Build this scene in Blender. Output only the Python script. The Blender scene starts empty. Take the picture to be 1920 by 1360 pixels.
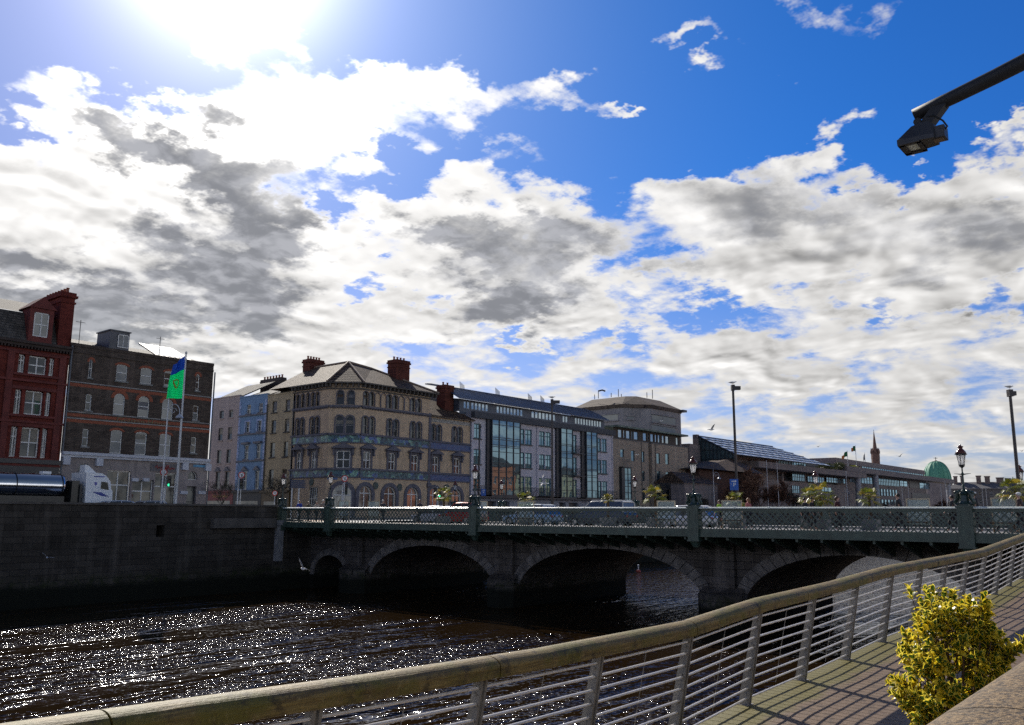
import bpy, math, random
from mathutils import Vector, Matrix
R = math.radians
sc = bpy.context.scene
COL = sc.collection
# ---------------------------------------------------------------- camera (X = west along the river, Y = south across it, eye at z 0)
F, CX, CY = 1620.0, 960.0, 680.0
PITCH, HEAD, ROLL = math.atan(283 / 1620), R(39.8), R(0.28)
_f = Vector((math.cos(HEAD) * math.cos(PITCH), math.sin(HEAD) * math.cos(PITCH), math.sin(PITCH)))
_r0 = Vector((math.sin(HEAD), -math.cos(HEAD), 0))
_u0 = _r0.cross(_f)
_r = _r0 * math.cos(ROLL) + _u0 * math.sin(ROLL)
_u = _u0 * math.cos(ROLL) - _r0 * math.sin(ROLL)
cam = bpy.data.objects.new("camera", bpy.data.cameras.new("camera"))
COL.objects.link(cam)
cam.matrix_world = Matrix(((_r.x, _u.x, -_f.x, 0), (_r.y, _u.y, -_f.y, 0), (_r.z, _u.z, -_f.z, 0), (0, 0, 0, 1)))
cam.data.sensor_width = 36
cam.data.lens = 36 * F / 1920
cam.data.clip_start = 0.05
cam.data.clip_end = 4000
sc.camera = cam
sc.view_settings.view_transform = 'Standard'
sc.view_settings.look = 'None'
sc.view_settings.exposure = 0.0
sc.view_settings.gamma = 1.0
sc.cycles.use_denoising = False
sc.cycles.max_bounces = 6
sc.cycles.sample_clamp_indirect = 2
sc.cycles.sample_clamp_direct = 0

def ray(px, py):
    return _f * F + _r * (px - CX) + _u * (CY - py)
def onX(px, py, X):
    d = ray(px, py); return d * (X / d.x)
def onY(px, py, Y):
    d = ray(px, py); return d * (Y / d.y)
def onZ(px, py, Z):
    d = ray(px, py); return d * (Z / d.z)
def azel(px, py):
    d = ray(px, py).normalized()
    hf = Vector((math.cos(HEAD), math.sin(HEAD), 0))
    return math.atan2(d.dot(_r0), d.dot(hf)), math.asin(d.z)

# ---------------------------------------------------------------- sun and sky
SUN_AZ, SUN_EL = HEAD + R(20.5), R(35)
sdir = Vector((math.cos(SUN_AZ) * math.cos(SUN_EL), math.sin(SUN_AZ) * math.cos(SUN_EL), math.sin(SUN_EL)))
sl = bpy.data.lights.new("sun", 'SUN')
sl.energy = 5.0
sl.angle = R(0.53)
sl.color = (1.0, 0.93, 0.82)
so = bpy.data.objects.new("sun", sl)
COL.objects.link(so)
so.rotation_euler = (-sdir).to_track_quat('-Z', 'Y').to_euler()
so.location = (0, 0, 60)

def build_world():
    w = bpy.data.worlds.new("World")
    sc.world = w
    w.use_nodes = True
    nt = w.node_tree
    N, L = nt.nodes, nt.links
    N.clear()
    def val(x):
        return x
    def m(op, a, b=None, c=None, clamp=False):
        n = N.new('ShaderNodeMath'); n.operation = op; n.use_clamp = clamp
        for i, s in enumerate((a, b, c)):
            if s is None: continue
            if isinstance(s, (int, float)): n.inputs[i].default_value = s
            else: L.new(s, n.inputs[i])
        return n.outputs[0]
    def ss(x, lo, hi, a=0.0, b=1.0):
        n = N.new('ShaderNodeMapRange'); n.interpolation_type = 'SMOOTHSTEP'
        L.new(x, n.inputs[0])
        for i, s in zip((1, 2, 3, 4), (lo, hi, a, b)): n.inputs[i].default_value = s
        return n.outputs[0]
    def mixc(f, a, b):
        n = N.new('ShaderNodeMix'); n.data_type = 'RGBA'
        if isinstance(f, (int, float)): n.inputs[0].default_value = f
        else: L.new(f, n.inputs[0])
        for s, i in ((a, 6), (b, 7)):
            if isinstance(s, tuple): n.inputs[i].default_value = (*s, 1)
            else: L.new(s, n.inputs[i])
        return n.outputs[2]
    tc = N.new('ShaderNodeTexCoord')
    D = tc.outputs['Generated']
    def dot(v):
        n = N.new('ShaderNodeVectorMath'); n.operation = 'DOT_PRODUCT'
        L.new(D, n.inputs[0]); n.inputs[1].default_value = v
        return n.outputs['Value']
    hf = (math.cos(HEAD), math.sin(HEAD), 0)
    az0 = m('ARCTAN2', dot(tuple(_r0)), dot(hf))
    sep = N.new('ShaderNodeSeparateXYZ'); L.new(D, sep.inputs[0])
    z = sep.outputs[2]
    el0 = m('ARCSINE', z)
    # cloud-layer coordinates: a flat sheet seen in perspective
    den = m('ADD', m('MAXIMUM', z, 0.0), 0.22)
    cv = N.new('ShaderNodeCombineXYZ')
    L.new(m('DIVIDE', sep.outputs[0], den), cv.inputs[0])
    L.new(m('DIVIDE', sep.outputs[1], den), cv.inputs[1])
    def noise(scale, detail=8, rough=.55, off=(0, 0, 0), dist=0.0, src=None, lac=2.0):
        mp = N.new('ShaderNodeMapping'); mp.inputs['Location'].default_value = off
        L.new(src or cv.outputs[0], mp.inputs[0])
        n = N.new('ShaderNodeTexNoise'); n.noise_dimensions = '2D'; n.inputs['Scale'].default_value = scale
        n.inputs['Detail'].default_value = detail; n.inputs['Roughness'].default_value = rough
        n.inputs['Distortion'].default_value = dist; n.inputs['Lacunarity'].default_value = lac
        L.new(mp.outputs[0], n.inputs['Vector'])
        return n.outputs[0]
    wa = noise(7.0, 5, .6, (3, 1, 0)); wb = noise(7.0, 5, .6, (9, 7, 2))
    az = m('MULTIPLY_ADD', wa, .22, m('SUBTRACT', az0, .11))
    el = m('MULTIPLY_ADD', wb, .16, m('SUBTRACT', el0, .08))
    def blobs(lst):
        tot = None
        for (px, py, rx, ry, rot, wgt) in lst:
            a0, e0 = azel(px, py)
            k = F / math.cos(math.atan(math.hypot(px - CX, py - CY) / F)) ** 1.4
            ra, re = rx / k, ry / k
            da, de = m('SUBTRACT', az, a0), m('SUBTRACT', el, e0)
            c, s = math.cos(R(rot)), math.sin(R(rot))
            u = m('ADD', m('MULTIPLY', da, c / ra), m('MULTIPLY', de, -s / ra))
            v = m('ADD', m('MULTIPLY', da, s / re), m('MULTIPLY', de, c / re))
            q = m('ADD', m('MULTIPLY', u, u), m('MULTIPLY', v, v))
            g = m('MULTIPLY', m('POWER', 2.0, m('MULTIPLY', q, -1.0)), wgt)
            tot = g if tot is None else m('ADD', tot, g)
        return tot
    # rot > 0 turns the long axis down to the right as seen in the sky
    cover = blobs(COVER)
    dark = blobs(DARK)
    # broken sheet that thickens towards the horizon in the south-west
    low = m('MULTIPLY', ss(el0, R(17), R(8), 0.0, .54), ss(dot(hf), -1.3, .4))
    low = m('ADD', low, ss(dot(hf), .1, -.4, 0.0, .24))  # extra unseen cover behind the camera, added to whiten the facade light
    n1 = noise(4.2, 10, .58, (0, 0, 0), .15)
    o = Vector((sdir.x, sdir.y)).normalized() * .035 * 1.0
    n1s = noise(4.2, 3.5, .5, (o.x, o.y, 0), .15)
    n1l = noise(4.2, 3.5, .5, (0, 0, 0), .15)
    n2 = noise(2.6, 6, .55, (5, 3, 1), .2)
    n3 = noise(13.0, 7, .6, (2, 8, 4), .3)
    dens = m('ADD', m('ADD', m('MULTIPLY', m('SUBTRACT', n1, .5), 1.7), cover), m('SUBTRACT', low, .30))
    dens = m('ADD', dens, m('MULTIPLY', m('SUBTRACT', n3, .5), .25))
    dens = m('ADD', dens, ss(el0, R(38), R(52), 0, -.6))
    alpha = ss(dens, -.03, .40)
    thick = ss(dens, .08, .75)
    # backlit: edges bright, thick cores grey
    dk = m('ADD', dark, m('MULTIPLY', m('SUBTRACT', n2, .5), .7))
    dk = m('ADD', dk, m('MULTIPLY', m('SUBTRACT', n3, .5), .10))
    slope = m('SUBTRACT', n1s, n1l)
    dk = m('ADD', dk, m('MULTIPLY', slope, .9))
    dk = ss(dk, .05, 1.25)
    dk = m('MULTIPLY', dk, thick)
    # glow round the sun
    sd = dot(tuple(sdir))
    g1 = m('POWER', m('MAXIMUM', sd, 0), 40.0)
    g2 = m('POWER', m('MAXIMUM', sd, 0), 230.0)
    # brightness of lit cloud: more towards the sun, then boosted behind the camera
    lit = m('ADD', m('MULTIPLY', m('POWER', m('MAXIMUM', sd, 0), 6.0), .36), .74)

    behind_boost = ss(dot(hf), -.4, .4, 2.8, 1.0)  # unseen clouds behind the camera brightened to lift the shaded facades
    lit = m('MULTIPLY', lit, behind_boost)
    lit = m('ADD', lit, m('MULTIPLY', m('MULTIPLY', slope, -2.3), thick))
    lit = m('SUBTRACT', lit, m('MULTIPLY', thick, .10))
    lit = m('SUBTRACT', lit, ss(el0, R(14), R(3), 0, .04))
    lit = m('MINIMUM', lit, m('MAXIMUM', behind_boost, 1.04))
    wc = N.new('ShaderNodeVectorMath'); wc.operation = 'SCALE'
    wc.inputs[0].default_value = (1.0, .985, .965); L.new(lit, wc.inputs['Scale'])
    gc = mixc(ss(el0, R(4), R(14)), (.36, .39, .42), mixc(ss(m('ADD', n3, m('MULTIPLY', slope, -1.5)), .35, .7), (.24, .25, .28), (.44, .45, .49)))
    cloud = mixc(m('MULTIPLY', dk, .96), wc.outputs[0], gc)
    sky = N.new('ShaderNodeTexSky'); sky.sky_type = 'NISHITA'; sky.sun_disc = False
    sky.sun_elevation = SUN_EL
    sky.sun_rotation = math.pi / 2 - SUN_AZ
    sky.air_density = 1.0; sky.dust_density = .6; sky.ozone_density = 2.0
    tint = N.new('ShaderNodeMix'); tint.data_type = 'RGBA'; tint.blend_type = 'MULTIPLY'
    tint.inputs[0].default_value = 1.0
    L.new(sky.outputs[0], tint.inputs[6]); L.new(mixc(ss(el0, R(38), R(60)), mixc(ss(el0, R(2), R(22)), (.62, .66, .95), mixc(ss(az0, R(-25), R(25)), (.42, .52, .84), mixc(ss(dot(hf), -.1, .3), (.80, .72, .66), (.12, .50, 1.12)))), (.50, .52, .58)), tint.inputs[7])
    b1 = N.new('ShaderNodeBackground'); L.new(tint.outputs[2], b1.inputs[0]); b1.inputs[1].default_value = SKY_S
    glow = N.new('ShaderNodeBackground'); glow.inputs[0].default_value = (.95, .93, 1, 1)
    L.new(m('ADD', m('MULTIPLY', g1, .20), m('MULTIPLY', g2, 2.0)), glow.inputs[1])
    ex = m('MULTIPLY', m('POWER', m('MAXIMUM', sd, 0), 60.0), m('MULTIPLY', m('POWER', m('SUBTRACT', 1.0, dk), 9.0), 2.6))
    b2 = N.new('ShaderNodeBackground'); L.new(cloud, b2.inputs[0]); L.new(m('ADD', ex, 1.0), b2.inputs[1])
    ad = N.new('ShaderNodeAddShader'); L.new(b1.outputs[0], ad.inputs[0]); L.new(glow.outputs[0], ad.inputs[1])
    mx = N.new('ShaderNodeMixShader')
    L.new(alpha, mx.inputs[0]); L.new(ad.outputs[0], mx.inputs[1]); L.new(b2.outputs[0], mx.inputs[2])
    out = N.new('ShaderNodeOutputWorld'); L.new(mx.outputs[0], out.inputs[0])
    w.cycles.sampling_method = 'MANUAL'
    w.cycles.sample_map_resolution = 512

SKY_S = 0.10
COVER = [(330, 290, 330, 150, -10, .68), (90, 380, 260, 150, 0, .5), (120, 560, 330, 110, 0, .6), (480, 520, 200, 120, 30, .5),
         (860, 160, 240, 62, 12, .50), (740, 235, 200, 80, 0, .36), (1060, 175, 140, 42, 18, .52),
         (920, 425, 300, 90, 4, .85), (970, 560, 120, 50, 0, .8), (620, 560, 260, 80, 0, .45),
         (1430, 390, 290, 105, 10, .85), (1530, 290, 75, 50, 0, .45), (1820, 445, 190, 100, 0, .85), (1800, 330, 70, 40, 0, .3), (1600, 520, 300, 80, 0, .5),
         (1250, 640, 420, 45, 10, .4), (1860, 560, 200, 40, -10, .3),
         (1160, 55, 66, 30, 0, .50), (1255, 92, 45, 24, 0, .5), (1320, 92, 50, 20, 0, .42), (1560, 32, 110, 42, 0, .62), (1575, 95, 60, 36, 0, .5), (1720, 270, 28, 16, 0, .6), (1640, 205, 20, 9, 0, .5),
         (1885, 268, 50, 22, 10, .75), (1165, 215, 45, 15, 0, .55),
         (170, 70, 170, 50, 14, -.95), (780, 50, 260, 50, 5, -.6), (1500, 120, 520, 110, 0, -.18), (50, 235, 70, 22, 10, -.5), (620, 400, 40, 25, 0, -.6), (740, 310, 130, 30, -15, -.4),
         (1180, 370, 60, 50, 30, -.35), (1210, 520, 70, 50, 0, -.3), (700, 530, 50, 18, 0, -.45), (1000, 650, 260, 26, 4, -.30), (1330, 590, 110, 24, 5, -.3), (1750, 600, 160, 24, -8, -.3), (1150, 300, 200, 26, 0, -.3), (1700, 220, 300, 60, 0, -.45), (1670, 330, 40, 45, 0, -.4), (1250, 250, 180, 50, 0, -.35), (1000, 30, 300, 40, 0, -.4), (800, 300, 120, 22, -12, -.3)]
DARK = [(230, 248, 100, 34, 4, 1.4), (340, 275, 90, 45, 20, 1.3), (440, 345, 115, 70, 25, 1.5), (520, 450, 75, 80, -10, 1.3), (320, 465, 100, 42, 15, 1.2), (450, 550, 100, 48, 20, 1.3), (60, 560, 180, 66, 0, 1.5), (230, 600, 200, 40, 0, 1.3), (150, 360, 220, 80, 10, -.8), (180, 160, 250, 50, 0, -.6), (620, 420, 60, 100, 0, -.6), (700, 560, 120, 50, 0, -.5),
        (1000, 455, 200, 40, 2, 1.7), (850, 430, 90, 22, 10, 1.1), (965, 560, 95, 38, 0, 1.7), (1500, 385, 190, 50, 0, .95), (1850, 440, 160, 50, 0, .85),
        (330, 130, 300, 70, 0, -.8), (620, 250, 200, 120, 0, -.7), (1000, 780, 1400, 50, 0, .12)]
build_world()

# ---------------------------------------------------------------- materials
def _new(name):
    m = bpy.data.materials.new(name); m.use_nodes = True
    nt = m.node_tree; b = nt.nodes['Principled BSDF']
    return m, nt, b
def _mixc(nt, f, a, b, blend='MIX'):
    n = nt.nodes.new('ShaderNodeMix'); n.data_type = 'RGBA'; n.blend_type = blend
    if isinstance(f, (int, float)): n.inputs[0].default_value = f
    else: nt.links.new(f, n.inputs[0])
    for s, i in ((a, 6), (b, 7)):
        if isinstance(s, tuple): n.inputs[i].default_value = (*s[:3], 1)
        else: nt.links.new(s, n.inputs[i])
    return n.outputs[2]
def _math(nt, op, a, b=None, c=None):
    n = nt.nodes.new('ShaderNodeMath'); n.operation = op
    for i, s in enumerate((a, b, c)):
        if s is None: continue
        if isinstance(s, (int, float)): n.inputs[i].default_value = s
        else: nt.links.new(s, n.inputs[i])
    return n.outputs[0]
def _ramp(nt, x, lo, hi, a=0.0, b=1.0):
    n = nt.nodes.new('ShaderNodeMapRange'); n.interpolation_type = 'SMOOTHSTEP'
    nt.links.new(x, n.inputs[0])
    for i, s in zip((1, 2, 3, 4), (lo, hi, a, b)): n.inputs[i].default_value = s
    return n.outputs[0]
def _pos(nt):
    g = nt.nodes.new('ShaderNodeNewGeometry'); return g.outputs['Position']
def _noise(nt, scale, detail=5, rough=.55, stretch=None, src=None):
    p = src or _pos(nt)
    if stretch:
        mp = nt.nodes.new('ShaderNodeMapping'); mp.inputs['Scale'].default_value = stretch
        nt.links.new(p, mp.inputs[0]); p = mp.outputs[0]
    n = nt.nodes.new('ShaderNodeTexNoise'); n.inputs['Scale'].default_value = scale
    n.inputs['Detail'].default_value = detail; n.inputs['Roughness'].default_value = rough
    nt.links.new(p, n.inputs['Vector'])
    return n.outputs[0]
def _bump(nt, b, h, strength, dist):
    n = nt.nodes.new('ShaderNodeBump'); n.inputs['Strength'].default_value = strength
    n.inputs['Distance'].default_value = dist; nt.links.new(h, n.inputs['Height'])
    nt.links.new(n.outputs[0], b.inputs['Normal'])
_MC = {}
def mat(name, col, rough=.6, metal=0.0, var=.25, scale=1.5, streak=0.0, bump=0.0, bscale=20.0, spec=.5, emit=None, trans=0.0, alpha=None):
    """painted, rendered or metal surface with blotchy wear and optional rain streaks"""
    if name in _MC: return _MC[name]
    m, nt, b = _new(name)
    c = tuple(col)
    n = _noise(nt, scale, 6, .6)
    lo = tuple(x * (1 - var) for x in c); hi = tuple(min(1, x * (1 + var)) for x in c)
    o = _mixc(nt, _ramp(nt, n, .25, .75), lo, hi)
    if streak:
        s = _noise(nt, 1.0, 5, .6, (2.2, 2.2, .16))
        o = _mixc(nt, _math(nt, 'MULTIPLY', _ramp(nt, s, .45, .75), streak), o, tuple(x * .35 for x in c))
    nt.links.new(o, b.inputs['Base Color'])
    b.inputs['Roughness'].default_value = rough
    b.inputs['Metallic'].default_value = metal
    b.inputs['Specular IOR Level'].default_value = spec
    if trans: b.inputs['Transmission Weight'].default_value = trans
    if alpha is not None: b.inputs['Alpha'].default_value = alpha
    if emit:
        b.inputs['Emission Color'].default_value = (*emit[0], 1); b.inputs['Emission Strength'].default_value = emit[1]
    if bump: _bump(nt, b, _noise(nt, bscale, 4, .6), bump, .02)
    _MC[name] = m
    return m
def blocks(name, c1, c2, mortar, bw, bh, ms=.012, rough=.85, stain=.5, tide=None, bump=.4):
    """brick or ashlar laid in courses, in metres, on any upright face"""
    if name in _MC: return _MC[name]
    m, nt, b = _new(name)
    p = _pos(nt)
    sp = nt.nodes.new('ShaderNodeSeparateXYZ'); nt.links.new(p, sp.inputs[0])
    cb = nt.nodes.new('ShaderNodeCombineXYZ')
    nt.links.new(_math(nt, 'ADD', sp.outputs[0], sp.outputs[1]), cb.inputs[0]); nt.links.new(sp.outputs[2], cb.inputs[1])
    t = nt.nodes.new('ShaderNodeTexBrick'); nt.links.new(cb.outputs[0], t.inputs['Vector'])
    t.inputs['Color1'].default_value = (*c1, 1); t.inputs['Color2'].default_value = (*c2, 1); t.inputs['Mortar'].default_value = (*mortar, 1)
    t.inputs['Scale'].default_value = 1; t.inputs['Mortar Size'].default_value = ms; t.inputs['Mortar Smooth'].default_value = .3
    t.inputs['Brick Width'].default_value = bw; t.inputs['Row Height'].default_value = bh; t.inputs['Bias'].default_value = 0
    n = _noise(nt, .7, 8, .65)
    o = _mixc(nt, _math(nt, 'MULTIPLY', _ramp(nt, n, .4, .75), stain), t.outputs[0], tuple(x * .3 for x in c1))
    n2 = _noise(nt, 1.0, 6, .6, (1.5, 1.5, .12))
    o = _mixc(nt, _math(nt, 'MULTIPLY', _ramp(nt, n2, .5, .72), stain * .7), o, tuple(min(1, x * 1.9) for x in c2))
    if tide is not None:
        tz = _math(nt, 'ADD', sp.outputs[2], _math(nt, 'MULTIPLY', _noise(nt, .5, 6, .6), .9))
        n5 = _noise(nt, 2.2, 6, .7)
        o = _mixc(nt, _math(nt, 'MULTIPLY', _ramp(nt, tz, tide + .9, tide + .1), _ramp(nt, n5, .45, .6, .1, .8)), o, (.026, .034, .012))
        o = _mixc(nt, _ramp(nt, tz, tide + .25, tide - .25), o, (.012, .014, .010))
    nt.links.new(o, b.inputs['Base Color']); b.inputs['Roughness'].default_value = rough; b.inputs['Specular IOR Level'].default_value = .2
    h = _math(nt, 'ADD', _math(nt, 'MULTIPLY', t.outputs['Fac'], -1.0), _math(nt, 'MULTIPLY', _noise(nt, 9, 5, .6), .6))
    _bump(nt, b, h, bump, .03)
    _MC[name] = m
    return m
def glass(name, col=(.03, .05, .06), rough=.03, refl=.35, var=.4, FK=.35, gc=(.85, .92, .95)):
    """dark window glass with a room behind, reflecting the sky"""
    if name in _MC: return _MC[name]
    m, nt, b = _new(name)
    n = _noise(nt, .8, 2, .5)
    nt.links.new(_mixc(nt, _ramp(nt, n, .35, .65), tuple(x * (1 - var) for x in col), tuple(x * (1 + var) for x in col)), b.inputs['Base Color'])
    b.inputs['Roughness'].default_value = .5
    g = nt.nodes.new('ShaderNodeBsdfGlossy'); g.inputs['Roughness'].default_value = rough; g.inputs['Color'].default_value = (*gc, 1)
    mp = nt.nodes.new('ShaderNodeBump'); mp.inputs['Strength'].default_value = .05; mp.inputs['Distance'].default_value = .1
    nt.links.new(_noise(nt, .6, 2, .5), mp.inputs['Height']); nt.links.new(mp.outputs[0], g.inputs['Normal'])
    lw = nt.nodes.new('ShaderNodeLayerWeight'); lw.inputs[0].default_value = .5
    f = _math(nt, 'MULTIPLY_ADD', lw.outputs['Facing'], FK, refl)
    mx = nt.nodes.new('ShaderNodeMixShader'); nt.links.new(f, mx.inputs[0])
    nt.links.new(b.outputs[0], mx.inputs[1]); nt.links.new(g.outputs[0], mx.inputs[2])
    nt.links.new(mx.outputs[0], nt.nodes['Material Output'].inputs[0])
    _MC[name] = m
    return m

# ---------------------------------------------------------------- mesh building
class MB:
    def __init__(s): s.v = []; s.f = []; s.mi = []; s.cur = 0
    def add(s, vs, fs):
        o = len(s.v); s.v += [tuple(x) for x in vs]
        for q in fs: s.f.append(tuple(o + i for i in q)); s.mi.append(s.cur)
    def quad(s, a, b, c, d): s.add((a, b, c, d), ((0, 1, 2, 3),))
    def poly(s, ps): s.add(ps, (tuple(range(len(ps))),))
    def obox(s, o, a, b, c):
        """box from corner o along the three edge vectors"""
        o, a, b, c = Vector(o), Vector(a), Vector(b), Vector(c)
        if a.cross(b).dot(c) < 0: a, b = b, a
        p = [o, o + a, o + a + b, o + b]; p += [q + c for q in p]
        s.add(p, ((3, 2, 1, 0), (4, 5, 6, 7), (0, 1, 5, 4), (1, 2, 6, 5), (2, 3, 7, 6), (3, 0, 4, 7)))
    def box(s, x0, x1, y0, y1, z0, z1):
        s.obox((x0, y0, z0), (x1 - x0, 0, 0), (0, y1 - y0, 0), (0, 0, z1 - z0))
    def loft(s, rings, cap=True):
        n = len(rings[0]); o = len(s.v)
        for r in rings: s.v += [tuple(x) for x in r]
        for k in range(len(rings) - 1):
            for i in range(n):
                j = (i + 1) % n
                s.f.append((o + k * n + i, o + k * n + j, o + (k + 1) * n + j, o + (k + 1) * n + i)); s.mi.append(s.cur)
        if cap:
            s.f.append(tuple(o + i for i in reversed(range(n)))); s.mi.append(s.cur)
            s.f.append(tuple(o + (len(rings) - 1) * n + i for i in range(n))); s.mi.append(s.cur)
    def tube(s, pts, rad, n=8, cap=True):
        pts = [Vector(p) for p in pts]
        if isinstance(rad, (int, float)): rad = [rad] * len(pts)
        rings = []; prev = None
        for i, p in enumerate(pts):
            t = (pts[min(i + 1, len(pts) - 1)] - pts[max(i - 1, 0)])
            if t.length < 1e-9: t = Vector((0, 0, 1))
            t.normalize()
            if prev is None:
                a = t.cross(Vector((0, 0, 1)) if abs(t.z) < .9 else Vector((1, 0, 0)))
            else: a = prev - t * prev.dot(t)
            a.normalize(); prev = a; b = t.cross(a)
            rings.append([p + (a * math.cos(6.28319 * k / n) + b * math.sin(6.28319 * k / n)) * rad[i] for k in range(n)])
        s.loft(rings, cap)
    def lathe(s, c, prof, n=12, sx=1, sy=1, rot=0.0):
        c = Vector(c)
        s.loft([[c + Vector((r * sx * math.cos(rot + 6.28319 * k / n), r * sy * math.sin(rot + 6.28319 * k / n), z)) for k in range(n)] for r, z in prof])
    def ball(s, c, rx, ry=None, rz=None, nu=10, nv=7):
        ry = ry or rx; rz = rz or rx
        s.lathe(c, [(max(.01, math.sin(math.pi * k / nv)), -math.cos(math.pi * k / nv)) for k in range(nv + 1)], nu) if rx == ry == rz == 1 else \
            s.loft([[Vector(c) + Vector((rx * max(.02, math.sin(math.pi * k / nv)) * math.cos(6.28319 * i / nu), ry * max(.02, math.sin(math.pi * k / nv)) * math.sin(6.28319 * i / nu), -rz * math.cos(math.pi * k / nv))) for i in range(nu)] for k in range(nv + 1)])
    def build(s, name, m, parent=None, smooth=False):
        me = bpy.data.meshes.new(name)
        off = WL.get(parent.name, Vector()) if parent else Vector()
        me.from_pydata([(a - off.x, b - off.y, c - off.z) for a, b, c in s.v], [], s.f)
        for x in (m if isinstance(m, (list, tuple)) else [m]): me.materials.append(x)
        if any(s.mi): me.polygons.foreach_set('material_index', s.mi)
        if smooth: me.polygons.foreach_set('use_smooth', [True] * len(s.f))
        me.update()
        o = bpy.data.objects.new(name, me); COL.objects.link(o)
        if parent: o.parent = parent; WL[o.name] = off
        return o
WL = {}
def tag(o, label=None, cat=None, group=None, kind=None):
    if label: o['label'] = label
    if cat: o['category'] = cat
    if group: o['group'] = group
    if kind: o['kind'] = kind
    return o
def thing(name, loc, label, cat, group=None):
    o = bpy.data.objects.new(name, None); COL.objects.link(o)
    o.location = loc; o.empty_display_size = .2
    WL[o.name] = Vector(loc)
    return tag(o, label, cat, group)
def solo(o, loc, label, cat, group=None):
    """a thing that is one mesh: put its origin at its base"""
    loc = Vector(loc); me = o.data
    me.transform(Matrix.Translation(-loc)); o.location = loc
    return tag(o, label, cat, group)
KIDS = {}
def kids(o):
    return [c for c in COL.objects if c.parent == o]
def copy_tree(o, loc=None, rz=None, label=None, group=None):
    def cp(a, par):
        c = a.copy(); COL.objects.link(c); c.parent = par
        for k in tree[a.name]: cp(k, c)
        return c
    tree = {}
    def scan(a):
        tree[a.name] = KIDS.setdefault(a.name, kids(a))
        for k in tree[a.name]: scan(k)
    scan(o)
    c = cp(o, None)
    if loc is not None: c.location = loc
    if rz is not None: c.rotation_euler = (0, 0, rz)
    if label: c['label'] = label
    if group: c['group'] = group
    return c

# ---------------------------------------------------------------- facades
WR = random.Random(77)
BL = [mat('cream_blind', (.24, .22, .18), .7), mat('grey_blind', (.16, .16, .17), .7), mat('brown_curtain', (.10, .07, .05), .9)]
class Fr:
    """upright plane: origin, horizontal unit vector u, outward normal n"""
    def __init__(s, o, u, n): s.o = Vector(o); s.u = Vector(u).normalized(); s.n = Vector(n).normalized()
    def p(s, u, v, d=0.0): return s.o + s.u * u + s.n * d + Vector((0, 0, v))
    def hit(s, px, py):
        r = ray(px, py); q = r * (s.o.dot(s.n) / r.dot(s.n)) - s.o
        return q.dot(s.u), q.z
    def rect(s, x0, x1, yt, yb):
        ym, xm = (yt + yb) / 2, (x0 + x1) / 2
        a, b = s.hit(x0, ym)[0], s.hit(x1, ym)[0]
        return min(a, b), max(a, b), s.hit(xm, yb)[1], s.hit(xm, yt)[1]
    def box(s, mb, u0, u1, v0, v1, d0, d1):
        mb.obox(s.p(u0, v0, d0), s.u * (u1 - u0), s.n * (d1 - d0), (0, 0, v1 - v0))
def arcpts(a, b, vs, rise, n=10):
    """arch curve from the right spring to the left one, over u a..b springing at vs"""
    h = (b - a) / 2; c = (a + b) / 2
    return [(c + h * math.cos(math.pi * k / n), vs + rise * math.sin(math.pi * k / n)) for k in range(n + 1)]
def op(a, b, c, d, kind='rect', rise=None):
    if kind == 'arch': rise = rise or min((b - a) / 2, d - c)
    elif kind == 'seg': rise = rise or (b - a) * .13
    else: rise = 0
    return (a, b, c, d, kind, rise)
def outline(o):
    a, b, c, d, kind, rise = o
    if kind == 'rect': return [(a, c), (b, c), (b, d), (a, d)]
    return [(a, c), (b, c)] + arcpts(a, b, d - rise, rise, 10)
def wall(mb, fr, u0, u1, v0, v1, ops=(), rev=.2, d=0.0):
    us = sorted({u0, u1, *[x for o in ops for x in o[:2] if u0 < x < u1]})
    vs = sorted({v0, v1, *[x for o in ops for x in o[2:4] if v0 < x < v1]})
    def hole(u, v): return any(o[0] < u < o[1] and o[2] < v < o[3] for o in ops)
    for i in range(len(us) - 1):
        k = 0
        while k < len(vs) - 1:
            if hole((us[i] + us[i + 1]) / 2, (vs[k] + vs[k + 1]) / 2): k += 1; continue
            e = k + 1
            while e < len(vs) - 1 and not hole((us[i] + us[i + 1]) / 2, (vs[e] + vs[e + 1]) / 2): e += 1
            mb.quad(fr.p(us[i], vs[k], d), fr.p(us[i + 1], vs[k], d), fr.p(us[i + 1], vs[e], d), fr.p(us[i], vs[e], d))
            k = e
    for o in ops:
        a, b, c, dd, kind, rise = o
        pl = outline(o)
        if kind != 'rect':
            ar = pl[2:]; n = len(ar); mid = n // 2
            mb.poly([fr.p(b, dd, d)] + [fr.p(*q, d) for q in ar[:mid + 1]])
            mb.poly([fr.p(a, dd, d)] + [fr.p(*q, d) for q in reversed(ar[mid:])][::-1][::-1])
        for k in range(len(pl)):
            p, q = pl[k], pl[(k + 1) % len(pl)]
            if p == q: continue
            mb.quad(fr.p(*p, d), fr.p(*q, d), fr.p(*q, d - rev), fr.p(*p, d - rev))
def band(mb, fr, o, w, d0, d1, legs=True):
    """raised surround following an opening"""
    a, b, c, dd, kind, rise = o
    if kind == 'rect':
        fr.box(mb, a - w, b + w, dd, dd + w, d0, d1)
        if legs: fr.box(mb, a - w, a, c, dd, d0, d1); fr.box(mb, b, b + w, c, dd, d0, d1)
        return
    if legs: fr.box(mb, a - w, a, c, dd - rise, d0, d1); fr.box(mb, b, b + w, c, dd - rise, d0, d1)
    i = arcpts(a, b, dd - rise, rise); e = arcpts(a - w, b + w, dd - rise, rise + w)
    for k in range(len(i) - 1):
        mb.loft([[fr.p(*i[k], d0), fr.p(*e[k], d0), fr.p(*e[k], d1), fr.p(*i[k], d1)], [fr.p(*i[k + 1], d0), fr.p(*e[k + 1], d0), fr.p(*e[k + 1], d1), fr.p(*i[k + 1], d1)]])
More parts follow.
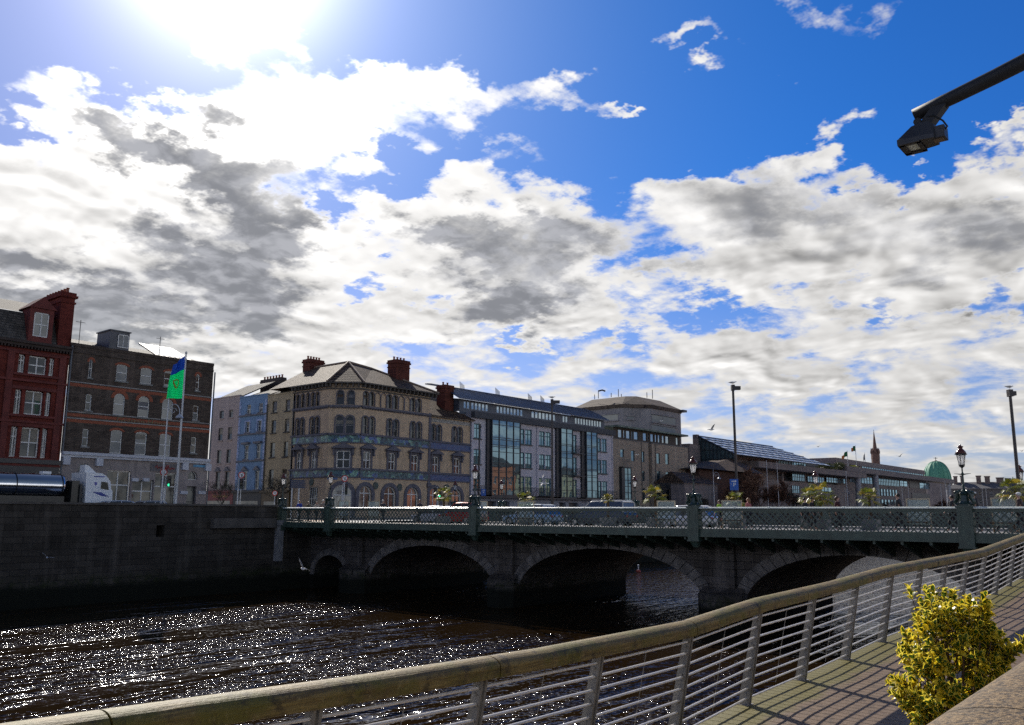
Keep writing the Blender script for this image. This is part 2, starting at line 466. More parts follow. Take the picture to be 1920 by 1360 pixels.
def window(par, fr, o, fm, gm, style='sash', dep=.16, fw=.06, sill=None, nb=2, label=None, d=0.0):
    """a window as frame mesh with a pane child (and sill)"""
    a, b, c, dd, kind, rise = o
    mb = MB(); D0, D1 = d - dep, d - dep + .05
    pl = outline(o)
    if kind == 'rect':
        fr.box(mb, a, b, dd - fw, dd, D0, D1)
    else:
        i = arcpts(a + fw, b - fw, dd - rise, max(.02, rise - fw)); e = arcpts(a, b, dd - rise, rise)
        for k in range(len(i) - 1):
            mb.loft([[fr.p(*i[k], D0), fr.p(*e[k], D0), fr.p(*e[k], D1), fr.p(*i[k], D1)], [fr.p(*i[k + 1], D0), fr.p(*e[k + 1], D0), fr.p(*e[k + 1], D1), fr.p(*i[k + 1], D1)]])
    t = dd - rise
    fr.box(mb, a, b, c, c + fw, D0, D1)
    fr.box(mb, a, a + fw, c + fw, t, D0, D1); fr.box(mb, b - fw, b, c + fw, t, D0, D1)
    m = (a + b) / 2; h = (c + dd) / 2
    if style == 'sash': fr.box(mb, a + fw, b - fw, h - fw / 2, h + fw / 2, D0, D1 + .02)
    if style in ('cross', 'tee'):
        hh = h if style == 'cross' else c + (dd - c) * .68
        fr.box(mb, a + fw, b - fw, hh - fw / 2, hh + fw / 2, D0, D1 + .02)
        fr.box(mb, m - fw / 2, m + fw / 2, c + fw, dd - fw - (rise * .1), D0, D1)
    if style == 'grid':
        for k in range(1, nb): fr.box(mb, a + (b - a) * k / nb - fw / 3, a + (b - a) * k / nb + fw / 3, c + fw, dd - fw, D0, D1)
        fr.box(mb, a + fw, b - fw, h - fw / 3, h + fw / 3, D0, D1 + .01)
    if style == 'bars':
        for k in range(1, nb): fr.box(mb, a + (b - a) * k / nb - fw / 3, a + (b - a) * k / nb + fw / 3, c + fw, dd - fw, D0, D1)
    w = mb.build('window', fm, par)
    if label: w['label'] = label
    g = MB(); g.poly([fr.p(*q, D0 + .015) for q in pl]); g.build('pane', gm, w)
    if gm.name in ('dark_glass', 'blind_glass') and dd - rise - c > .9 and WR.random() < .42:
        t_ = dd - rise - fw; bz = t_ - (t_ - c) * WR.choice((.25, .35, .5, .5, .8)); g = MB()
        g.quad(fr.p(a + fw, bz, D0 + .019), fr.p(b - fw, bz, D0 + .019), fr.p(b - fw, t_, D0 + .019), fr.p(a + fw, t_, D0 + .019)); g.build('blind', WR.choice(BL), w)
    if sill:
        s = MB(); fr.box(s, a - .12, b + .12, c - .14, c, d - .02, d + .12); s.build('sill', sill, w)
    return w
def roofpoly(mb, pts, t=.15):
    """sloping slab from a top outline"""
    up = [Vector(p) for p in pts]; dn = [p - Vector((0, 0, t)) for p in up]
    mb.poly(up); mb.poly(dn[::-1])
    for k in range(len(up)):
        j = (k + 1) % len(up); mb.quad(dn[k], dn[j], up[j], up[k])

# ---------------------------------------------------------------- setting: water, ground, roads
WZ, SZ, NZ, DZ = -6.0, -0.62, -1.65, -0.86       # water, south street, north pavement, bridge deck
YW = 58.8                                         # face of the south quay wall
def water_mat():
    m, nt, b = _new("river_water")
    b.inputs['Base Color'].default_value = (.020, .011, .004, 1)
    b.inputs['Roughness'].default_value = .065
    b.inputs['IOR'].default_value = 1.33
    a = _noise(nt, 1.5, 1.5, .5, (1, 1.25, 1)); c = _noise(nt, 4.2, 1.2, .5, (1.2, 1, 1)); e = _noise(nt, .35, 1, .5)
    g = _ramp(nt, _noise(nt, .13, 4, .6, (.45, 1.8, 1)), .45, .59, .30, 1.40)
    sx_ = nt.nodes.new('ShaderNodeSeparateXYZ'); nt.links.new(_pos(nt), sx_.inputs[0])
    far = _ramp(nt, sx_.outputs[0], 50, 64)
    g = _math(nt, 'ADD', _math(nt, 'MULTIPLY', g, _math(nt, 'SUBTRACT', 1.0, far)), far)
    h = _math(nt, 'MULTIPLY', _math(nt, 'ADD', _math(nt, 'ADD', a, _math(nt, 'MULTIPLY', c, .50)), _math(nt, 'MULTIPLY', e, .8)), g)
    h = _math(nt, 'ADD', h, _math(nt, 'MULTIPLY', _noise(nt, 13.0, 1, .5), .028))
    h = _math(nt, 'MULTIPLY', h, _ramp(nt, sx_.outputs[0], 50, 66, 1.0, .40))
    _bump(nt, b, h, 1.0, WAVE)
    return m
WAVE = .25
mb = MB(); mb.quad((-260, -1, WZ), (1300, -1, WZ), (1300, YW + 1, WZ), (-260, YW + 1, WZ))
tag(mb.build("river_water", water_mat()), kind='structure')
asphalt = mat("asphalt", (.055, .055, .058), .75, var=.2, scale=4, bump=.3, bscale=60)
paving = mat("paving_slab", (.26, .25, .235), .6, var=.2, scale=2)
ground_m = mat("ground", (.16, .155, .145), .9, var=.2, scale=.6)
mb = MB(); mb.quad((-260, YW + .1, SZ - .01), (1700, YW + .1, SZ - .01), (1700, 1300, SZ - .01), (-260, 1300, SZ - .01))
mb.quad((1300, -900, SZ - .014), (1700, -900, SZ - .014), (1700, YW + .1, SZ - .014), (1300, YW + .1, SZ - .014))
tag(mb.build("ground", ground_m), kind='structure')
mb = MB(); mb.quad((-260, -900, NZ), (1300, -900, NZ), (1300, .45, NZ), (-260, .45, NZ))
tag(mb.build("pavement", paving), kind='structure')
mb = MB(); mb.box(-260, 700, 63, 71.2, SZ - .008, SZ - .004)
tag(mb.build("road", asphalt), kind='structure')
mb = MB(); mb.box(-260, 43.5, YW + .5, 62.8, SZ - .1, SZ + .11); mb.box(-260, 44, 71.4, 76, SZ - .1, SZ + .11); mb.box(61, 700, 71.4, 80, SZ - .1, SZ + .11)
tag(mb.build("pavement", paving), kind='structure')
white_paint = mat("road_paint", (.7, .7, .68), .6)
mb = MB()
for k in range(60): mb.box(-100 + k * 7, -97 + k * 7, 67.0, 67.12, SZ - .002, SZ)
tag(mb.build("road_marking", white_paint), kind='structure')

# ---------------------------------------------------------------- quay walls
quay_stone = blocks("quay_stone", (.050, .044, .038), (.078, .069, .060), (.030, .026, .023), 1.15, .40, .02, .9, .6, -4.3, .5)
coping_stone = mat("coping_stone", (.10, .09, .08), .8, var=.35, scale=1.2, streak=.4, bump=.4, bscale=15)
sq = thing("quay_wall", (-60, YW, WZ), "dark grey stone river wall on the far bank left of the bridge, with a small square drain hole", "river wall")
f = Fr((0, YW, 0), (1, 0, 0), (0, -1, 0))
hu = f.rect(293, 308, 985, 1007)
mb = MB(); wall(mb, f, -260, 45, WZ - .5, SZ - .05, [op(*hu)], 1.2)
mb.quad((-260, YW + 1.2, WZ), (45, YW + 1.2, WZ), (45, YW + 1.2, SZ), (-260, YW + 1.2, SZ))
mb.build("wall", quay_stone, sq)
mb = MB(); mb.box(-260, 41.6, YW + .05, YW + .55, SZ - .1, .44)
mb.build("parapet", quay_stone, sq)
mb = MB()
x = -100.0
rnd = random.Random(4)
while x < 41:
    w_ = 1.5 + rnd.random() * .5; x2 = min(x + w_, 41.6)
    mb.box(x + .01, x2 - .01, YW - .04, YW + .64, .44, .58 + rnd.uniform(-.012, .012)); x = x2
mb.build("coping", coping_stone, sq)
l0 = f.rect(395, 512, 972, 990); mb = MB()
f.box(mb, l0[0], l0[1], l0[2], l0[3], -.1, .45); mb.build("ledge", coping_stone, sq)
l1 = f.rect(514, 527, 985, 1052); mb = MB()
f.box(mb, l1[0], l1[1], l1[2], l1[3], -.05, .3); f.box(mb, l1[0] - .1, l1[1] + .1, -.62, l1[3] + .002, -.05, .38)
mb.build("buttress", mat("pale_stone", (.22, .22, .23), .8, var=.3, scale=1.5), sq)
sq2 = thing("quay_wall", (58, YW, WZ), "stone river wall on the far bank upstream beyond the bridge", "river wall")
mb = MB(); mb.box(58, 1300, YW, YW + .5, WZ - .5, .4); mb.build("wall", quay_stone, sq2)
mb = MB(); mb.box(58, 1300, YW - .05, YW + .6, .4, .55); mb.build("coping", coping_stone, sq2)
nq = thing("quay_wall", (0, .9, NZ), "pale granite parapet with rounded coping close at the lower right", "parapet wall")
mb = MB(); mb.box(-40, 60, .38, .80, WZ - .5, -.78); mb.box(60, 1300, .2, .8, WZ - .5, -.5)
mb.build("wall", blocks("granite_blocks", (.25, .235, .21), (.33, .31, .28), (.10, .09, .08), .8, .3, .015, .85, .4), nq)
mb = MB()
def gran():
    m, nt, b = _new("granite_coping")
    n = _noise(nt, 150, 3, .7); n2 = _noise(nt, 6, 6, .6); n3 = _noise(nt, 38, 4, .7)
    o = _mixc(nt, _ramp(nt, n3, .42, .58), (.04, .024, .010), (.26, .17, .075))
    o = _mixc(nt, _ramp(nt, n, .58, .68), o, (.50, .37, .20))
    o = _mixc(nt, _ramp(nt, n2, .48, .68, 0, .65), o, (.09, .065, .035))
    nt.links.new(o, b.inputs['Base Color']); b.inputs['Roughness'].default_value = .7
    _bump(nt, b, _math(nt, 'ADD', n3, n2), .9, .012)
    return m
prof = [(.32, -.78), (.32, -.73)] + [(.615 - .295 * math.cos(math.pi * k / 16), -.73 + .10 * math.sin(math.pi * k / 16)) for k in range(1, 16)] + [(.91, -.73), (.91, -.78)]
xs = [-8, -6.4, -4.8, -3.2, -1.6, 0.1, 1.75, 3.4, 5.05, 6.7, 8.4, 10, 12, 14, 16, 18, 20, 24, 28, 32, 36, 40]
for a, b in zip(xs, xs[1:]):
    mb.loft([[(a + .006, y, z) for y, z in prof], [(b - .006, y, z) for y, z in prof]])
mb.build("coping", gran(), nq)

# ---------------------------------------------------------------- stone bridge
br = thing("stone_bridge", (51.5, 30, WZ), "old grey stone arch bridge with green iron lattice parapets crossing the river", "bridge")
b_stone = blocks("bridge_stone", (.080, .070, .063), (.13, .115, .105), (.035, .031, .028), 1.0, .42, .02, .9, .6, -4.4, .5)
v_stone = mat("voussoir_stone", (.17, .155, .143), .85, var=.45, scale=1.6, streak=.6, bump=.5, bscale=9)
iron = mat("green_iron_paint", (.052, .085, .068), .38, var=.3, scale=2.5, streak=.4)
iron_top = mat("coping_iron_paint", (.66, .70, .64), .3, var=.15, scale=3)
arches = [(54.3, 58.3, -3.35, 1.6), (38.95, 51.45, -2.30, 2.8), (23.45, 36.85, -2.08, 2.95), (9.1, 21.05, -1.98, 2.95), (2.4, 6.4, -3.2, 1.6)]
fe = Fr((45, 0, 0), (0, 1, 0), (-1, 0, 0))
fw_ = Fr((58, 0, 0), (0, 1, 0), (1, 0, 0))
def arcpts(a, b, vs, rise, n=36):
    h = (b - a) / 2; c = (a + b) / 2
    return [(c + h * math.cos(math.pi * k / n), vs + rise * math.sin(math.pi * k / n)) for k in range(n + 1)]
def outline(o):
    a, b, c, d, kind, rise = o
    if kind == 'rect': return [(a, c), (b, c), (b, d), (a, d)]
    return [(a, c), (b, c)] + arcpts(a, b, d - rise, rise, SEG)
SEG = 36
ops = [op(a, b, WZ - .5, c, 'arch', r) for a, b, c, r in arches]
mb = MB(); wall(mb, fe, .9, YW + .3, WZ - .5, DZ - .2, ops, 13.0)
wall(mb, fw_, .9, YW + .3, WZ - .5, DZ - .2, ops, 0.0)
mb.build("masonry", b_stone, br)
SEG = 10
for k_, (a, b, c, r) in enumerate(arches):
    mb = MB(); w_ = .75 if r > 2 else .5; n = 27 if r > 2 else 13
    i = arcpts(a, b, c - r, r, n); e = arcpts(a - w_ * .9, b + w_ * .9, c - r, r + w_, n)
    for fr in (fe, fw_):
        mb = MB()
        for k in range(n):
            g0, g1 = .04, .96
            def L_(p, q, t): return (p[0] + (q[0] - p[0]) * t, p[1] + (q[1] - p[1]) * t)
            ii = [L_(i[k], i[k + 1], g0), L_(i[k], i[k + 1], g1)]; ee = [L_(e[k], e[k + 1], g0), L_(e[k], e[k + 1], g1)]
            if ii[0][1] < WZ or ii[1][1] < WZ: continue
            mb.loft([[fr.p(*ii[0], -.05), fr.p(*ee[0], -.05), fr.p(*ee[0], .06), fr.p(*ii[0], .06)], [fr.p(*ii[1], -.05), fr.p(*ee[1], -.05), fr.p(*ee[1], .06), fr.p(*ii[1], .06)]])
        mb.build("voussoir_ring", v_stone, br)
def arcpts(a, b, vs, rise, n=10):
    h = (b - a) / 2; c = (a + b) / 2
    return [(c + h * math.cos(math.pi * k / n), vs + rise * math.sin(math.pi * k / n)) for k in range(n + 1)]
piers = [(51.45, 54.3), (36.85, 38.95), (21.05, 23.45), (6.4, 9.1)]
for a, b in piers:
    mb = MB()
    mb.obox((44.4, a - .1, WZ - .5), (.7, 0, 0), (0, b - a + .2, 0), (0, 0, 2.0))
    mb.loft([[(44.4, a - .1, z), (43.7, (a + b) / 2 - .5, z), (43.7, (a + b) / 2 + .5, z), (44.4, b + .1, z)] for z in (WZ - .5, -4.3)])
    mb.loft([[(44.4, a - .1, -4.3), (43.7, (a + b) / 2 - .5, -4.3), (43.7, (a + b) / 2 + .5, -4.3), (44.4, b + .1, -4.3)], [(45, a, -3.9), (44.9, (a + b) / 2 - .3, -3.9), (44.9, (a + b) / 2 + .3, -3.9), (45, b, -3.9)]])
    m_ = (a + b) / 2
    mb.box(44.72, 45.0, m_ - .75, m_ + .75, -3.95, DZ - .25)
    mb.build("pier", b_stone, br)
mb = MB(); mb.box(42.05, 60.95, .5, YW + 4.2, DZ - .22, DZ - .02); mb.box(45, 58, .5, YW + .3, DZ - .4, DZ - .22)
mb.build("deck", coping_stone, br)
mb = MB(); mb.box(42.2, 46.2, .5, YW + 4.2, DZ - .02, DZ + .12); mb.box(56.8, 60.8, .5, YW + 4.2, DZ - .02, DZ + .12)
mb.build("footway", mat("footway_slab", (.30, .28, .25), .45, var=.2, scale=2), br)
mb = MB(); mb.box(46.2, 56.8, .5, YW + 4.2, DZ - .02, DZ); mb.build("carriageway", asphalt, br)
lampsY = [9.23, 22.33, 38.07, 52.83]
endY = 58.79
def parapet(X, sgn):
    posts = [1.6] + lampsY + [endY]
    for a, b in zip(posts, posts[1:]):
        y0, y1 = a + .32, b - .32
        mb = MB(); z0, z1 = DZ + .12, .16; p = .33; H = z1 - z0
        for dirn, dx in ((1, -.014), (-1, .014)):
            c = y0 - H - p
            while c < y1 + H:
                # segment y = c + t (dirn=1) or c + H - t, z = z0 + t
                t0, t1 = 0.0, H
                if dirn == 1: t0, t1 = max(0, y0 - c), min(H, y1 - c)
                else: t0, t1 = max(0, c + H - y1), min(H, c + H - y0)
                if t1 - t0 > .04:
                    ya, yb = (c + t0, c + t1) if dirn == 1 else (c + H - t0, c + H - t1)
                    w = .039
                    mb.obox((X + dx - .011, ya - w * 1.0, z0 + t0), (.022, 0, 0), (0, 2 * w, 0), (0, yb - ya, t1 - t0))
                c += p
        mb.build("lattice_panel", iron, br)
        mb = MB()
        mb.box(X - .06, X + .06, y0, y1, z1, .30); mb.box(X - .06, X + .06, y0, y1, DZ - .02, z0)
        mb.box(X - .11, X + .11, a + .02, b - .02, DZ - .26, DZ - .02); mb.box(X - .15, X + .15, y0, y1, DZ - .30, DZ - .24)
        mb.build("rail", iron, br)
        mb = MB()
        mb.loft([[(X - .17, y, .30), (X + .17, y, .30), (X + .17, y, .345), (X + .10, y, .385), (X - .10, y, .385), (X - .17, y, .345)] for y in (y0 - .0, y1)])
        k = y0 + 1.2
        while k < y1:
            mb.loft([[(X - .185, y, .295), (X + .185, y, .295), (X + .185, y, .355), (X + .11, y, .40), (X - .11, y, .40), (X - .185, y, .355)] for y in (k - .045, k + .045)]); k += 1.85
        mb.build("coping", iron_top, br)
    k = 2.2
    while k < endY:
        if min(abs(k - y) for y in lampsY) > .5:
            mb = MB(); x1 = 45 if sgn < 0 else 58
            mb.loft([[(X, k - .06, DZ - .45), (X, k + .06, DZ - .45), (X, k + .06, DZ - .24), (X, k - .06, DZ - .24)], [(x1, k - .06, DZ - 1.15), (x1, k + .06, DZ - 1.15), (x1, k + .06, DZ - .22), (x1, k - .06, DZ - .22)]])
            mb.build("bracket", iron, br)
        k += 1.22
    for y in lampsY + [endY, 1.6]:
        mb = MB(); h = .31
        mb.box(X - .24, X + .24, y - h, y + h, DZ - .52, .34)
        mb.box(X - .28, X + .28, y - h - .04, y + h + .04, .34, .42); mb.box(X - .28, X + .28, y - h - .04, y + h + .04, DZ - .54, DZ - .46)
        xx = X - .245 if sgn < 0 else X + .245
        for (q0, q1, r0, r1) in ((y - .2, y + .2, -.5, -.46), (y - .2, y + .2, .2, .24), (y - .2, y - .16, -.46, .2), (y + .16, y + .2, -.46, .2)):
            mb.box(xx - .012, xx + .012, q0, q1, r0, r1)
        mb.loft([[(X - .18, y - .22, DZ - .52), (X + .22, y - .22, DZ - .52), (X + .22, y + .22, DZ - .52), (X - .18, y + .22, DZ - .52)], [(X - .02, y - .12, DZ - .85), (X + .18, y - .12, DZ - .85), (X + .18, y + .12, DZ - .85), (X - .02, y + .12, DZ - .85)]])
        mb.build("pilaster", iron, br)
parapet(42.0, -1); parapet(61.0, 1)

# ---------------------------------------------------------------- boardwalk and its railing
RP = [(-6, -.86), (0.5, -.86), (1.8, -.89), (3.6, -.95), (5.2, -.985), (7.5, -.985), (9.1, -.885), (11.3, -.835), (13.7, -.735), (19.8, -.66), (24.4, -.42), (32, -.05), (41.6, .35)]
def railz(x):
    for (a, za), (b, zb) in zip(RP, RP[1:]):
        if x <= b: return za + (zb - za) * (x - a) / (b - a)
    return RP[-1][1]
def deckz(x): return railz(x) - 1.13
def moss_wood(name, c1, c2, c3, c4, plank=False):
    m, nt, b = _new(name)
    n = _noise(nt, 2.5, 7, .65); g = _noise(nt, 6, 5, .7, (.35, 9, 9) if not plank else (9, .5, 9)); sp = _noise(nt, 30, 4, .7)
    o = _mixc(nt, _ramp(nt, g, .3, .7), c1, c2)
    o = _mixc(nt, _ramp(nt, n, .45, .62), o, c3)
    o = _mixc(nt, _ramp(nt, sp, .55, .75, 0, .5), o, c4)
    d1 = _noise(nt, 7.0, 6, .7); d2 = _noise(nt, 55, 3, .7)
    o = _mixc(nt, _ramp(nt, d1, .52, .66, 0, .75), o, tuple(x * .32 for x in c1))
    o = _mixc(nt, _ramp(nt, d2, .62, .70, 0, .6), o, tuple(x * .4 for x in c1))
    nt.links.new(o, b.inputs['Base Color']); b.inputs['Roughness'].default_value = .62
    _bump(nt, b, _math(nt, 'ADD', g, sp), .5, .01)
    return m, nt, b, o
rail_wood = moss_wood("mossy_rail_wood", (.10, .062, .016), (.29, .20, .055), (.14, .115, .012), (.42, .33, .13))[0]
steel = mat("galvanised_steel", (.25, .235, .21), .5, .0, var=.3, scale=6, streak=.3)
bar_m = mat("stainless_bar", (.88, .83, .75), .28, .12, var=.12, scale=8)
ral = thing("boardwalk_railing", (8, 4.2, -2.1), "long boardwalk railing with weathered mossy handrail and thin steel bars", "railing")
YR = 4.13
def rail_ring(x):
    z = railz(x); w, h = .110, .052
    pr = [(-w * .96, -h * 1.45), (-w * .85, -h * 1.6), (w * .85, -h * 1.6), (w * .96, -h * 1.45)] + [(w * math.cos(a), -h * .25 + h * 1.25 * math.sin(a)) for a in [k * math.pi / 18 for k in range(19)]]
    return [(x, YR + a, z - .055 + b) for a, b in pr]
mb = MB()
joints = [-6, -3.4, 2.02, 4.72, 7.55, 10.3, 13.2, 16.1, 19, 22, 25, 28, 31, 34, 37, 41.6]
for a, b in zip(joints, joints[1:]):
    n = max(2, int((b - a) / .5)); mb.loft([rail_ring(a + .006 + (b - a - .012) * k / n) for k in range(n + 1)])
mb.build("handrail", rail_wood, ral, False)
PX = [-5.3, -3.9, -2.5, -1.1, .4, 1.82, 3.24, 4.65, 6.08, 7.59] + [7.59 + 1.57 * k for k in range(1, 22)]
mb = MB()
for a, b in zip(PX, PX[1:]):
    za, zb = railz(a) - .125, railz(b) - .125
    mb.obox((a, YR - .03, za), (b - a, 0, zb - za), (0, .06, 0), (0, 0, .012))
mb.build("top_plate", steel, ral)
def ry(t): return YR + .20 * t          # posts lean out towards the river at the foot, t = 0 top .. 1 foot
for x in PX:
    if x < .9: continue
    z1, z0 = railz(x) - .12, deckz(x) - .02
    mb = MB()
    for s in (-.034, .012):
        mb.loft([[(x + s, ry(1) - .045, z0), (x + s + .022, ry(1) - .045, z0), (x + s + .022, ry(1) + .075, z0), (x + s, ry(1) + .075, z0)],
                 [(x + s, ry(0) - .035, z1), (x + s + .022, ry(0) - .035, z1), (x + s + .022, ry(0) + .035, z1), (x + s, ry(0) + .035, z1)]])
    mb.box(x - .07, x + .07, ry(1) - .07, ry(1) + .10, z0 - .01, z0 + .025)
    for k in range(4):
        t = .12 + .25 * k; zz = z1 + (z0 - z1) * t
        mb.tube([(x - .05, ry(t), zz), (x + .05, ry(t), zz)], .014, 6)
    mb.build("post", steel, ral)
nb = 9
for k in range(nb):
    mb = MB(); t = (k + .75) / (nb + .35)
    for a, b in zip(PX[4:], PX[5:]):
        za = railz(a) - .12 + (deckz(a) - railz(a) + .12) * t; zb = railz(b) - .12 + (deckz(b) - railz(b) + .12) * t
        mb.tube([(a + .03, ry(t) - .012, za), (b - .03, ry(t) - .012, zb)], .0115, 8)
    mb.build("bar", bar_m, ral, smooth=False)
for a, b in zip(PX[4:], PX[5:]):
    if a > 25: break
    x = (a + b) / 2; mb = MB()
    mb.tube([(x, ry(.07), railz(x) - .20), (x, ry(.95), deckz(x) + .10)], .0035, 5)
    mb.build("wire", steel, ral)
dk_m, nt, b_, o_ = moss_wood("deck_planks", (.095, .06, .036), (.24, .16, .098), (.165, .105, .062), (.31, .215, .135), True)
p_ = _pos(nt); s_ = nt.nodes.new('ShaderNodeSeparateXYZ'); nt.links.new(p_, s_.inputs[0])
edge = _ramp(nt, _math(nt, 'ADD', s_.outputs[1], _math(nt, 'MULTIPLY', _noise(nt, 3.0, 5, .6), .5)), 4.02, 4.25)
o2 = _mixc(nt, _math(nt, 'MULTIPLY', edge, .85), o_, (.13, .115, .012)); nt.links.new(o2, b_.inputs['Base Color'])
bw = thing("boardwalk", (8, 2.6, -2.1), "timber boardwalk striped by the railing shadows beside the river", "boardwalk")
mb = MB(); x = -6.0
while x < 41:
    y0 = .86; z = deckz(x)
    mb.obox((x + .006, y0, z - .03), (.128, 0, deckz(x + .14) - z), (0, 4.42 - y0, 0), (0, 0, .03)); x += .14
mb.build("planking", dk_m, bw)
mb = MB()
for a, b in zip(PX, PX[1:]):
    mb.obox((a, 4.34, deckz(a) - .26), (b - a, 0, deckz(b) - deckz(a)), (0, .09, 0), (0, 0, .222))
    mb.obox((a, .9, deckz(a) - .2), (b - a, 0, deckz(b) - deckz(a)), (0, .09, 0), (0, 0, .165))
    mb.obox((a - .04, .9, deckz(a) - .3), (.08, 0, 0), (0, 3.4, 0), (0, 0, .26))
mb.build("edge_beam", steel, bw)

# ---------------------------------------------------------------- buildings
YF = 74.0
FN = Fr((0, YF, 0), (1, 0, 0), (0, -1, 0))
white_fr = mat("white_window_paint", (.75, .75, .73), .5, var=.12)
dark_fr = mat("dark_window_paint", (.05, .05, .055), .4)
teal_fr = mat("teal_window_paint", (.02, .13, .15), .4, var=.15)
g_dark = glass("dark_glass", (.012, .015, .02), .04, .01, FK=.16)
g_blind = glass("blind_glass", (.10, .10, .105), .05, .03, .35, FK=.12)
g_blue = glass("blue_glass", (.01, .035, .05), .015, .22, FK=.3, gc=(.42, .66, .80))
g_warm = glass("lit_shop_glass", (.07, .05, .03), .05, .02, .9, FK=.15)
stone_tr = mat("stone_trim", (.17, .165, .18), .8, var=.25, streak=.3)
slate = blocks("slate_roof", (.07, .065, .06), (.12, .11, .10), (.02, .02, .02), .35, .22, .02, .8, .4, None, .6)
clay_dark = blocks("brown_tile_roof", (.11, .065, .04), (.22, .15, .10), (.015, .01, .008), .42, .26, .07, .75, .3, None, .8)
red_brick = blocks("red_brick", (.13, .026, .020), (.19, .042, .030), (.10, .03, .025), .46, .15, .012, .85, .5)
red_stone = mat("red_sandstone", (.14, .030, .024), .8, var=.3, streak=.4)
brown_brick = blocks("brown_brick", (.075, .058, .048), (.125, .098, .08), (.06, .05, .045), .46, .15, .012, .9, .5)
pot_clay = mat("chimney_pot_clay", (.25, .08, .045), .8)
lead = mat("lead_grey", (.10, .105, .12), .5, var=.2)
gutter = mat("grey_downpipe", (.12, .13, .145), .5)
def grid(fr, cols, yc, rows, xr, kind='rect', rise=None):
    out = []
    for (x0, x1) in cols:
        u0, u1 = fr.hit(x0, yc)[0], fr.hit(x1, yc)[0]
        for (yt, yb) in rows:
            out.append(op(u0, u1, fr.hit(xr, yb)[1], fr.hit(xr, yt)[1], kind, rise))
    return out
def text(s, size, fr, u, v, m, par, d=.03, name='lettering', ext=.012, sx=1.0, shear=0.0):
    cu = bpy.data.curves.new('t', 'FONT'); cu.body = s; cu.size = size; cu.extrude = ext
    cu.align_x = 'CENTER'; cu.align_y = 'CENTER'; cu.shear = shear
    o = bpy.data.objects.new('t', cu); me = bpy.data.meshes.new_from_object(o)
    mb = MB(); mb.add([fr.p(u + q.co.x * sx, v + q.co.y, d + q.co.z) for q in me.vertices], [tuple(p.vertices) for p in me.polygons])
    bpy.data.objects.remove(o); bpy.data.curves.remove(cu); bpy.data.meshes.remove(me)
    return mb.build(name, m, par)
def chimney(par, x0, x1, y0, y1, z0, z1, m, pots=4, along='x', flare=.12):
    mb = MB(); mb.box(x0, x1, y0, y1, z0, z1 - .45)
    mb.box(x0 - flare * .5, x1 + flare * .5, y0 - flare * .5, y1 + flare * .5, z1 - .95, z1 - .8)
    mb.box(x0 - flare, x1 + flare, y0 - flare, y1 + flare, z1 - .45, z1 - .25); mb.box(x0 - flare * .4, x1 + flare * .4, y0 - flare * .4, y1 + flare * .4, z1 - .25, z1)
    c = mb.build('chimney', m, par); pb = MB()
    for k in range(pots):
        t = (k + .5) / pots
        p = (x0 + (x1 - x0) * t, (y0 + y1) / 2) if along == 'x' else ((x0 + x1) / 2, y0 + (y1 - y0) * t)
        pb = MB(); pb.lathe((*p, z1), [(.13, 0), (.10, .3), (.14, .36), (.14, .42), (.09, .43)], 8); pb.build('chimney_pot', pot_clay, c)
    return c

# --- red sandstone and brick building at the far left
xr_ = FN.hit(127, 700)[0]; BX0 = xr_ - 17.5
rb = thing("red_brick_building", ((BX0 + xr_) / 2, YF + 6, SZ), "red brick building with mansard dormers and a tall chimney at the far left", "building")
zc = FN.hit(65, 643)[1]; zg = FN.hit(60, 862)[1]
cols = [(25.4, 38), (45, 79.4), (84, 94)]
rws = [(732.9, 778)]
mods = []
base = grid(FN, cols, 768, [(732.9, 778)], 60) + grid(FN, [(33, 46.5), (51.8, 85), (91, 101)], 685, [(667, 701)], 60) + grid(FN, [(17.5, 32.5), (38.5, 73.5), (77.5, 88.5)], 830, [(801.8, 858)], 55)
Wm = 6.3
cx = [(o[0] + o[1]) / 2 for o in base]
u_c = sum(cx[1::3]) / 3; 
for k in (0, 1, 2):
    for i, o in enumerate(base):
        # straighten: every storey uses the same three bays
        ref = base[i % 3]
        mods.append(op(ref[0] - k * Wm, ref[1] - k * Wm, o[2], o[3]))
mods = [o for o in mods if o[0] > BX0 + .3]
mb = MB(); wall(mb, FN, BX0, xr_, zg, zc, mods, .28)
mb.quad((xr_, YF, zg), (xr_, YF + 12, zg), (xr_, YF + 12, zc + 1), (xr_, YF, zc + 1)); mb.quad((BX0, YF, SZ), (BX0, YF + 12, SZ), (BX0, YF + 12, zc), (BX0, YF, zc))
mb.build("wall", red_brick, rb)
for o in mods:
    window(rb, FN, o, white_fr, g_blind if rnd.random() < .6 else g_dark, 'cross' if o[1] - o[0] > 1.1 else 'tee', .28, .09)
mb = MB()
for k in (0, 1, 2):
    a = base[0][0] - k * Wm - .35; b = base[2][1] - k * Wm + .35
    for q in (a - .5, b):
        FN.box(mb, q, q + .5, zg, zc - .9, .02, .16)
    for i in range(3):
        lo, hi = base[i * 3 + 1][2], base[i * 3 + 1][3]
        FN.box(mb, a, b, lo - .22, lo - .04, .01, .18); FN.box(mb, a, b, hi + .04, hi + .30, .01, .12)
        FN.box(mb, a, b, hi - (hi - lo) * .32, hi - (hi - lo) * .32 + .0001, -.2, -.199)
mb.build("pilaster", red_stone, rb)
mb = MB()
for i in range(3):
    vv = base[i * 3 + 1][2] - .7
    FN.box(mb, BX0, xr_ - .02, vv, vv + .18, .03, .22)
FN.box(mb, BX0, xr_, zc - .9, zc - .75, .03, .12)
mb.build("string_course", red_stone, rb)
mb = MB(); FN.box(mb, BX0, xr_, zc - .42, zc - .2, .0, .35); FN.box(mb, BX0, xr_, zc - .2, zc, .0, .55)
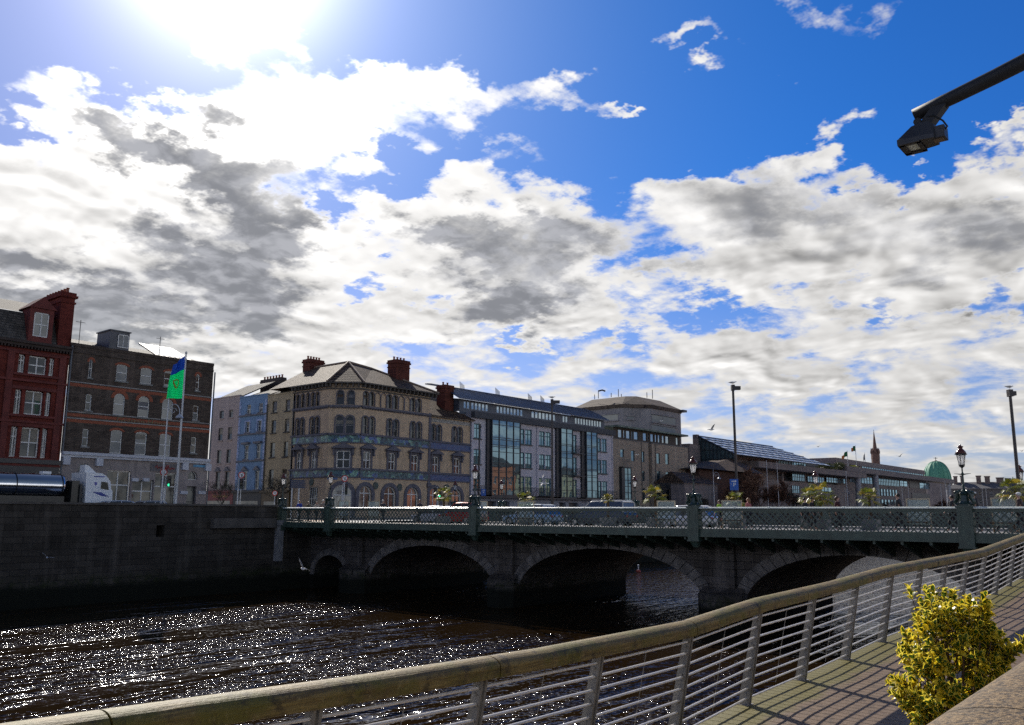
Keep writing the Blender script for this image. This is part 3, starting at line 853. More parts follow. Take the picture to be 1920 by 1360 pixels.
for k in range(70):
    u = BX0 + .12 + k * .25
    if u < xr_ - .12: FN.box(mb, u, u + .12, zc - .58, zc - .42, .002, .3)
mb.build("cornice", mat("dark_cornice", (.05, .035, .03), .8), rb)
mz = zc + 2.6
mb = MB()
mb.quad((BX0, YF + .1, zc), (xr_ - .5, YF + .1, zc), (xr_ - .5, YF + 1.3, mz), (BX0, YF + 1.3, mz))
mb.quad((BX0, YF + 1.25, mz + .02), (xr_ - .5, YF + 1.25, mz + .02), (xr_ - .5, YF + 6, mz + 1.9), (BX0, YF + 6, mz + 1.9))
mb.quad((xr_ - .5, YF + .1, zc), (xr_ - .5, YF + 12, zc), (xr_ - .5, YF + 6, mz + 1.9), (xr_ - .5, YF + 1.3, mz))
mb.build("roof", slate, rb)
dr = FN.rect(62, 90, 603, 641)
for k in (0, 1, 2):
    a, b, c, d = dr[0] - k * Wm, dr[1] - k * Wm, zc + .55, zc + .55 + 2.0
    if a < BX0: continue
    mb = MB()
    FN.box(mb, a - .35, a - .02, zc, d + .35, -1.6, .0); FN.box(mb, b + .02, b + .35, zc, d + .35, -1.6, .0)
    FN.box(mb, a - .02, b + .02, zc, c, -.5, -.01); FN.box(mb, a - .02, b + .02, d, d + .35, -1.6, -.01)
    m_ = (a + b) / 2
    mb.loft([[FN.p(a - .55, d + .35, .12), FN.p(b + .55, d + .35, .12), FN.p(m_, d + 1.35, .12)], [FN.p(a - .55, d + .35, -2.2), FN.p(b + .55, d + .35, -2.2), FN.p(m_, d + 1.35, -2.2)]])
    dm = mb.build("dormer", red_stone, rb)
    window(dm, FN, op(a, b, c, d), white_fr, g_blind, 'cross', .10, .08)
p = onX(133, 553, xr_ + .2); pz = p.z
chimney(rb, xr_ - 1.0, xr_ + .1, YF + .15, YF + 4.6, zc, pz - .1, red_brick, 8, 'y', .18)
mb = MB(); mb.box(xr_ - .5, xr_ + .05, YF + 5.5, YF + 8.5, zc - .5, zc + 1.2); mb.build("chimney", red_brick, rb)
mb = MB(); wall(mb, FN, BX0, xr_, SZ, zg, [op(BX0 + .6 + k * 4.3, BX0 + 4.1 + k * 4.3, SZ + .5, zg - 1.3) for k in range(4)], .3, .05)
FN.box(mb, BX0, xr_, zg - .35, zg, .05, .35); FN.box(mb, BX0, xr_, zg - 1.1, zg - .45, .06, .16)
sf = mb.build("shopfront", mat("black_shopfront", (.03, .03, .035), .4), rb)
mb = MB()
for k in range(4): FN.box(mb, BX0 + .6 + k * 4.3, BX0 + 4.1 + k * 4.3, SZ + .5, zg - 1.3, -.2, -.19)
mb.build("shop_window", g_warm, sf)
mb = MB(); mb.tube([(xr_ + .12, YF - .14, zc + .2), (xr_ + .12, YF - .14, SZ)], .07, 8); mb.build("downpipe", gutter, rb)

# --- brown brick building with lettering
gx0 = xr_ + .02; gx1 = FN.hit(393.5, 800)[0]
zt = FN.hit(265, 667)[1]; zf = FN.hit(255, 857)[1]
gb = thing("brick_building", ((gx0 + gx1) / 2, YF + 7, SZ), "brown brick building with gold lettering on its wall and a pale shopfront", "building")
cw = [(212.9, 233.8), (259.2, 280.2), (304.4, 325.2)]
G1 = grid(FN, cw, 760, [(685.5, 716.3)], 240, 'seg'); G2 = grid(FN, cw, 760, [(738.4, 779)], 228, 'seg', .45); G3 = grid(FN, cw, 760, [(807, 851)], 224, 'seg')
cn = [(160, 171), (362.9, 372.8)]
H1 = grid(FN, [(160.5, 167)], 760, [(680, 709)], 170) + grid(FN, [(364.5, 371)], 760, [(708, 737)], 372)
H1 = [op(o[0], o[1], G1[0][2] - .05, G1[0][3] + .1, 'arch', .25) for o in H1]
H2 = [op(o[0], o[1], G2[0][2] + .15, G2[0][3] - .35) for o in grid(FN, cn, 760, [(738, 777)], 200)]
H3 = [op(o[0], o[1], G3[0][2] + .45, G3[0][3] - .1) for o in grid(FN, cn, 760, [(738, 777)], 200)]
allw = G1 + G2 + G3 + H1 + H2 + H3
mb = MB(); wall(mb, FN, gx0, gx1, zf, zt, allw, .16)
mb.quad((gx1, YF, SZ), (gx1, YF + 14, SZ), (gx1, YF + 14, zt), (gx1, YF, zt))
FN.box(mb, gx0, gx1, zt - .004, zt + .25, -.3, .06)
FN.box(mb, gx0, gx1, zt - .55, zt - .4, .002, .08)
mb.build("wall", brown_brick, gb)
for o in allw:
    wide = o[1] - o[0] > .8
    window(gb, FN, o, white_fr, g_blind if wide else g_dark, 'sash', .14, .065, mat("granite_sill", (.2, .2, .19), .8))
orb = mat("orange_brick_trim", (.28, .085, .045), .85, var=.25, scale=6)
for o in G1 + G2 + G3 + H1:
    mb = MB(); band(mb, FN, o, .30 if o in G2 else .2, .002, .024, False); mb.build("window_arch", orb, gb)
mb = MB()
for v in (G2[0][2] - .45, G3[0][3] + .38, G1[0][2] - .9):
    FN.box(mb, gx0, gx1, v, v + .26, .002, .018)
mb.build("red_brick_band", orb, gb)
mb = MB()
for v in (G2[0][2] - .1, G1[0][2] - .58, G3[0][3] + .66):
    FN.box(mb, gx0, gx1, v, v + .09, .019, .05)
mb.build("string_course", mat("pale_string", (.30, .29, .28), .8), gb)
gt = FN.hit(269, 792); text("Grattan House", .72, FN, gt[0], gt[1], mat("dull_gold_letters", (.17, .12, .055), .5), gb, .03, sx=1.12)
# ground floor shopfront
gst = mat("pink_stone", (.30, .26, .25), .8, var=.15, streak=.3)
def GG(x0, x1, yt, yb): 
    r = FN.rect(x0, x1, yt, yb); return op(*r)
shop = [GG(198, 243, 883, 940), GG(246, 286, 900, 942), GG(288, 330, 887, 944)]
ds = [op(*FN.rect(351, 369, 884, 900), ), op(*FN.rect(352, 362, 912, 950))]
door1 = op(*FN.rect(142, 166, 869, 945), 'arch')
door1 = op(door1[0], door1[1], SZ + .1, door1[3], 'arch')
fanl = op(ds[0][0], ds[0][1], ds[0][2], ds[0][3], 'arch')
ops_ = [op(o[0], o[1], SZ + .3, o[3]) for o in shop] + [door1, fanl, op(ds[0][0], ds[0][1], SZ + .1, ds[1][3])]
mb = MB(); wall(mb, FN, gx0, gx1, SZ, zf, ops_, .25, .12)
mb.build("shopfront", gst, gb)
mb = MB()
FN.box(mb, gx0, gx1, zf - .12, zf + .12, .12, .55); FN.box(mb, gx0, gx1, zf - .32, zf - .12, .12, .38)
for xx in (122, 184, 345, 388):
    u = FN.hit(xx, 860)[0]; FN.box(mb, u - .28, u + .28, zf - .95, zf - .32, .13, .42)
mb.build("cornice", mat("pale_cornice", (.52, .54, .60), .6, var=.1), gb)
for o in ops_[:3]:
    window(gb, FN, o, white_fr, g_warm, 'tee', .2, .09)
window(gb, FN, fanl, white_fr, g_dark, 'bars', .2, .05); window(gb, FN, door1, dark_fr, g_dark, 'tee', .2, .08); window(gb, FN, ops_[5], dark_fr, g_dark, 'sash', .2, .08)
mb = MB(); sg = FN.rect(281, 332, 870, 885)
FN.box(mb, sg[0], sg[1], sg[2], sg[3], .13, .2); s_o = mb.build("shop_sign", mat("grey_sign_board", (.14, .13, .135), .6), gb)
mbs = MB(); uc, vc = (sg[0] + sg[1]) / 2, (sg[2] + sg[3]) / 2
pts_ = [(-.95, .0), (-.8, .22), (-.72, -.15), (-.55, .08), (-.45, -.12), (-.3, .1), (-.2, -.1), (-.05, .08), (.08, -.08), (.18, .28), (.22, -.22), (.35, .26), (.42, -.05), (.55, -.18), (.68, .05), (.82, -.1), (1.0, -.02)]
mbs.tube([FN.p(uc + a_ * .95, vc + b_ * .9, .23) for a_, b_ in pts_], .035, 5); mbs.build("lettering", mat("red_script", (.45, .03, .03), .5), s_o)
mb = MB(); sg = FN.rect(361, 383, 872, 876.5); FN.box(mb, sg[0], sg[1], sg[2], sg[3], .13, .17); mb.build("blue_sign", mat("blue_letters", (.10, .30, .50), .5), gb)
for (xa, xb, ya, yb) in ((245, 257, 897, 903), (266, 277, 897, 903), (336, 349, 921, 927), (370, 383, 921, 927)):
    mb = MB(); r_ = FN.rect(xa, xb, ya, yb); FN.box(mb, r_[0], r_[1], r_[2], r_[3], .12, .3)
    mb.build("capital", mat("pale_cornice", (.5, .5, .5)), gb)
# roof pieces
mb = MB()
mb.quad((gx0 + .2, YF + .4, zt + .1), (gx1 - .2, YF + .4, zt + .1), (gx1 - .2, YF + 6, zt + 1.7), (gx0 + .2, YF + 6, zt + 1.7))
mb.quad((gx0 + .2, YF + 11, zt + .1), (gx1 - .2, YF + 11, zt + .1), (gx1 - .2, YF + 6, zt + 1.7), (gx0 + .2, YF + 6, zt + 1.7))
mb.build("roof", slate, gb)
a_ = FN.rect(217, 257, 630, 660)
mb = MB(); mb.box(a_[0] + .6, a_[1] + .5, YF + 2.5, YF + 5, zt, zt + 2.35); mb.box(a_[0] + .5, a_[1] + .6, YF + 2.4, YF + 5.1, zt + 2.35, zt + 2.45)
rbx = mb.build("roof_box", lead, gb)
Fb = Fr((0, YF + 2.5, 0), (1, 0, 0), (0, -1, 0)); q0 = a_[0] + 1.3; window(rbx, Fb, op(q0, q0 + 1.0, zt + .9, zt + 2.1), white_fr, g_blind, 'bars', -.06, .07, nb=2)
q = FN.hit(300, 670)[0]; q2 = FN.hit(362, 670)[0]
mb = MB(); roofpoly(mb, [(q, YF + .6, zt + .35), (q2 + .3, YF + .6, zt + .35), (q2 - .4, YF + 3.2, zt + 1.75), (q - .5, YF + 3.2, zt + 1.75)], .12)
sk = mb.build("skylight", lead, gb)
for k in range(6):
    a = q + .15 + (q2 - q) * k / 6; b = a + (q2 - q) / 6 - .2
    mb = MB(); mb.quad((a, YF + .8, zt + .475), (b, YF + .8, zt + .475), (b - .4, YF + 3.0, zt + 1.66), (a - .4, YF + 3.0, zt + 1.66)); mb.build("pane", g_blue, sk)
mb = MB()
for (xx, h) in ((157, 1.2), (310, .9)):
    u = FN.hit(xx, 650)[0]; mb.tube([(u, YF + 1, zt), (u, YF + 1, zt + 1.3 + h)], .03, 5); mb.tube([(u - .4, YF + 1, zt + 1.1 + h), (u + .4, YF + 1, zt + 1.1 + h)], .02, 4)
mb.build("aerial", dark_fr, gb)
mb = MB(); mb.tube([(gx1 + .1, YF - .12, zt - .6), (gx1 + .1, YF - .12, SZ)], .07, 8); mb.build("downpipe", gutter, gb)

# --- side-street terrace facing east
XE = 60.2
FE = Fr((XE, 0, 0), (0, -1, 0), (-1, 0, 0))
def eh(px, py): return FE.hit(px, py)
def terrace(name, label, x0, x1, ytop, wm, ops, wind, sillm, extra=None):
    u0, u1 = eh(x0, 850)[0], eh(x1, 850)[0]; zt_ = eh((x0 + x1) / 2, ytop)[1]
    t = thing(name, (XE + 5, -(u0 + u1) / 2, SZ), label, "building")
    mb = MB(); wall(mb, FE, u0, u1, SZ, zt_, ops, .22)
    mb.quad(FE.p(u0, SZ), FE.p(u0, SZ, -10), FE.p(u0, zt_, -10), FE.p(u0, zt_)); mb.quad(FE.p(u1, SZ), FE.p(u1, SZ, -10), FE.p(u1, zt_, -10), FE.p(u1, zt_))
    FE.box(mb, u0, u1, zt_ - .004, zt_ + .14, -.25, .07)
    mb.build("wall", wm, t)
    for o in ops: window(t, FE, o, wind, g_dark, 'sash', .18, .06, sillm)
    return t, u0, u1, zt_
pk = grid(FE, [(406.3, 414.5), (424, 432)], 860, [(771, 785), (803, 826), (844, 869), (885, 917)], 415)
pink = mat("pink_render", (.40, .33, .31), .85, var=.10, streak=.3)
t_, a, b, z_ = terrace("pink_building", "narrow pink rendered house with paired sash windows left of the bright blue house", 393, 444, 747, pink, pk, dark_fr, pink)
mb = MB(); roofpoly(mb, [FE.p(a, z_ + .1, -.4), FE.p(b, z_ + .1, -.4), FE.p(b, z_ + 2.4, -5), FE.p(a, z_ + 2.4, -5)]); mb.build("roof", slate, t_)
chimney(t_, XE + 5.5, XE + 6.3, -b - .5, -b + 4.0, z_, z_ + 3.0, mat("sooty_chimney", (.07, .055, .05), .9), 7, 'y', .08)
for o in (pk[3], pk[7]): mb = MB(); mb.loft([[FE.p(o[0] - .2, o[3] + .05, .02), FE.p(o[1] + .2, o[3] + .05, .02), FE.p((o[0] + o[1]) / 2, o[3] + .6, .02)], [FE.p(o[0] - .2, o[3] + .05, .25), FE.p(o[1] + .2, o[3] + .05, .25), FE.p((o[0] + o[1]) / 2, o[3] + .6, .25)]]); mb.build("pediment", stone_tr, t_)
bl = grid(FE, [(457, 465), (479.5, 487.5)], 860, [(759.5, 776), (791, 811), (835, 861), (884, 918)], 466)
blue = mat("blue_render", (.17, .28, .44), .8, var=.10, streak=.3)
blue_q = mat("pale_blue_quoin", (.35, .42, .62), .8)
t_, a, b, z_ = terrace("blue_building", "narrow bright blue house with pale quoins between the pink and the cream houses", 444.3, 496.5, 744, blue, bl, white_fr, stone_tr)
for u in (a, b - .42):
    mb = MB(); v = SZ + 4
    while v < z_ - .5:
        FE.box(mb, u, u + (.42 if int(v * 2) % 2 else .3), v, v + .36, .002, .05); v += .44
    mb.build("quoin", blue_q, t_)
for o in bl[1::4]: mb = MB(); band(mb, FE, o, .16, .002, .06); mb.build("window_surround", blue_q, t_)
mb = MB()
for o in (bl[0], bl[1], bl[2]):
    FE.box(mb, a, b, o[2] - .32, o[2] - .16, .002, .2)
for o in (bl[2], bl[6]): FE.box(mb, o[0] - .3, o[1] + .3, o[3] + .1, o[3] + .35, .002, .35)
mb.build("cornice", stone_tr, t_)
for o in (bl[3], bl[7]): mb = MB(); mb.loft([[FE.p(o[0] - .25, o[3] + .1, .02), FE.p(o[1] + .25, o[3] + .1, .02), FE.p((o[0] + o[1]) / 2, o[3] + .6, .02)], [FE.p(o[0] - .25, o[3] + .1, .25), FE.p(o[1] + .25, o[3] + .1, .25), FE.p((o[0] + o[1]) / 2, o[3] + .6, .25)]]); mb.build("pediment", stone_tr, t_)
mb = MB(); roofpoly(mb, [FE.p(a, z_ + .1, -.4), FE.p(b, z_ + .1, -.4), FE.p(b, z_ + 1.9, -5), FE.p(a, z_ + 1.9, -5)]); mb.build("roof", slate, t_)
yl = grid(FE, [(507.6, 516.5), (532.5, 541)], 820, [(751.5, 772.5), (787, 811), (829, 857), (880, 914)], 524)
cream = mat("cream_render", (.42, .34, .22), .85, var=.14, streak=.4)
t_, a, b, z_ = terrace("cream_building", "plain cream rendered house with dark windows between the blue house and the frieze building", 496.8, 549, 740, cream, yl, dark_fr, mat("dark_sill", (.07, .065, .06), .8))
mb = MB(); pa, pb, pc, pd = FE.p(a, z_ + .1, -.3), FE.p(b, z_ + .1, -.3), FE.p(b, z_ + .1, -9), FE.p(a, z_ + .1, -9); ap = FE.p((a + b) / 2 + .6, z_ + 2.7, -4)
for q in ((pa, pb, ap), (pb, pc, ap), (pc, pd, ap), (pd, pa, ap)): mb.poly(q)
mb.build("roof", slate, t_)
mb = MB(); mb.tube([FE.p(b - .15, z_ - 1, .1), FE.p(b - .15, SZ, .1)], .06, 6); mb.tube([FE.p(a + .1, z_ - 1, .1), FE.p(a + .1, SZ, .1)], .07, 6); mb.build("downpipe", dark_fr, t_)
# shopfronts of the terrace: red, dark, yellow
for (x0, x1, cm, lab) in ((392, 444, (.16, .008, .012), None), (444.3, 496.5, (.015, .016, .02), None), (496.8, 549, (.10, .06, .015), None)):
    u0, u1 = eh(x0, 900)[0], eh(x1, 900)[0]
    root = {392: 'pink_building', 444.3: 'blue_building', 496.8: 'cream_building'}[x0]; root = bpy.data.objects[root]
    v1 = eh((x0 + x1) / 2, 924)[1]
    mb = MB(); FE.box(mb, u0 + .02, u1 - .02, SZ, v1, .01, .4); FE.box(mb, u0 + .02, u1 - .02, v1, v1 + .25, .01, .7); s1 = mb.build("shopfront", mat("shop_%d" % x0, cm, .5), root)
    mb = MB(); FE.box(mb, u0 + .6, u1 - .6, SZ + .6, v1 - 1.0, .402, .41); mb.build("shop_window", g_warm, s1)
text("THE TURKS HEAD", .42, FE, (eh(392, 930)[0] + eh(444, 930)[0]) / 2, eh(418, 931)[1], mat("gold_letters", (.5, .32, .08), .5), bpy.data.objects['pink_building'], .41)

# --- frieze building on the corner
tan = mat("tan_render", (.56, .42, .285), .85, var=.12, streak=.35)
tile_f = None
def frieze_mat(name, blueish):
    m, nt, b = _new(name)
    v = nt.nodes.new('ShaderNodeTexVoronoi'); v.inputs['Scale'].default_value = 1.9; nt.links.new(_pos(nt), v.inputs['Vector'])
    sp = nt.nodes.new('ShaderNodeSeparateColor'); nt.links.new(v.outputs['Color'], sp.inputs[0])
    if blueish:
        o = _mixc(nt, _noise(nt, 3, 3), (.035, .075, .20), (.06, .11, .26))
    else:
        o = _mixc(nt, sp.outputs[0], (.02, .06, .13), (.09, .20, .19)); o = _mixc(nt, _ramp(nt, sp.outputs[1], .62, .8), o, (.24, .45, .36)); o = _mixc(nt, _ramp(nt, sp.outputs[2], .7, .9), o, (.10, .17, .42))
        o = _mixc(nt, _ramp(nt, _noise(nt, 7, 4), .5, .62), o, (.015, .03, .045))
    nt.links.new(o, b.inputs['Base Color']); b.inputs['Roughness'].default_value = .35
    _bump(nt, b, v.outputs['Distance'], .6, .08)
    return m
fz = frieze_mat("ceramic_frieze", False); fzb = frieze_mat("blue_tile_panel", True)
trim = mat("blue_grey_stone", (.135, .13, .155), .75, var=.25, scale=3, streak=.3)
cxE = XE
uN0 = FN.hit(676, 800)[0]; uN1 = FN.hit(806, 800)[0]; uN2 = FN.hit(883.5, 840)[0]
cdiag = uN0 - XE                             # chamfer runs from (XE, YF + c) to (uN0, YF)
FC = Fr((XE, YF + cdiag, 0), (1, -1, 0), (-1, -1, 0)); LC = cdiag * math.sqrt(2)
sE0 = eh(548, 800)[0]; sE1 = -(YF + cdiag)
sc_ = thing("corner_building", (XE + 8, YF + 6, SZ), "tan corner building with arcaded windows, blue ceramic friezes and a tiled hipped roof", "building")
zE = FN.hit(690, 720)[1]
zA = (FN.hit(686, 760.5)[1], FN.hit(686, 734)[1]); zB = (FN.hit(690, 817)[1], FN.hit(690, 781.5)[1]); zC = (FN.hit(686, 879.5)[1], FN.hit(686, 846.5)[1])
zF1 = (FN.hit(675, 831)[1], FN.hit(675, 816.5)[1]); zF2 = (FN.hit(660, 895)[1], FN.hit(660, 881)[1])
zG = (SZ + .2, FN.hit(684, 911)[1]); zBX = (FN.hit(820, 828.5)[1], FN.hit(820, 797)[1])
LF = []   # (frame, opening, style)
nA = [op(a, b, zA[0], zA[1], 'arch') for a, b, *_ in [FN.rect(681.2 + k * 11.05 + (k > 4) * .4, 690.6 + k * 11.05 - k * .10 + (k > 4) * .4, 740, 765) for k in range(10)]]
def pair(fr, x0, x1, z, yy, gap=.10, kind='arch'):
    a, b = fr.hit(x0, yy)[0], fr.hit(x1, yy)[0]; m_ = (a + b) / 2
    return [op(a + .12, m_ - gap, z[0], z[1], kind), op(m_ + gap, b - .12, z[0], z[1], kind)]
nB = sum([pair(FN, x0, x1, zB, 805) for x0, x1 in ((677, 703), (723.6, 748), (767.5, 791))], [])
nBx = sum([pair(FN, x0, x1, zB, 812) for x0, x1 in ((809, 831), (849, 870))], [])
nC = [op(FN.hit(x0, 865)[0], FN.hit(x1, 865)[0], zC[0], zC[1]) for x0, x1 in ((680, 694.5), (727.5, 740.5), (770.5, 783.5), (813, 824.6), (853, 864.5))]
nG = [op(FN.hit(x0, 925)[0], FN.hit(x1, 925)[0], zG[0] + .8, zG[1], 'arch') for x0, x1 in ((672, 696), (718.5, 741.5), (762, 784), (805, 827), (848, 867))]
blind = {2, 3, 6, 7}
mb = MB(); wall(mb, FN, uN0, uN1, SZ, zE, nA + nB + nC[:3] + nG[:3], .25)
wall(mb, FN, uN1, uN2, SZ, zBX[1] + 1.1, nBx + nC[3:] + nG[3:], .25, -.25)
mb.quad(FN.p(uN1, zBX[1], 0), FN.p(uN1, zBX[1], -12), FN.p(uN1, zE, -12), FN.p(uN1, zE, 0))
eA = [op(a, b, zA[0], zA[1], 'arch') for a, b in [(eh(x0, 750)[0], eh(x1, 750)[0]) for x0, x1 in ((555, 562), (564.5, 571), (574.5, 580.5), (583.5, 589.5), (592, 598.5))]]
eB = sum([pair(FE, x0, x1, zB, 800) for x0, x1 in ((553.5, 571.5), (580.3, 600))], [])
eC = [op(eh(x0, 860)[0], eh(x1, 860)[0], zC[0], zC[1]) for x0, x1 in ((556.5, 566), (583.5, 593.5))]
eG = [op(eh(x0, 930)[0], eh(x1, 930)[0], SZ + .9, SZ + 3.4) for x0, x1 in ((578.5, 595.5),)]
wall(mb, FE, sE0, sE1, SZ, zE, eA + eB + eC + eG, .25)
mC = LC / 2
cA = [op(mC - .95, mC - .22, zA[0], zA[1], 'arch'), op(mC + .22, mC + .95, zA[0], zA[1], 'arch')]
cB = [op(mC - 1.0, mC - .1, zB[0], zB[1], 'arch'), op(mC + .1, mC + 1.0, zB[0], zB[1], 'arch')]
cC = [op(mC - .75, mC + .75, zC[0], zC[1])]
cG = [op(mC - 1.05, mC + 1.05, SZ + .1, zG[1] + .1, 'arch')]
wall(mb, FC, 0, LC, SZ, zE, cA + cB + cC + cG, .25)
mb.build("wall", tan, sc_)
for fr, lst, st in ((FN, nA, 'A'), (FE, eA, 'A'), (FC, cA, 'A'), (FN, nB + nBx, 'B'), (FE, eB, 'B'), (FC, cB, 'B'), (FN, nC, 'C'), (FE, eC, 'C'), (FC, cC, 'C'), (FN, nG, 'G'), (FE, eG, 'S'), (FC, cG, 'G')):
    for i, o in enumerate(lst):
        dd = -.25 if fr is FN and o[0] > uN1 else 0
        if st == 'A' and fr is FN and i in blind:
            g = MB(); g.poly([fr.p(*q, -.08) for q in outline(o)]); g.build("blind_panel", tan, sc_); continue
        if st == 'A': window(sc_, fr, o, dark_fr, g_dark, 'sash', .22, .05, d=dd)
        elif st == 'B': window(sc_, fr, o, mat("grey_sash", (.3, .3, .3), .5), g_dark, 'sash', .2, .06, d=dd)
        elif st == 'C': window(sc_, fr, o, white_fr, g_dark, 'cross', .14, .10, d=dd)
        elif st == 'G': window(sc_, fr, o, white_fr, glass("arch_glass", (.12, .10, .08), .05, .10, .7, FK=.3), 'tee', .2, .10, d=dd)
        else: window(sc_, fr, o, white_fr, g_dark, 'grid', .2, .06, nb=4)
def surr(*a):
    mb = MB(); band(mb, *a); mb.build("window_surround", trim, sc_)
for fr, lst in ((FN, nA), (FE, eA), (FC, cA)):
    for o in lst: surr(fr, o, .09, .004, .06, True)
for fr, lst in ((FN, nB), (FE, eB), (FC, cB)):
    for o in lst: surr(fr, o, .13, .004, .10, True)
for o in nBx: surr(FN, o, .13, -.246, -.16, True)
for fr, lst, dd in ((FN, nC[:3], 0), (FN, nC[3:], -.25), (FE, eC, 0), (FC, cC, 0)):
    for o in lst:
        mb = MB(); band(mb, fr, o, .24, dd + .004, dd + .09, True)
        m_ = (o[0] + o[1]) / 2; w = (o[1] - o[0]) / 2 + .52
        for (q0, q1) in ((m_ - w + .12, m_ - w + .30), (m_ + w - .30, m_ + w - .12)): fr.box(mb, q0, q1, o[3] - .5, o[3] + .26, dd + .1, dd + .3)
        mb.build("window_surround", trim, sc_)
for fr, lst, dd in ((FN, nG[:3], 0), (FN, nG[3:], -.25), (FC, cG, 0)):
    for o in lst: surr(fr, o, .42, dd + .004, dd + .14, True)
for fr, lst, dd in ((FN, nC[:3], 0), (FN, nC[3:], -.25), (FE, eC, 0), (FC, cC, 0)):
    for o in lst:
        m_ = (o[0] + o[1]) / 2; w = (o[1] - o[0]) / 2 + .56
        mb = MB(); mb.loft([[fr.p(m_ - w, o[3] + .26, d), fr.p(m_ + w, o[3] + .26, d), fr.p(m_ + w, o[3] + .36, d), fr.p(m_, o[3] + .86, d), fr.p(m_ - w, o[3] + .36, d)] for d in (dd + .004, dd + .45)])
        mb.build("pediment", trim, sc_)
for fr, u0, u1, dd, m_ in ((FE, sE0, sE1, 0, fz), (FC, 0, LC, 0, fz), (FN, uN0, uN1, 0, fz), (FN, uN1 + .02, uN2, -.25, fzb)):
    for z0, z1 in (zF1, zF2):
        mb = MB(); fr.box(mb, u0 + .02, u1 - .02, z0 + .1, z1, dd + .004, dd + .07); mb.build("frieze", m_, sc_)
mb = MB()
for fr, u0, u1, dd in ((FE, sE0, sE1, 0), (FC, 0, LC, 0), (FN, uN0, uN1, 0), (FN, uN1 + .02, uN2, -.25)):
    for z0, z1 in (zF1, zF2):
        fr.box(mb, u0, u1, z1, z1 + .22, dd + .003, dd + .24); fr.box(mb, u0, u1, z0 - .04, z0 + .1, dd + .003, dd + .14)
    if dd == 0:
        fr.box(mb, u0, u1, zA[0] - .28, zA[0] - .06, .003, .22)
        u = u0 + .1
        while u < u1 - .1: fr.box(mb, u, u + .1, zA[0] - .42, zA[0] - .28, .003, .16); u += .24
        fr.box(mb, u0, u1, zA[1] - .42, zA[1] - .36, .061, .075) if False else None
mb.build("string_course", trim, sc_)
mb = MB()
for fr, xs_ in ((FN, [(704, 911), (749, 914), (838, 915)]), (FE, [(584.5, 904)])):
    for (px, py) in xs_:
        u, v = fr.hit(px, py); mb = MB(); mb.loft([[fr.p(u + .38 * math.cos(k * .5236), v + .42 * math.sin(k * .5236), d) for k in range(12)] for d in (-.1, .09)])
        mb.build("roundel", mat("green_roundel", (.04, .075, .07), .4), sc_)
mb = MB(); FN.box(mb, uN1 - .22, uN1 + .14, SZ, zBX[1] + 1.3, .003, .10); FN.box(mb, uN1 - .34, uN1 + .26, zG[1] + .15, zG[1] + .6, .003, .25); mb.build("pier", trim, sc_)
mb = MB()
for fr, px in ((FE, 0), (FN, 0)):
    pass
FN.box(mb, uN0 + .3, uN0 + 2.2, zG[1] + .62, zG[1] + .92, .004, .05); FC.box(mb, .1, 1.2, zG[1] + .62, zG[1] + .9, .004, .05)
mb.build("street_sign", mat("street_sign_blue", (.10, .16, .36), .5), sc_)
# roof: eaves, hips and tiles
ov = .75
yb_ = YF + 13
P = [Vector((XE - ov, -sE0, zE)), Vector((XE - ov, YF + cdiag - ov * .41, zE)), Vector((uN0 - ov * .41, YF - ov, zE)), Vector((uN1 + ov, YF - ov, zE)), Vector((uN1 + ov, yb_, zE)), Vector((XE - ov, yb_, zE))]
apz = zE + 3.1
r0 = Vector((XE + 4.2, YF + 4.6, apz)); r1 = Vector((uN1 - 4.6, YF + 5.6, apz - .1)); r2 = Vector((XE + 4.2, yb_ - 1, apz))
mb = MB()
mb.poly([P[1], P[2], r0]); mb.poly([P[2], P[3], r1, r0]); mb.poly([P[5], P[1], r0, r2]); mb.poly([P[3], P[4], r1]); mb.poly([P[4], P[5], r2, r0, r1])
mb.build("roof", clay_dark, sc_)
def mk_rib():
    mb = MB()
    for a, b in ((P[1], r0), (P[2], r0), (P[3], r1), (r0, r1), (r0, r2)):
        mb.tube([a + Vector((0, 0, .05)), b + Vector((0, 0, .05))], .11, 6)
    mb.build("ridge_tile", mat("ridge_tile", (.30, .22, .16), .7), sc_)
mk_rib()
mb = MB()
for fr, u0, u1 in ((FE, sE0, sE1 + .3), (FC, -.3, LC + .3), (FN, uN0 - .3, uN1 + ov)):
    fr.box(mb, u0, u1, zE - .14, zE - .01, -.2, ov - .02); fr.box(mb, u0, u1, zE - .75, zE - .6, .003, .12)
    u = u0 + .3
    while u < u1 - .3: fr.box(mb, u, u + .14, zE - .5, zE - .14, .003, ov - .15); u += .62
mb.build("eaves", mat("eaves_timber", (.10, .09, .08), .8), sc_)
zx = zBX[1] + 1.1
mb = MB(); roofpoly(mb, [(uN1 + .01, YF - .35, zx), (uN2 + .35, YF - .35, zx), (uN2 - 2.2, YF + 4.5, zx + 2.6), (uN1 + .01, YF + 4.5, zx + 2.6)], .12); mb.poly([(uN2 + .35, YF - .35, zx), (uN2 + .35, YF + 9, zx), (uN2 - 2.2, YF + 4.5, zx + 2.6)]); mb.build("roof", clay_dark, sc_)
mb = MB(); FN.box(mb, uN1, uN2 + .2, zx - .15, zx - .02, -.3, .3); FN.box(mb, uN1 + .1, uN2 - .1, zx - .75, zx - .3, -.246, -.2); mb.build("eaves", mat("white_eaves", (.34, .33, .31), .8, var=.6, scale=6), sc_)
red_ch = blocks("chimney_brick", (.11, .035, .025), (.16, .05, .035), (.05, .03, .03), .46, .15, .012, .9, .4)
Yc = YF + 2.6; fc = Fr((0, Yc, 0), (1, 0, 0), (0, -1, 0)); q = fc.rect(743.5, 768, 671, 725)
chimney(sc_, q[0], q[1], Yc, Yc + 1.6, zE + .3, q[3] - .3, red_ch, 4)
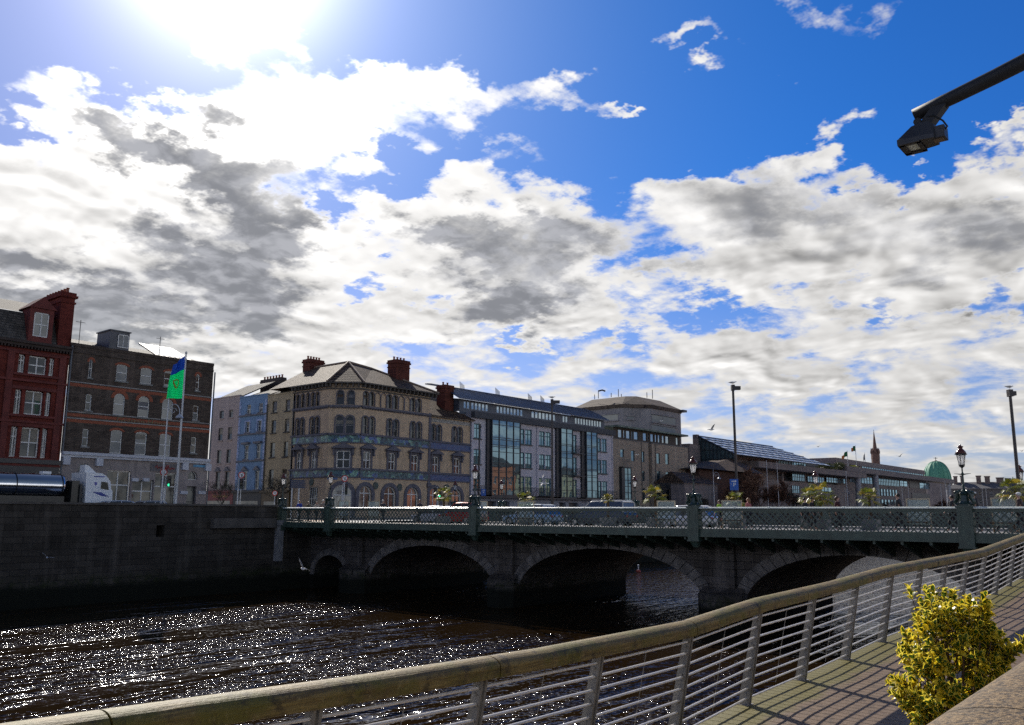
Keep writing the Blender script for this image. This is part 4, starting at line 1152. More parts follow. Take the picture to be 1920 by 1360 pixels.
Yc = YF + 11; fc = Fr((0, Yc, 0), (1, 0, 0), (0, -1, 0)); q = fc.rect(581, 607, 670, 705)
chimney(sc_, q[0], q[1], Yc, Yc + 1.4, zE, q[3] - .3, red_ch, 5)
Yc = YF + 1.8; fc = Fr((0, Yc, 0), (1, 0, 0), (0, -1, 0)); q = fc.rect(834.5, 850.5, 718, 760)
chimney(sc_, q[0], q[1], Yc, Yc + 1.5, zx, q[3] - .3, red_ch, 2)

# --- white modern apartment block with glass bays and zinc roof
lilac = mat("white_render", (.58, .55, .60), .8, var=.08, streak=.25)
zinc = mat("zinc_roof", (.075, .09, .125), .38, .4, var=.2, scale=2)
mu = lambda x, y=850: FN.hit(x, y)[0]
mv = lambda x, y: FN.hit(x, y)[1]
m0, m1 = uN2 + .05, mu(1149.5)
mo = thing("modern_apartments", ((m0 + m1) / 2, YF + 7, SZ), "long pale modern apartment block with glass bays, teal windows and curved zinc roof", "building")
ztop = mv(1000, 787.5); zfb = mv(1000, 798)
zlow = mv(1000, 936)
W = [op(mu(888.2), mu(901.6), mv(895, b), mv(895, t)) for t, b in ((794.6, 822.3), (842.4, 870), (889, 918))]
for (x0, x1, xr, rows) in ((971.5, 983.2, 984, ((805.1, 833.8), (849, 877.8), (894, 929.4))), (984.8, 997.2, 984, ((805.1, 833.8), (849, 877.8), (894, 929.4))),
                           (1011, 1021.4, 1022, ((810, 836.7), (853, 879.7), (897, 929.8))), (1022.6, 1033, 1022, ((810, 836.7), (853, 879.7), (897, 929.8))),
                           (1117.8, 1127, 1127, ((822.3, 847.2), (862.5, 888.3), (902.6, 934))), (1128.2, 1137.7, 1127, ((822.3, 847.2), (862.5, 888.3), (902.6, 934))),
                           (1071, 1081.3, 1075.6, ((815.7, 849), (857.7, 891), (899.8, 933)))):
    for t, b in rows: W.append(op(mu(x0), mu(x1), mv(xr, b), mv(xr, t)))
gar = [op(mu(x0, 940), mu(x1, 940), SZ + .1, mv(1000, 941.5)) for x0, x1 in ((913, 930), (936, 955), (1048, 1060), (1066, 1084))]
mb = MB(); wall(mb, FN, m0, m1, zlow, zfb, W, .2); mb.build("wall", lilac, mo)
mb = MB(); wall(mb, FN, m0, m1, SZ, zlow, gar, .6, .05); mb.quad((m0, YF, SZ), (m0, YF + 14, SZ), (m0, YF + 14, ztop), (m0, YF, ztop)); mb.quad((m1, YF, SZ), (m1, YF + 14, SZ), (m1, YF + 14, ztop), (m1, YF, ztop)); mb.build("base_wall", mat("base_render", (.30, .31, .36), .7), mo)
for o in gar:
    mb = MB(); FN.box(mb, o[0], o[1], o[2], o[3], -.5, -.45); mb.build("garage_door", dark_fr, mo)
for o in W: window(mo, FN, o, teal_fr, g_blue, 'tee', .16, .12, dark_fr)
mb = MB(); FN.box(mb, m0, m1, zfb, ztop, -.1, .55); mb.build("fascia_band", mat("dark_fascia", (.055, .06, .07), .6), mo)
mb = MB(); FN.box(mb, m0, m1, zlow, zlow + .35, .004, 1.0); mb.build("base_band", dark_fr, mo)
bayfr = mat("dark_bay_frame", (.03, .035, .042), .4)
def bay(cols, rows, xr, side):
    us = [mu(x) for x in cols]; vs = sorted(mv(xr, y) for y in rows); d0 = .55
    mb = MB()
    FN.box(mb, us[0] - side, us[0], vs[0], vs[-1], -.05, d0 - .25)
    for u in us: FN.box(mb, u - .06, u + .06, vs[0], vs[-1], .0, d0)
    for k, v in enumerate(vs): FN.box(mb, us[0] + .06, us[-1] - .06, v - .035, v + .035, .0, d0 - .02)
    bb = mb.build("glass_bay", bayfr, mo); k = 0
    for a, b in zip(us, us[1:]):
        mb = MB()
        for c, e in zip(vs, vs[1:]): mb.quad(FN.p(a + .06, c + .035, d0 - .08), FN.p(b - .06, c + .035, d0 - .08), FN.p(b - .06, e - .035, d0 - .08), FN.p(a + .06, e - .035, d0 - .08))
        mb.build("pane", g_blue, bb)
bay([917, 930.6, 944.6, 957.7, 970.2], [786.5, 796.5, 820.4, 824.3, 834.8, 838, 847.2, 868.2, 871, 882.6, 885.5, 895, 916, 928.4], 924.6, .7)
bay([1047, 1057.8, 1068.9], [802.8, 812.8, 833.8, 836.5, 847.4, 850.5, 859.6, 879.7, 882, 891, 894.5, 902.6, 920, 933], 1057.4, .8)
bay([1094.7, 1104.6, 1114.8], [809.3, 817, 836.7, 839.6, 851, 854.5, 862.5, 880.7, 883, 892, 895.5, 903.6, 920, 933.8], 1104, .9)
def railing_(u0, u1, v0, v1, d, name="balcony"):
    mb = MB(); FN.box(mb, u0, u1, v0 - .15, v0, 0, d + .05); FN.box(mb, u0, u1, v1 - .05, v1, d - .03, d + .03)
    FN.box(mb, u0, u1, (v0 + v1) / 2 - .015, (v0 + v1) / 2 + .015, d - .015, d + .015)
    u = u0
    while u < u1: FN.box(mb, u, u + .03, v0, v1, d - .012, d + .012); u += .16
    mb.build(name, bayfr, mo)
for t, b in ((836.7, 850.5), (879, 892.5)): railing_(mu(1069.5), mu(1088.5), mv(1078, b), mv(1078, t), .8)
zb_ = zlow + .35
railing_(m0 + .2, mu(912), zb_, zb_ + 1.15, .95); railing_(mu(971.5), mu(1041), zb_, zb_ + 1.15, .95); railing_(mu(1070), mu(1088), zb_, zb_ + 1.15, .95); railing_(mu(1115.5), m1 - .3, zb_, zb_ + 1.15, .95)
# set-back top storey with strip windows and segmented zinc roof
Yt = YF + 1.0; FT = Fr((0, Yt, 0), (1, 0, 0), (0, -1, 0))
tz0, tz1 = ztop, FT.hit(1000, 768.5)[1]
t0, t1 = FT.hit(861, 760)[0], FT.hit(1133, 790)[0]
strips = []
for x0, x1, n in ((868.5, 881, 2), (882.8, 916, 5), (930.5, 981, 8), (996, 1042, 7), (1054.5, 1065, 2), (1077.5, 1128, 10)):
    a, b = FT.hit(x0, 780)[0], FT.hit(x1, 780)[0]
    for k in range(n): strips.append(op(a + (b - a) * k / n + .08, a + (b - a) * (k + 1) / n - .08, tz0 + .45, tz1 - .25))
mb = MB(); wall(mb, FT, t0, t1, tz0 - .3, tz1, strips, .1); mb.quad((t0, Yt, tz0), (t0, Yt + 8, tz0), (t0, Yt + 8, tz1 + 1), (t0, Yt, tz1)); mb.quad((t1, Yt, tz0), (t1, Yt + 8, tz0), (t1, Yt + 8, tz1 + 1), (t1, Yt, tz1))
mb.build("top_storey", mat("top_storey_cladding", (.08, .095, .12), .5), mo)
for o in strips: window(mo, FT, o, mat("pale_frame", (.4, .45, .48), .5), glass("sky_glass", (.10, .15, .18), .02, .30, gc=(.7, .85, .95)), 'none', .08, .05)
def zroof(a, b, lift):
    mb = MB(); n = 7; rg = []
    for k in range(n + 1):
        t = k / n; y = Yt - .75 + 6.2 * t; z = tz1 + .02 + lift + 2.35 * math.sin(t * 1.45) 
        rg.append((y, z))
    pr = rg + [(y, z - .14) for y, z in reversed(rg)]
    mb.loft([[(x, y, z) for y, z in pr] for x in (a, b)])
    x = a + .3
    while x < b - .1:
        for k in range(n): mb.obox((x, rg[k][0], rg[k][1]), (.04, 0, 0), (0, rg[k + 1][0] - rg[k][0], rg[k + 1][1] - rg[k][1]), (0, 0, .06))
        x += .55
    mb.build("roof", zinc, mo)
rx = [t0 - .8, FT.hit(920, 770)[0], FT.hit(986, 770)[0], FT.hit(1046, 780)[0], FT.hit(1069, 780)[0], t1 + .6]
for k, (a, b) in enumerate(zip(rx, rx[1:])): zroof(a, b - .25, 0)
mb = MB()
for x in rx[1:-1]:
    for k in range(5): mb.tube([(x - .6 + k * .2, Yt + 5, tz1 + 2.2), (x - .7 + k * .2, Yt + 5, tz1 + 3.3 - .1 * k)], .05, 4)
mb.build("roof_vent", dark_fr, mo)
mb = MB()
for x_ in (1006, 1147): mb.tube([(mu(x_), YF - .1, zfb), (mu(x_), YF - .1, zlow)], .06, 6)
mb.build("downpipe", lilac, mo)

# --- tan brick apartments
tb_ = blocks("tan_brick", (.35, .285, .225), (.42, .345, .275), (.30, .25, .20), .46, .15, .01, .85, .25)
ta0, ta1 = m1 + .03, mu(1291.5, 900); tr0, tr1 = mu(1216.5, 880), mu(1223, 880)
ztt = mv(1222, 832)
ta = thing("tan_apartments", ((ta0 + ta1) / 2, YF + 7, SZ), "plain tan brick apartment block with narrow windows right of the glass-bay block", "building")
def tw(x0, x1, rows, xr): return [op(mu(x0), mu(x1), mv(xr, b), mv(xr, t)) for t, b in rows]
T1 = tw(1163.2, 1170, ((842.5, 858),), 1167) + tw(1183.3, 1190, ((845, 865.5),), 1187) + tw(1203.7, 1208.2, ((847, 867), (883.5, 902), (916, 943)), 1206)
T2 = tw(1230.7, 1237.4, ((850, 870), (883.5, 904), (918, 938)), 1234) + tw(1247.4, 1254, ((851, 871.3), (885, 905), (919, 939)), 1251)
mb = MB(); wall(mb, FN, ta0, tr0, SZ, ztt, T1, .2); wall(mb, FN, tr1, ta1, SZ, ztt, T2, .2); wall(mb, FN, tr0, tr1, SZ, ztt, [], .2, -1.2)
for u in (tr0, tr1): mb.quad(FN.p(u, SZ), FN.p(u, SZ, -1.2), FN.p(u, ztt, -1.2), FN.p(u, ztt))
mb.quad((ta1, YF, SZ), (ta1, YF + 12, SZ), (ta1, YF + 12, ztt), (ta1, YF, ztt)); mb.build("wall", tb_, ta)
for o in T1 + T2: window(ta, FN, o, dark_fr, g_blue, 'none', .16, .07)
mb = MB(); FN.box(mb, ta0, tr0, ztt, ztt + .14, -.4, .05); FN.box(mb, tr1, ta1, ztt, ztt + .14, -.4, .05); mb.build("coping", dark_fr, ta)
a, b = mu(1160.3), mu(1178.5); v0, v1 = SZ + .1, mv(1169, 878)
mb = MB(); FN.box(mb, a, a + .8, v0, v1, .0, .5); FN.box(mb, a + .8, b, v0, v1, .0, .38)
for k in range(9): v = v0 + (v1 - v0) * k / 8; FN.box(mb, a + .8, b, v - .04, v + .04, .38, .47)
for u in (a + .8, (a + b + .8) / 2, b - .08): FN.box(mb, u, u + .08, v0, v1, .38, .5)
bb = mb.build("glass_bay", bayfr, ta); mb = MB(); mb.quad(FN.p(a + .85, v0, .43), FN.p(b, v0, .43), FN.p(b, v1, .43), FN.p(a + .85, v1, .43)); mb.build("pane", g_blue, bb)
mb = MB(); FN.box(mb, a, b, v1 + .05, v1 + .2, 0, .7); vv = v1 + 1.35; FN.box(mb, a, b, vv - .06, vv, .65, .7)
for k in range(6): FN.box(mb, a, b, v1 + .3 + k * .17, v1 + .33 + k * .17, .66, .69)
mb.build("balcony", bayfr, ta)
Y3 = YF + 1.2; F3 = Fr((0, Y3, 0), (1, 0, 0), (0, -1, 0)); z3 = F3.hit(1222, 824)[1]; z3b = F3.hit(1222, 829)[1]
c3 = []
for (x0, x1) in ((1159, 1166.5), (1169, 1172), (1174, 1181.5), (1184.5, 1187), (1188.5, 1196.5), (1205.5, 1212.5), (1215, 1217), (1219.5, 1225.5), (1228, 1231.5), (1233.5, 1237.5), (1241, 1245.5), (1247.5, 1254), (1267, 1271.5)):
    c3.append(op(F3.hit(x0, 815)[0], F3.hit(x1, 815)[0], ztt + .5, z3 + .9))
e0, e1 = F3.hit(1150, 810)[0], F3.hit(1276, 830)[0]
zr3 = z3 + 1.15
mb = MB(); wall(mb, F3, e0, e1, ztt - .2, zr3, c3, .15); mb.quad((e1, Y3, ztt), (e1, Y3 + 8, ztt), (e1, Y3 + 8, zr3), (e1, Y3, zr3)); mb.build("top_storey", mat("dark_timber", (.07, .055, .045), .7), ta)
for o in c3: window(ta, F3, o, bayfr, glass("sky_glass", ()), 'none', .12, .06)
mb = MB(); F3.box(mb, e0 - .3, e1 + .9, zr3, zr3 + .28, -8, 1.1); mb.build("roof", mat("green_copper_roof", (.13, .17, .14), .6, var=.5), ta)
mb = MB()
for x_ in (1202, 1228): mb.tube([(mu(x_), YF - .1, ztt + (.0)), (mu(x_), YF - .1, SZ)], .05, 6)
mb.build("downpipe", bayfr, ta)

# ---------------------------------------------------------------- far buildings
def at(px, py, depth):
    d = ray(px, py); h = d.dot(Vector((math.cos(HEAD), math.sin(HEAD), 0))); return d * (depth / h)
concrete = mat("grey_concrete", (.28, .265, .27), .9, var=.15, scale=.3, streak=.4)
granite = blocks("granite_cladding", (.23, .195, .19), (.28, .24, .23), (.14, .12, .12), 2.2, .8, .02, .8, .3)
# concrete tower with hipped lead roof
H = 19.5
cw_ = [onZ(1076, 767.5, H), onZ(1167, 759, H), onZ(1221, 760.5, H), onZ(1276, 770.5, H)]
back = Vector((math.cos(R(38)), math.sin(R(38)), 0)) * 24
ring = cw_ + [cw_[3] + back * .8, cw_[2] + back * 1.5, cw_[1] + back * 1.5, cw_[0] + back * .9]
cen = sum(ring, Vector()) / 8
tw_ = thing("concrete_tower", (cen.x, cen.y, SZ), "grey concrete office tower with dark sloping roof and masts behind the tan apartments", "office tower")
mb = MB(); mb.loft([[Vector((q.x, q.y, z)) for q in ring] for z in (SZ, H)]); mb.build("wall", concrete, tw_)
top = [onZ(1110, 750, H + 2.3), onZ(1172.8, 743.3, H + 2.3), onZ(1193, 743.3, H + 2.3), onZ(1238, 752, H + 2.3)]
tring = top + [top[3] + back * .5, top[2] + back * .8, top[1] + back * .8, top[0] + back * .5]
orr = [cen + (q - cen) * 1.02 for q in ring]
for q, s in zip(orr, ring): q.z = H
mb = MB(); mb.loft([[Vector((q.x, q.y, H - .5)) for q in orr], [Vector((q.x, q.y, H + .1)) for q in orr], tring])
mb.build("roof", blocks("old_lead_roof", (.085, .065, .05), (.13, .10, .08), (.04, .03, .03), 1.4, 3.0, .05, .8, .6), tw_)
def strip(par, a, b, z0, z1, m, d=.0, n=1, proud=.03):
    u = (b - a); u.z = 0; L_ = u.length; u.normalize(); nn = Vector((-u.y, u.x, 0))
    if nn.dot(a) > 0: nn = -nn
    return Fr(Vector((a.x, a.y, 0)), u, nn), L_
for (i, j, x0, x1, y0, y1) in ((0, 1, 1112, 1158.5, 779, 789), (2, 3, 1222, 1266, 781, 794), (2, 3, 1222, 1266, 800, 813), (1, 2, 1176, 1188, 781, 786)):
    fr, L_ = strip(tw_, cw_[i], cw_[j], 0, 0, None)
    q = fr.rect(x0, x1, y0, y1)
    mb = MB(); fr.box(mb, q[0], q[1], q[2], q[3], -.3, .03); w_ = mb.build("window", glass("strip_glass", (.02, .03, .045), .05, .04, FK=.1), tw_)
    mb = MB(); fr.box(mb, q[0] - .2, q[1] + .2, q[2] - .25, q[2] - .02, .0, .3); fr.box(mb, q[0] - .2, q[1] + .2, q[3] + .02, q[3] + .2, .0, .25); mb.build("sill", concrete, w_)
for (x, yb, yt) in ((1115, 749, 740), (1122, 747.5, 733.5), (1146, 745, 737), (1159.5, 744, 730), (1165, 744, 739), (1213, 746, 736), (1223.5, 748, 731)):
    a = onZ(x, yb, H + 1.8); b = at(x, yt, a.dot(Vector((math.cos(HEAD), math.sin(HEAD), 0)))); mb = MB(); mb.tube([a, (a.x, a.y, b.z)], .07, 5)
    if x == 1122: mb.tube([(a.x, a.y, b.z), (a.x + .6, a.y - .5, b.z + .2), (a.x + 1.0, a.y - .9, b.z)], .16, 6)
    mb.build("mast", dark_fr, tw_)
mb = MB(); q = cw_[3]; mb.box(q.x - .6, q.x + .9, q.y - .9, q.y + .5, H - .3, H + .1); mb.build("vent", dark_fr, tw_)

# brick pavilion with brown hipped roof
pv = thing("brick_pavilion", (142, 76, SZ), "low dark brick building with wide brown hipped roofs beside the tan apartments", "building")
Fp = Fr((0, 70, 0), (1, 0, 0), (0, -1, 0))
a = onY(1312, 878, 70); ap = onY(1372, 859, 76); b = onY(1432, 875, 70)
mb = MB(); mb.box(a.x + 2.5, b.x - 2, 71.5, 80, SZ, a.z); mb.build("wall", mat("dark_brown_brick", (.085, .045, .035), .85, var=.3, scale=2), pv)
mb = MB(); A, B = a, Vector((b.x, 70, a.z)); Cc, Dd = Vector((b.x, 83, a.z)), Vector((a.x, 83, a.z))
for q in ((A, B, ap), (B, Cc, ap), (Cc, Dd, ap), (Dd, A, ap)): mb.poly(q)
mb.poly([A, B, Cc, Dd]); mb.build("roof", clay_dark, pv)
a = onY(1288, 888, 68); b = onY(1350, 909, 68)
mb = MB(); mb.box(a.x, b.x, 68.5, 71, SZ, b.z); mb.build("lower_wall", granite, pv)
mb = MB(); mb.quad((a.x - .5, 68.2, b.z), (b.x + .5, 68.2, b.z), (b.x - 2, 71.5, b.z + 1.9), (a.x + 1.0, 71.5, b.z + 1.9)); mb.poly([(a.x - .5, 68.2, b.z), (a.x + 1, 71.5, b.z + 1.9), (a.x - .5, 74, b.z)]); mb.build("lower_roof", clay_dark, pv)
# glass atrium
at_ = thing("glass_atrium", (170, 84, SZ), "sloping glass roofed atrium with a glazed end wall and stone stair tower", "building")
r_a = onX(1308, 818, 157.6); e_a = onX(1381, 853, 157.6); r_b = onY(1449, 838, r_a.y); 
e_b = Vector((r_b.x + 16, e_a.y, e_a.z))
gz = glass("atrium_glass", (.04, .075, .08), .05, .12, FK=.2, gc=(.6, .85, .9))
mb = MB(); mb.quad(e_a, e_b, r_b, r_a); mb.build("glass_roof", glass("roof_glass", (.72, .76, .76), .4, .10, FK=.2), at_)
mb = MB()
for k in range(7):
    t = k / 6; p = e_a.lerp(r_a, t); q = e_b.lerp(r_b, t); mb.tube([p + Vector((0, 0, .08)), q + Vector((0, 0, .08))], .09 if k in (0, 6) else .07, 5)
for k in range(1, 13): t = k / 13; mb.tube([e_a.lerp(e_b, t) + Vector((0, 0, .05)), r_a.lerp(r_b, t) + Vector((0, 0, .05))], .02, 4)
mb.build("glazing_bar", mat("dark_glazing_bar", (.05, .055, .06), .5), at_)
mb = MB(); mb.poly([(157.7, r_a.y, SZ), (157.7, e_a.y, SZ), (157.7, e_a.y, e_a.z), (157.7, r_a.y, r_a.z)]); mb.build("glass_wall", gz, at_)
mb = MB()
for k in range(11):
    t = k / 10; y = e_a.y + (r_a.y - e_a.y) * t; z = e_a.z + (r_a.z - e_a.z) * t; mb.box(157.45, 157.62, y - .05, y + .05, SZ, z)
for k in range(1, 9):
    z = 1.8 * k; t = max(0, (z - e_a.z) / (r_a.z - e_a.z)); 
    if t < 1: mb.box(157.47, 157.6, e_a.y + (r_a.y - e_a.y) * t, r_a.y, z - .04, z + .04)
mb.tube([(157.5, e_a.y, e_a.z), (157.5, r_a.y, r_a.z)], .16, 5); mb.build("mullion", bayfr, at_)
q = Fr((0, r_a.y + .1, 0), (1, 0, 0), (0, -1, 0)).rect(1292, 1310, 834, 900)
mb = MB(); mb.box(157.6 - 4.5, 157.6, r_a.y - .5, r_a.y + 4, SZ, q[3]); mb.box(157.0, 157.9, r_a.y - .2, r_a.y + .8, SZ, r_a.z + .3); mb.build("stair_tower", granite, at_)
# civic office block
Yv = 78.0; FV = Fr((0, Yv, 0), (1, 0, 0), (0, -1, 0))
civ = thing("civic_offices", (230, Yv + 8, SZ), "long grey stone office block with terraces and ribbons of blue glass beyond the bridge", "office building")
def vx(x, y=880): return FV.hit(x, y)[0]
def vz(x, y): return FV.hit(x, y)[1]
xa, xb, xc, xd = vx(1381, 860), vx(1590, 870), vx(1621, 870), vx(1741, 890)
zt1 = vz(1500, 859); zt2 = vz(1680, 873.5)
mb = MB(); mb.box(xa, xb, Yv + 1.6, Yv + 22, SZ, zt1); mb.box(xa, vx(1463), Yv + .3, Yv + 1.6, vz(1440, 872), zt1); mb.build("wall", granite, civ)
mb = MB(); mb.box(xa + 4, xb + 5, Yv - 3.0, Yv + 1.6, vz(1520, 889.5), vz(1520, 879)); mb.build("terrace", granite, civ)
mb = MB(); mb.box(vx(1420), xb, Yv + .2, Yv + 1.6, SZ, vz(1520, 906)); mb.build("wall", granite, civ)
ribbon = glass("ribbon_glass", (.05, .13, .19), .03, .35, FK=.3, gc=(.5, .78, .95))
def rib(x0, x1, xr, yt, yb, d, n, par=civ, fr=FV, rows=1):
    a, b = fr.hit(x0, (yt + yb) / 2)[0], fr.hit(x1, (yt + yb) / 2)[0]; v0, v1 = fr.hit(xr, yb)[1], fr.hit(xr, yt)[1]
    mb = MB(); g = .12
    for k in range(n + 1): u = a + (b - a) * k / n; fr.box(mb, u - .08, u + .08, v0, v1, d, d + g)
    for k in range(rows + 1): v = v0 + (v1 - v0) * k / rows; fr.box(mb, a, b, v - .05, v + .05, d + .01, d + g - .02)
    w = mb.build("window", bayfr, par); mb = MB(); mb.quad(fr.p(a, v0, d + .04), fr.p(b, v0, d + .04), fr.p(b, v1, d + .04), fr.p(a, v1, d + .04)); mb.build("pane", ribbon, w)
rib(1461, 1523, 1475, 863.5, 875, -1.59, 13)
mb = MB(); FV.box(mb, vx(1440), vx(1461), vz(1470, 874), vz(1470, 864), -1.59, -1.5); FV.box(mb, vx(1523), xb - .1, vz(1540, 879), vz(1540, 869), -1.59, -1.5); FV.box(mb, vx(1470), xb, vz(1500, 903), vz(1500, 889), -1.59, -1.55); mb.build("recess_shade_panel", dark_fr, civ)  # flat dark panels painted in for the shade inside recesses
rib(1486.5, 1509.5, 1497, 888, 902, -.15, 7, rows=2); rib(1515, 1546, 1530, 894.5, 904.5, -.15, 7, rows=2); rib(1550, 1586, 1560, 896, 905, -.15, 8, rows=2)
rib(1486, 1500, 1493, 911, 925, -.16, 4, rows=2); rib(1540, 1560, 1550, 914, 922, -.16, 3)
for k, x in enumerate((1470, 1512)):
    mb = MB(); u = vx(x, 893); FV.box(mb, u, u + .8, SZ, vz(1500, 889.4), -1.2, -.4); mb.build("column", granite, civ)
mb = MB()
mb.box(xb - 6, xd, Yv + 1.0, Yv + 20, SZ, vz(1680, 889.5)); mb.box(xb - 6, xd, Yv + 1.0, Yv + 20, vz(1680, 882), zt2); mb.box(xb - 5.8, xd - .4, Yv + 1.3, Yv + 20, vz(1680, 889.5), vz(1680, 882)); mb.build("wall", granite, civ)
mb = MB(); mb.box(xb - 10, vx(1772, 905), Yv - 3.0, Yv + 1.0, vz(1700, 899.5), vz(1700, 891)); mb.build("terrace", granite, civ)
rib(1625, 1738, 1680, 880.5, 889, -1.28, 30)
rib(1600, 1642, 1620, 893, 906, -.98, 8, rows=2); rib(1644, 1692, 1668, 897.5, 910.5, -.95, 16, rows=2); rib(1693, 1707, 1700, 901, 912, -.95, 2, rows=2); rib(1729, 1748, 1738, 904.5, 917, -.95, 2, rows=2)
for k in range(8): x = 1647 + k * 5.4; rib(x, x + 3.6, 1668, 917.5, 930, -.95, 1, rows=2)
for k in range(7): x = 1647 + k * 6; rib(x, x + 4, 1668, 937, 946, -.95, 1)
mb = MB(); FV.box(mb, vx(1709), vx(1728), vz(1718, 915), vz(1718, 902), -.99, -.9); FV.box(mb, vx(1712), vx(1745), SZ, vz(1728, 925), -.99, -.85); mb.build("recess_shade_panel", dark_fr, civ)  # dark panels on the wall stand in for recess shade
for x in (1592, 1626, 1764): 
    mb = MB(); u = FV.hit(x, 900)[0]; q0 = (u, Yv - 2.2)
    mb.lathe((q0[0], q0[1], SZ), [(.75, 0), (.75, vz(1700, 899.5) - SZ)], 14); mb.build("column", mat("pale_column", (.30, .31, .34), .6), civ)
mb = MB(); q = FV.rect(1503, 1548, 851, 862); mb.box(q[0], q[1] + 4, Yv + 8, Yv + 18, zt1, q[3] + .5); mb.box(q[0] - 5, q[1] + 12, Yv + 9, Yv + 19, zt1, q[3] - .6); mb.build("plant_room", granite, civ)
mb = MB(); a = vx(1560, 862); mb.loft([[(a, Yv + 12, zt1), (a + 14, Yv + 12, zt1), (a + 12, Yv + 12, zt1 + .8), (a + 5, Yv + 12, zt1 + 1.6), (a + 1, Yv + 12, zt1 + .9)], [(a, Yv + 14, zt1), (a + 14, Yv + 14, zt1), (a + 12, Yv + 14, zt1 + .8), (a + 5, Yv + 14, zt1 + 1.6), (a + 1, Yv + 14, zt1 + .9)]]); mb.box(a + 1.3, a + 1.5, Yv + 12.8, Yv + 13, zt1, zt1 + 2.6); mb.box(a + .9, a + 1.9, Yv + 12.8, Yv + 13, zt1 + 2.0, zt1 + 2.15); mb.build("church_gable", red_brick, civ)
def facing(c):
    v = Vector((c.x, c.y, 0)).normalized(); return Fr(Vector((c.x, c.y, 0)), (v.y, -v.x, 0), -v)
# church spire
c = at(1643, 880, 340)
sp_ = thing("church_spire", (c.x, c.y, SZ), "thin brown church spire rising behind the office block", "church spire")
sp_m = mat("brown_sandstone", (.17, .10, .08), .9, var=.2)
k_ = 340 / 1620; hw = 8.0 * k_ * .92
zs = lambda y: at(1643, y, 340).z
mb = MB(); mb.lathe((c.x, c.y, 0), [(hw, SZ), (hw, zs(862)), (hw * 1.05, zs(860)), (hw * 1.02, zs(851)), (hw * .8, zs(847))], 8, rot=.39); mb.build("tower", sp_m, sp_)
mb = MB(); mb.lathe((c.x, c.y, 0), [(hw * .62, zs(848)), (hw * .45, zs(838)), (hw * .2, zs(820)), (.08, zs(809))], 8, rot=.39); mb.build("spire", sp_m, sp_)
for i in range(8):
    an = i * .785 + .39; x, y = c.x + hw * .92 * math.cos(an), c.y + hw * .92 * math.sin(an); mb = MB(); mb.lathe((x, y, 0), [(.38, zs(851)), (.38, zs(847)), (.03, zs(840))], 6); mb.build("pinnacle", sp_m, sp_)
mb = MB(); mb.box(c.x - .06, c.x + .06, c.y - .06, c.y + .06, zs(809.5), zs(806)); mb.build("cross", dark_fr, sp_)
# copper dome
c = at(1757.5, 900, 430)
dm_ = thing("copper_dome_church", (c.x, c.y, SZ), "church with a green copper dome and small cross on the skyline", "domed church")
zs = lambda y: at(1757.5, y, 430).z
rr = 27.0 * 430 / 1620 * .88
def cop():
    m, nt, b = _new("green_copper"); n = _noise(nt, .5, 6, .6, (1, 1, .12)); o = _mixc(nt, _ramp(nt, n, .3, .7), (.07, .26, .17), (.14, .40, .27)); nt.links.new(o, b.inputs['Base Color']); b.inputs['Roughness'].default_value = .6; return m
cpm = cop()
z0, z1 = zs(901), zs(865)
mb = MB(); mb.lathe((c.x, c.y, 0), [(rr * math.cos(t * math.pi / 2) ** .9 + (.25 if t >= 1 else 0), z0 + (z1 - z0) * math.sin(t * math.pi / 2)) for t in [k / 14 for k in range(14)] + [.985]], 40); mb.build("dome", cpm, dm_, True)
mb = MB()
for i in range(16):
    an = i * .3927; mb.tube([(c.x + (rr * math.cos(t * 1.57) ** .9 + .1) * math.cos(an), c.y + (rr * math.cos(t * 1.57) ** .9 + .1) * math.sin(an), z0 + (z1 - z0) * math.sin(t * 1.57)) for t in [k / 10 for k in range(10)]], .13, 4)
mb.build("dome_rib", cpm, dm_)
mb = MB(); mb.lathe((c.x, c.y, 0), [(rr * 1.04, SZ), (rr * 1.04, z0 - .3), (rr * 1.08, z0 - .2), (rr * 1.08, z0 + .1), (rr * .9, z0 + .1)], 32); mb.build("drum", granite, dm_)
mb = MB(); mb.lathe((c.x, c.y, 0), [(1.7, z1 - .5), (.6, z1 + .25), (.1, z1 + .5)], 12); mb.build("cap", mat("brown_cap", (.16, .10, .08)), dm_)
mb = MB(); mb.box(c.x - .12, c.x + .12, c.y - .12, c.y + .12, z1 + .3, zs(857.5)); q = (zs(857.5) + z1) / 2 + .4; mb.obox((c.x - .7, c.y + .7, q), (1.4, -1.4, 0), (.1, .1, 0), (0, 0, .22)); mb.build("cross", dark_fr, dm_)
# court building
c = at(1850, 930, 360); fr = facing(c)
ct = thing("stone_terrace", (c.x, c.y, SZ), "distant grey stone building with many broad chimneys under the dome's right side", "building")
u0, u1 = fr.hit(1776, 920)[0], fr.hit(2010, 920)[0]; zr = fr.hit(1840, 916)[1]; zr2 = fr.hit(1840, 903)[1]
cst = mat("old_grey_stone", (.14, .125, .12), .9, var=.2, scale=.4)
wops = []
u = u0 + 3
while u < u1 - 3: wops.append(op(u, u + 1.2, fr.hit(1840, 930)[1], fr.hit(1840, 922)[1])); wops.append(op(u, u + 1.2, fr.hit(1840, 945)[1], fr.hit(1840, 936)[1])); u += 4.2
mb = MB(); wall(mb, fr, u0, u1, SZ, zr, wops, .3); fr.box(mb, u0, u1, zr - .5, zr, .01, .5); fr.box(mb, u0, u1, fr.hit(1840, 934)[1], fr.hit(1840, 933)[1], .01, .3); mb.build("wall", cst, ct)
for o in wops: window(ct, fr, o, mat("pale_sash", (.35, .33, .3)), g_dark, 'sash', .25, .14)
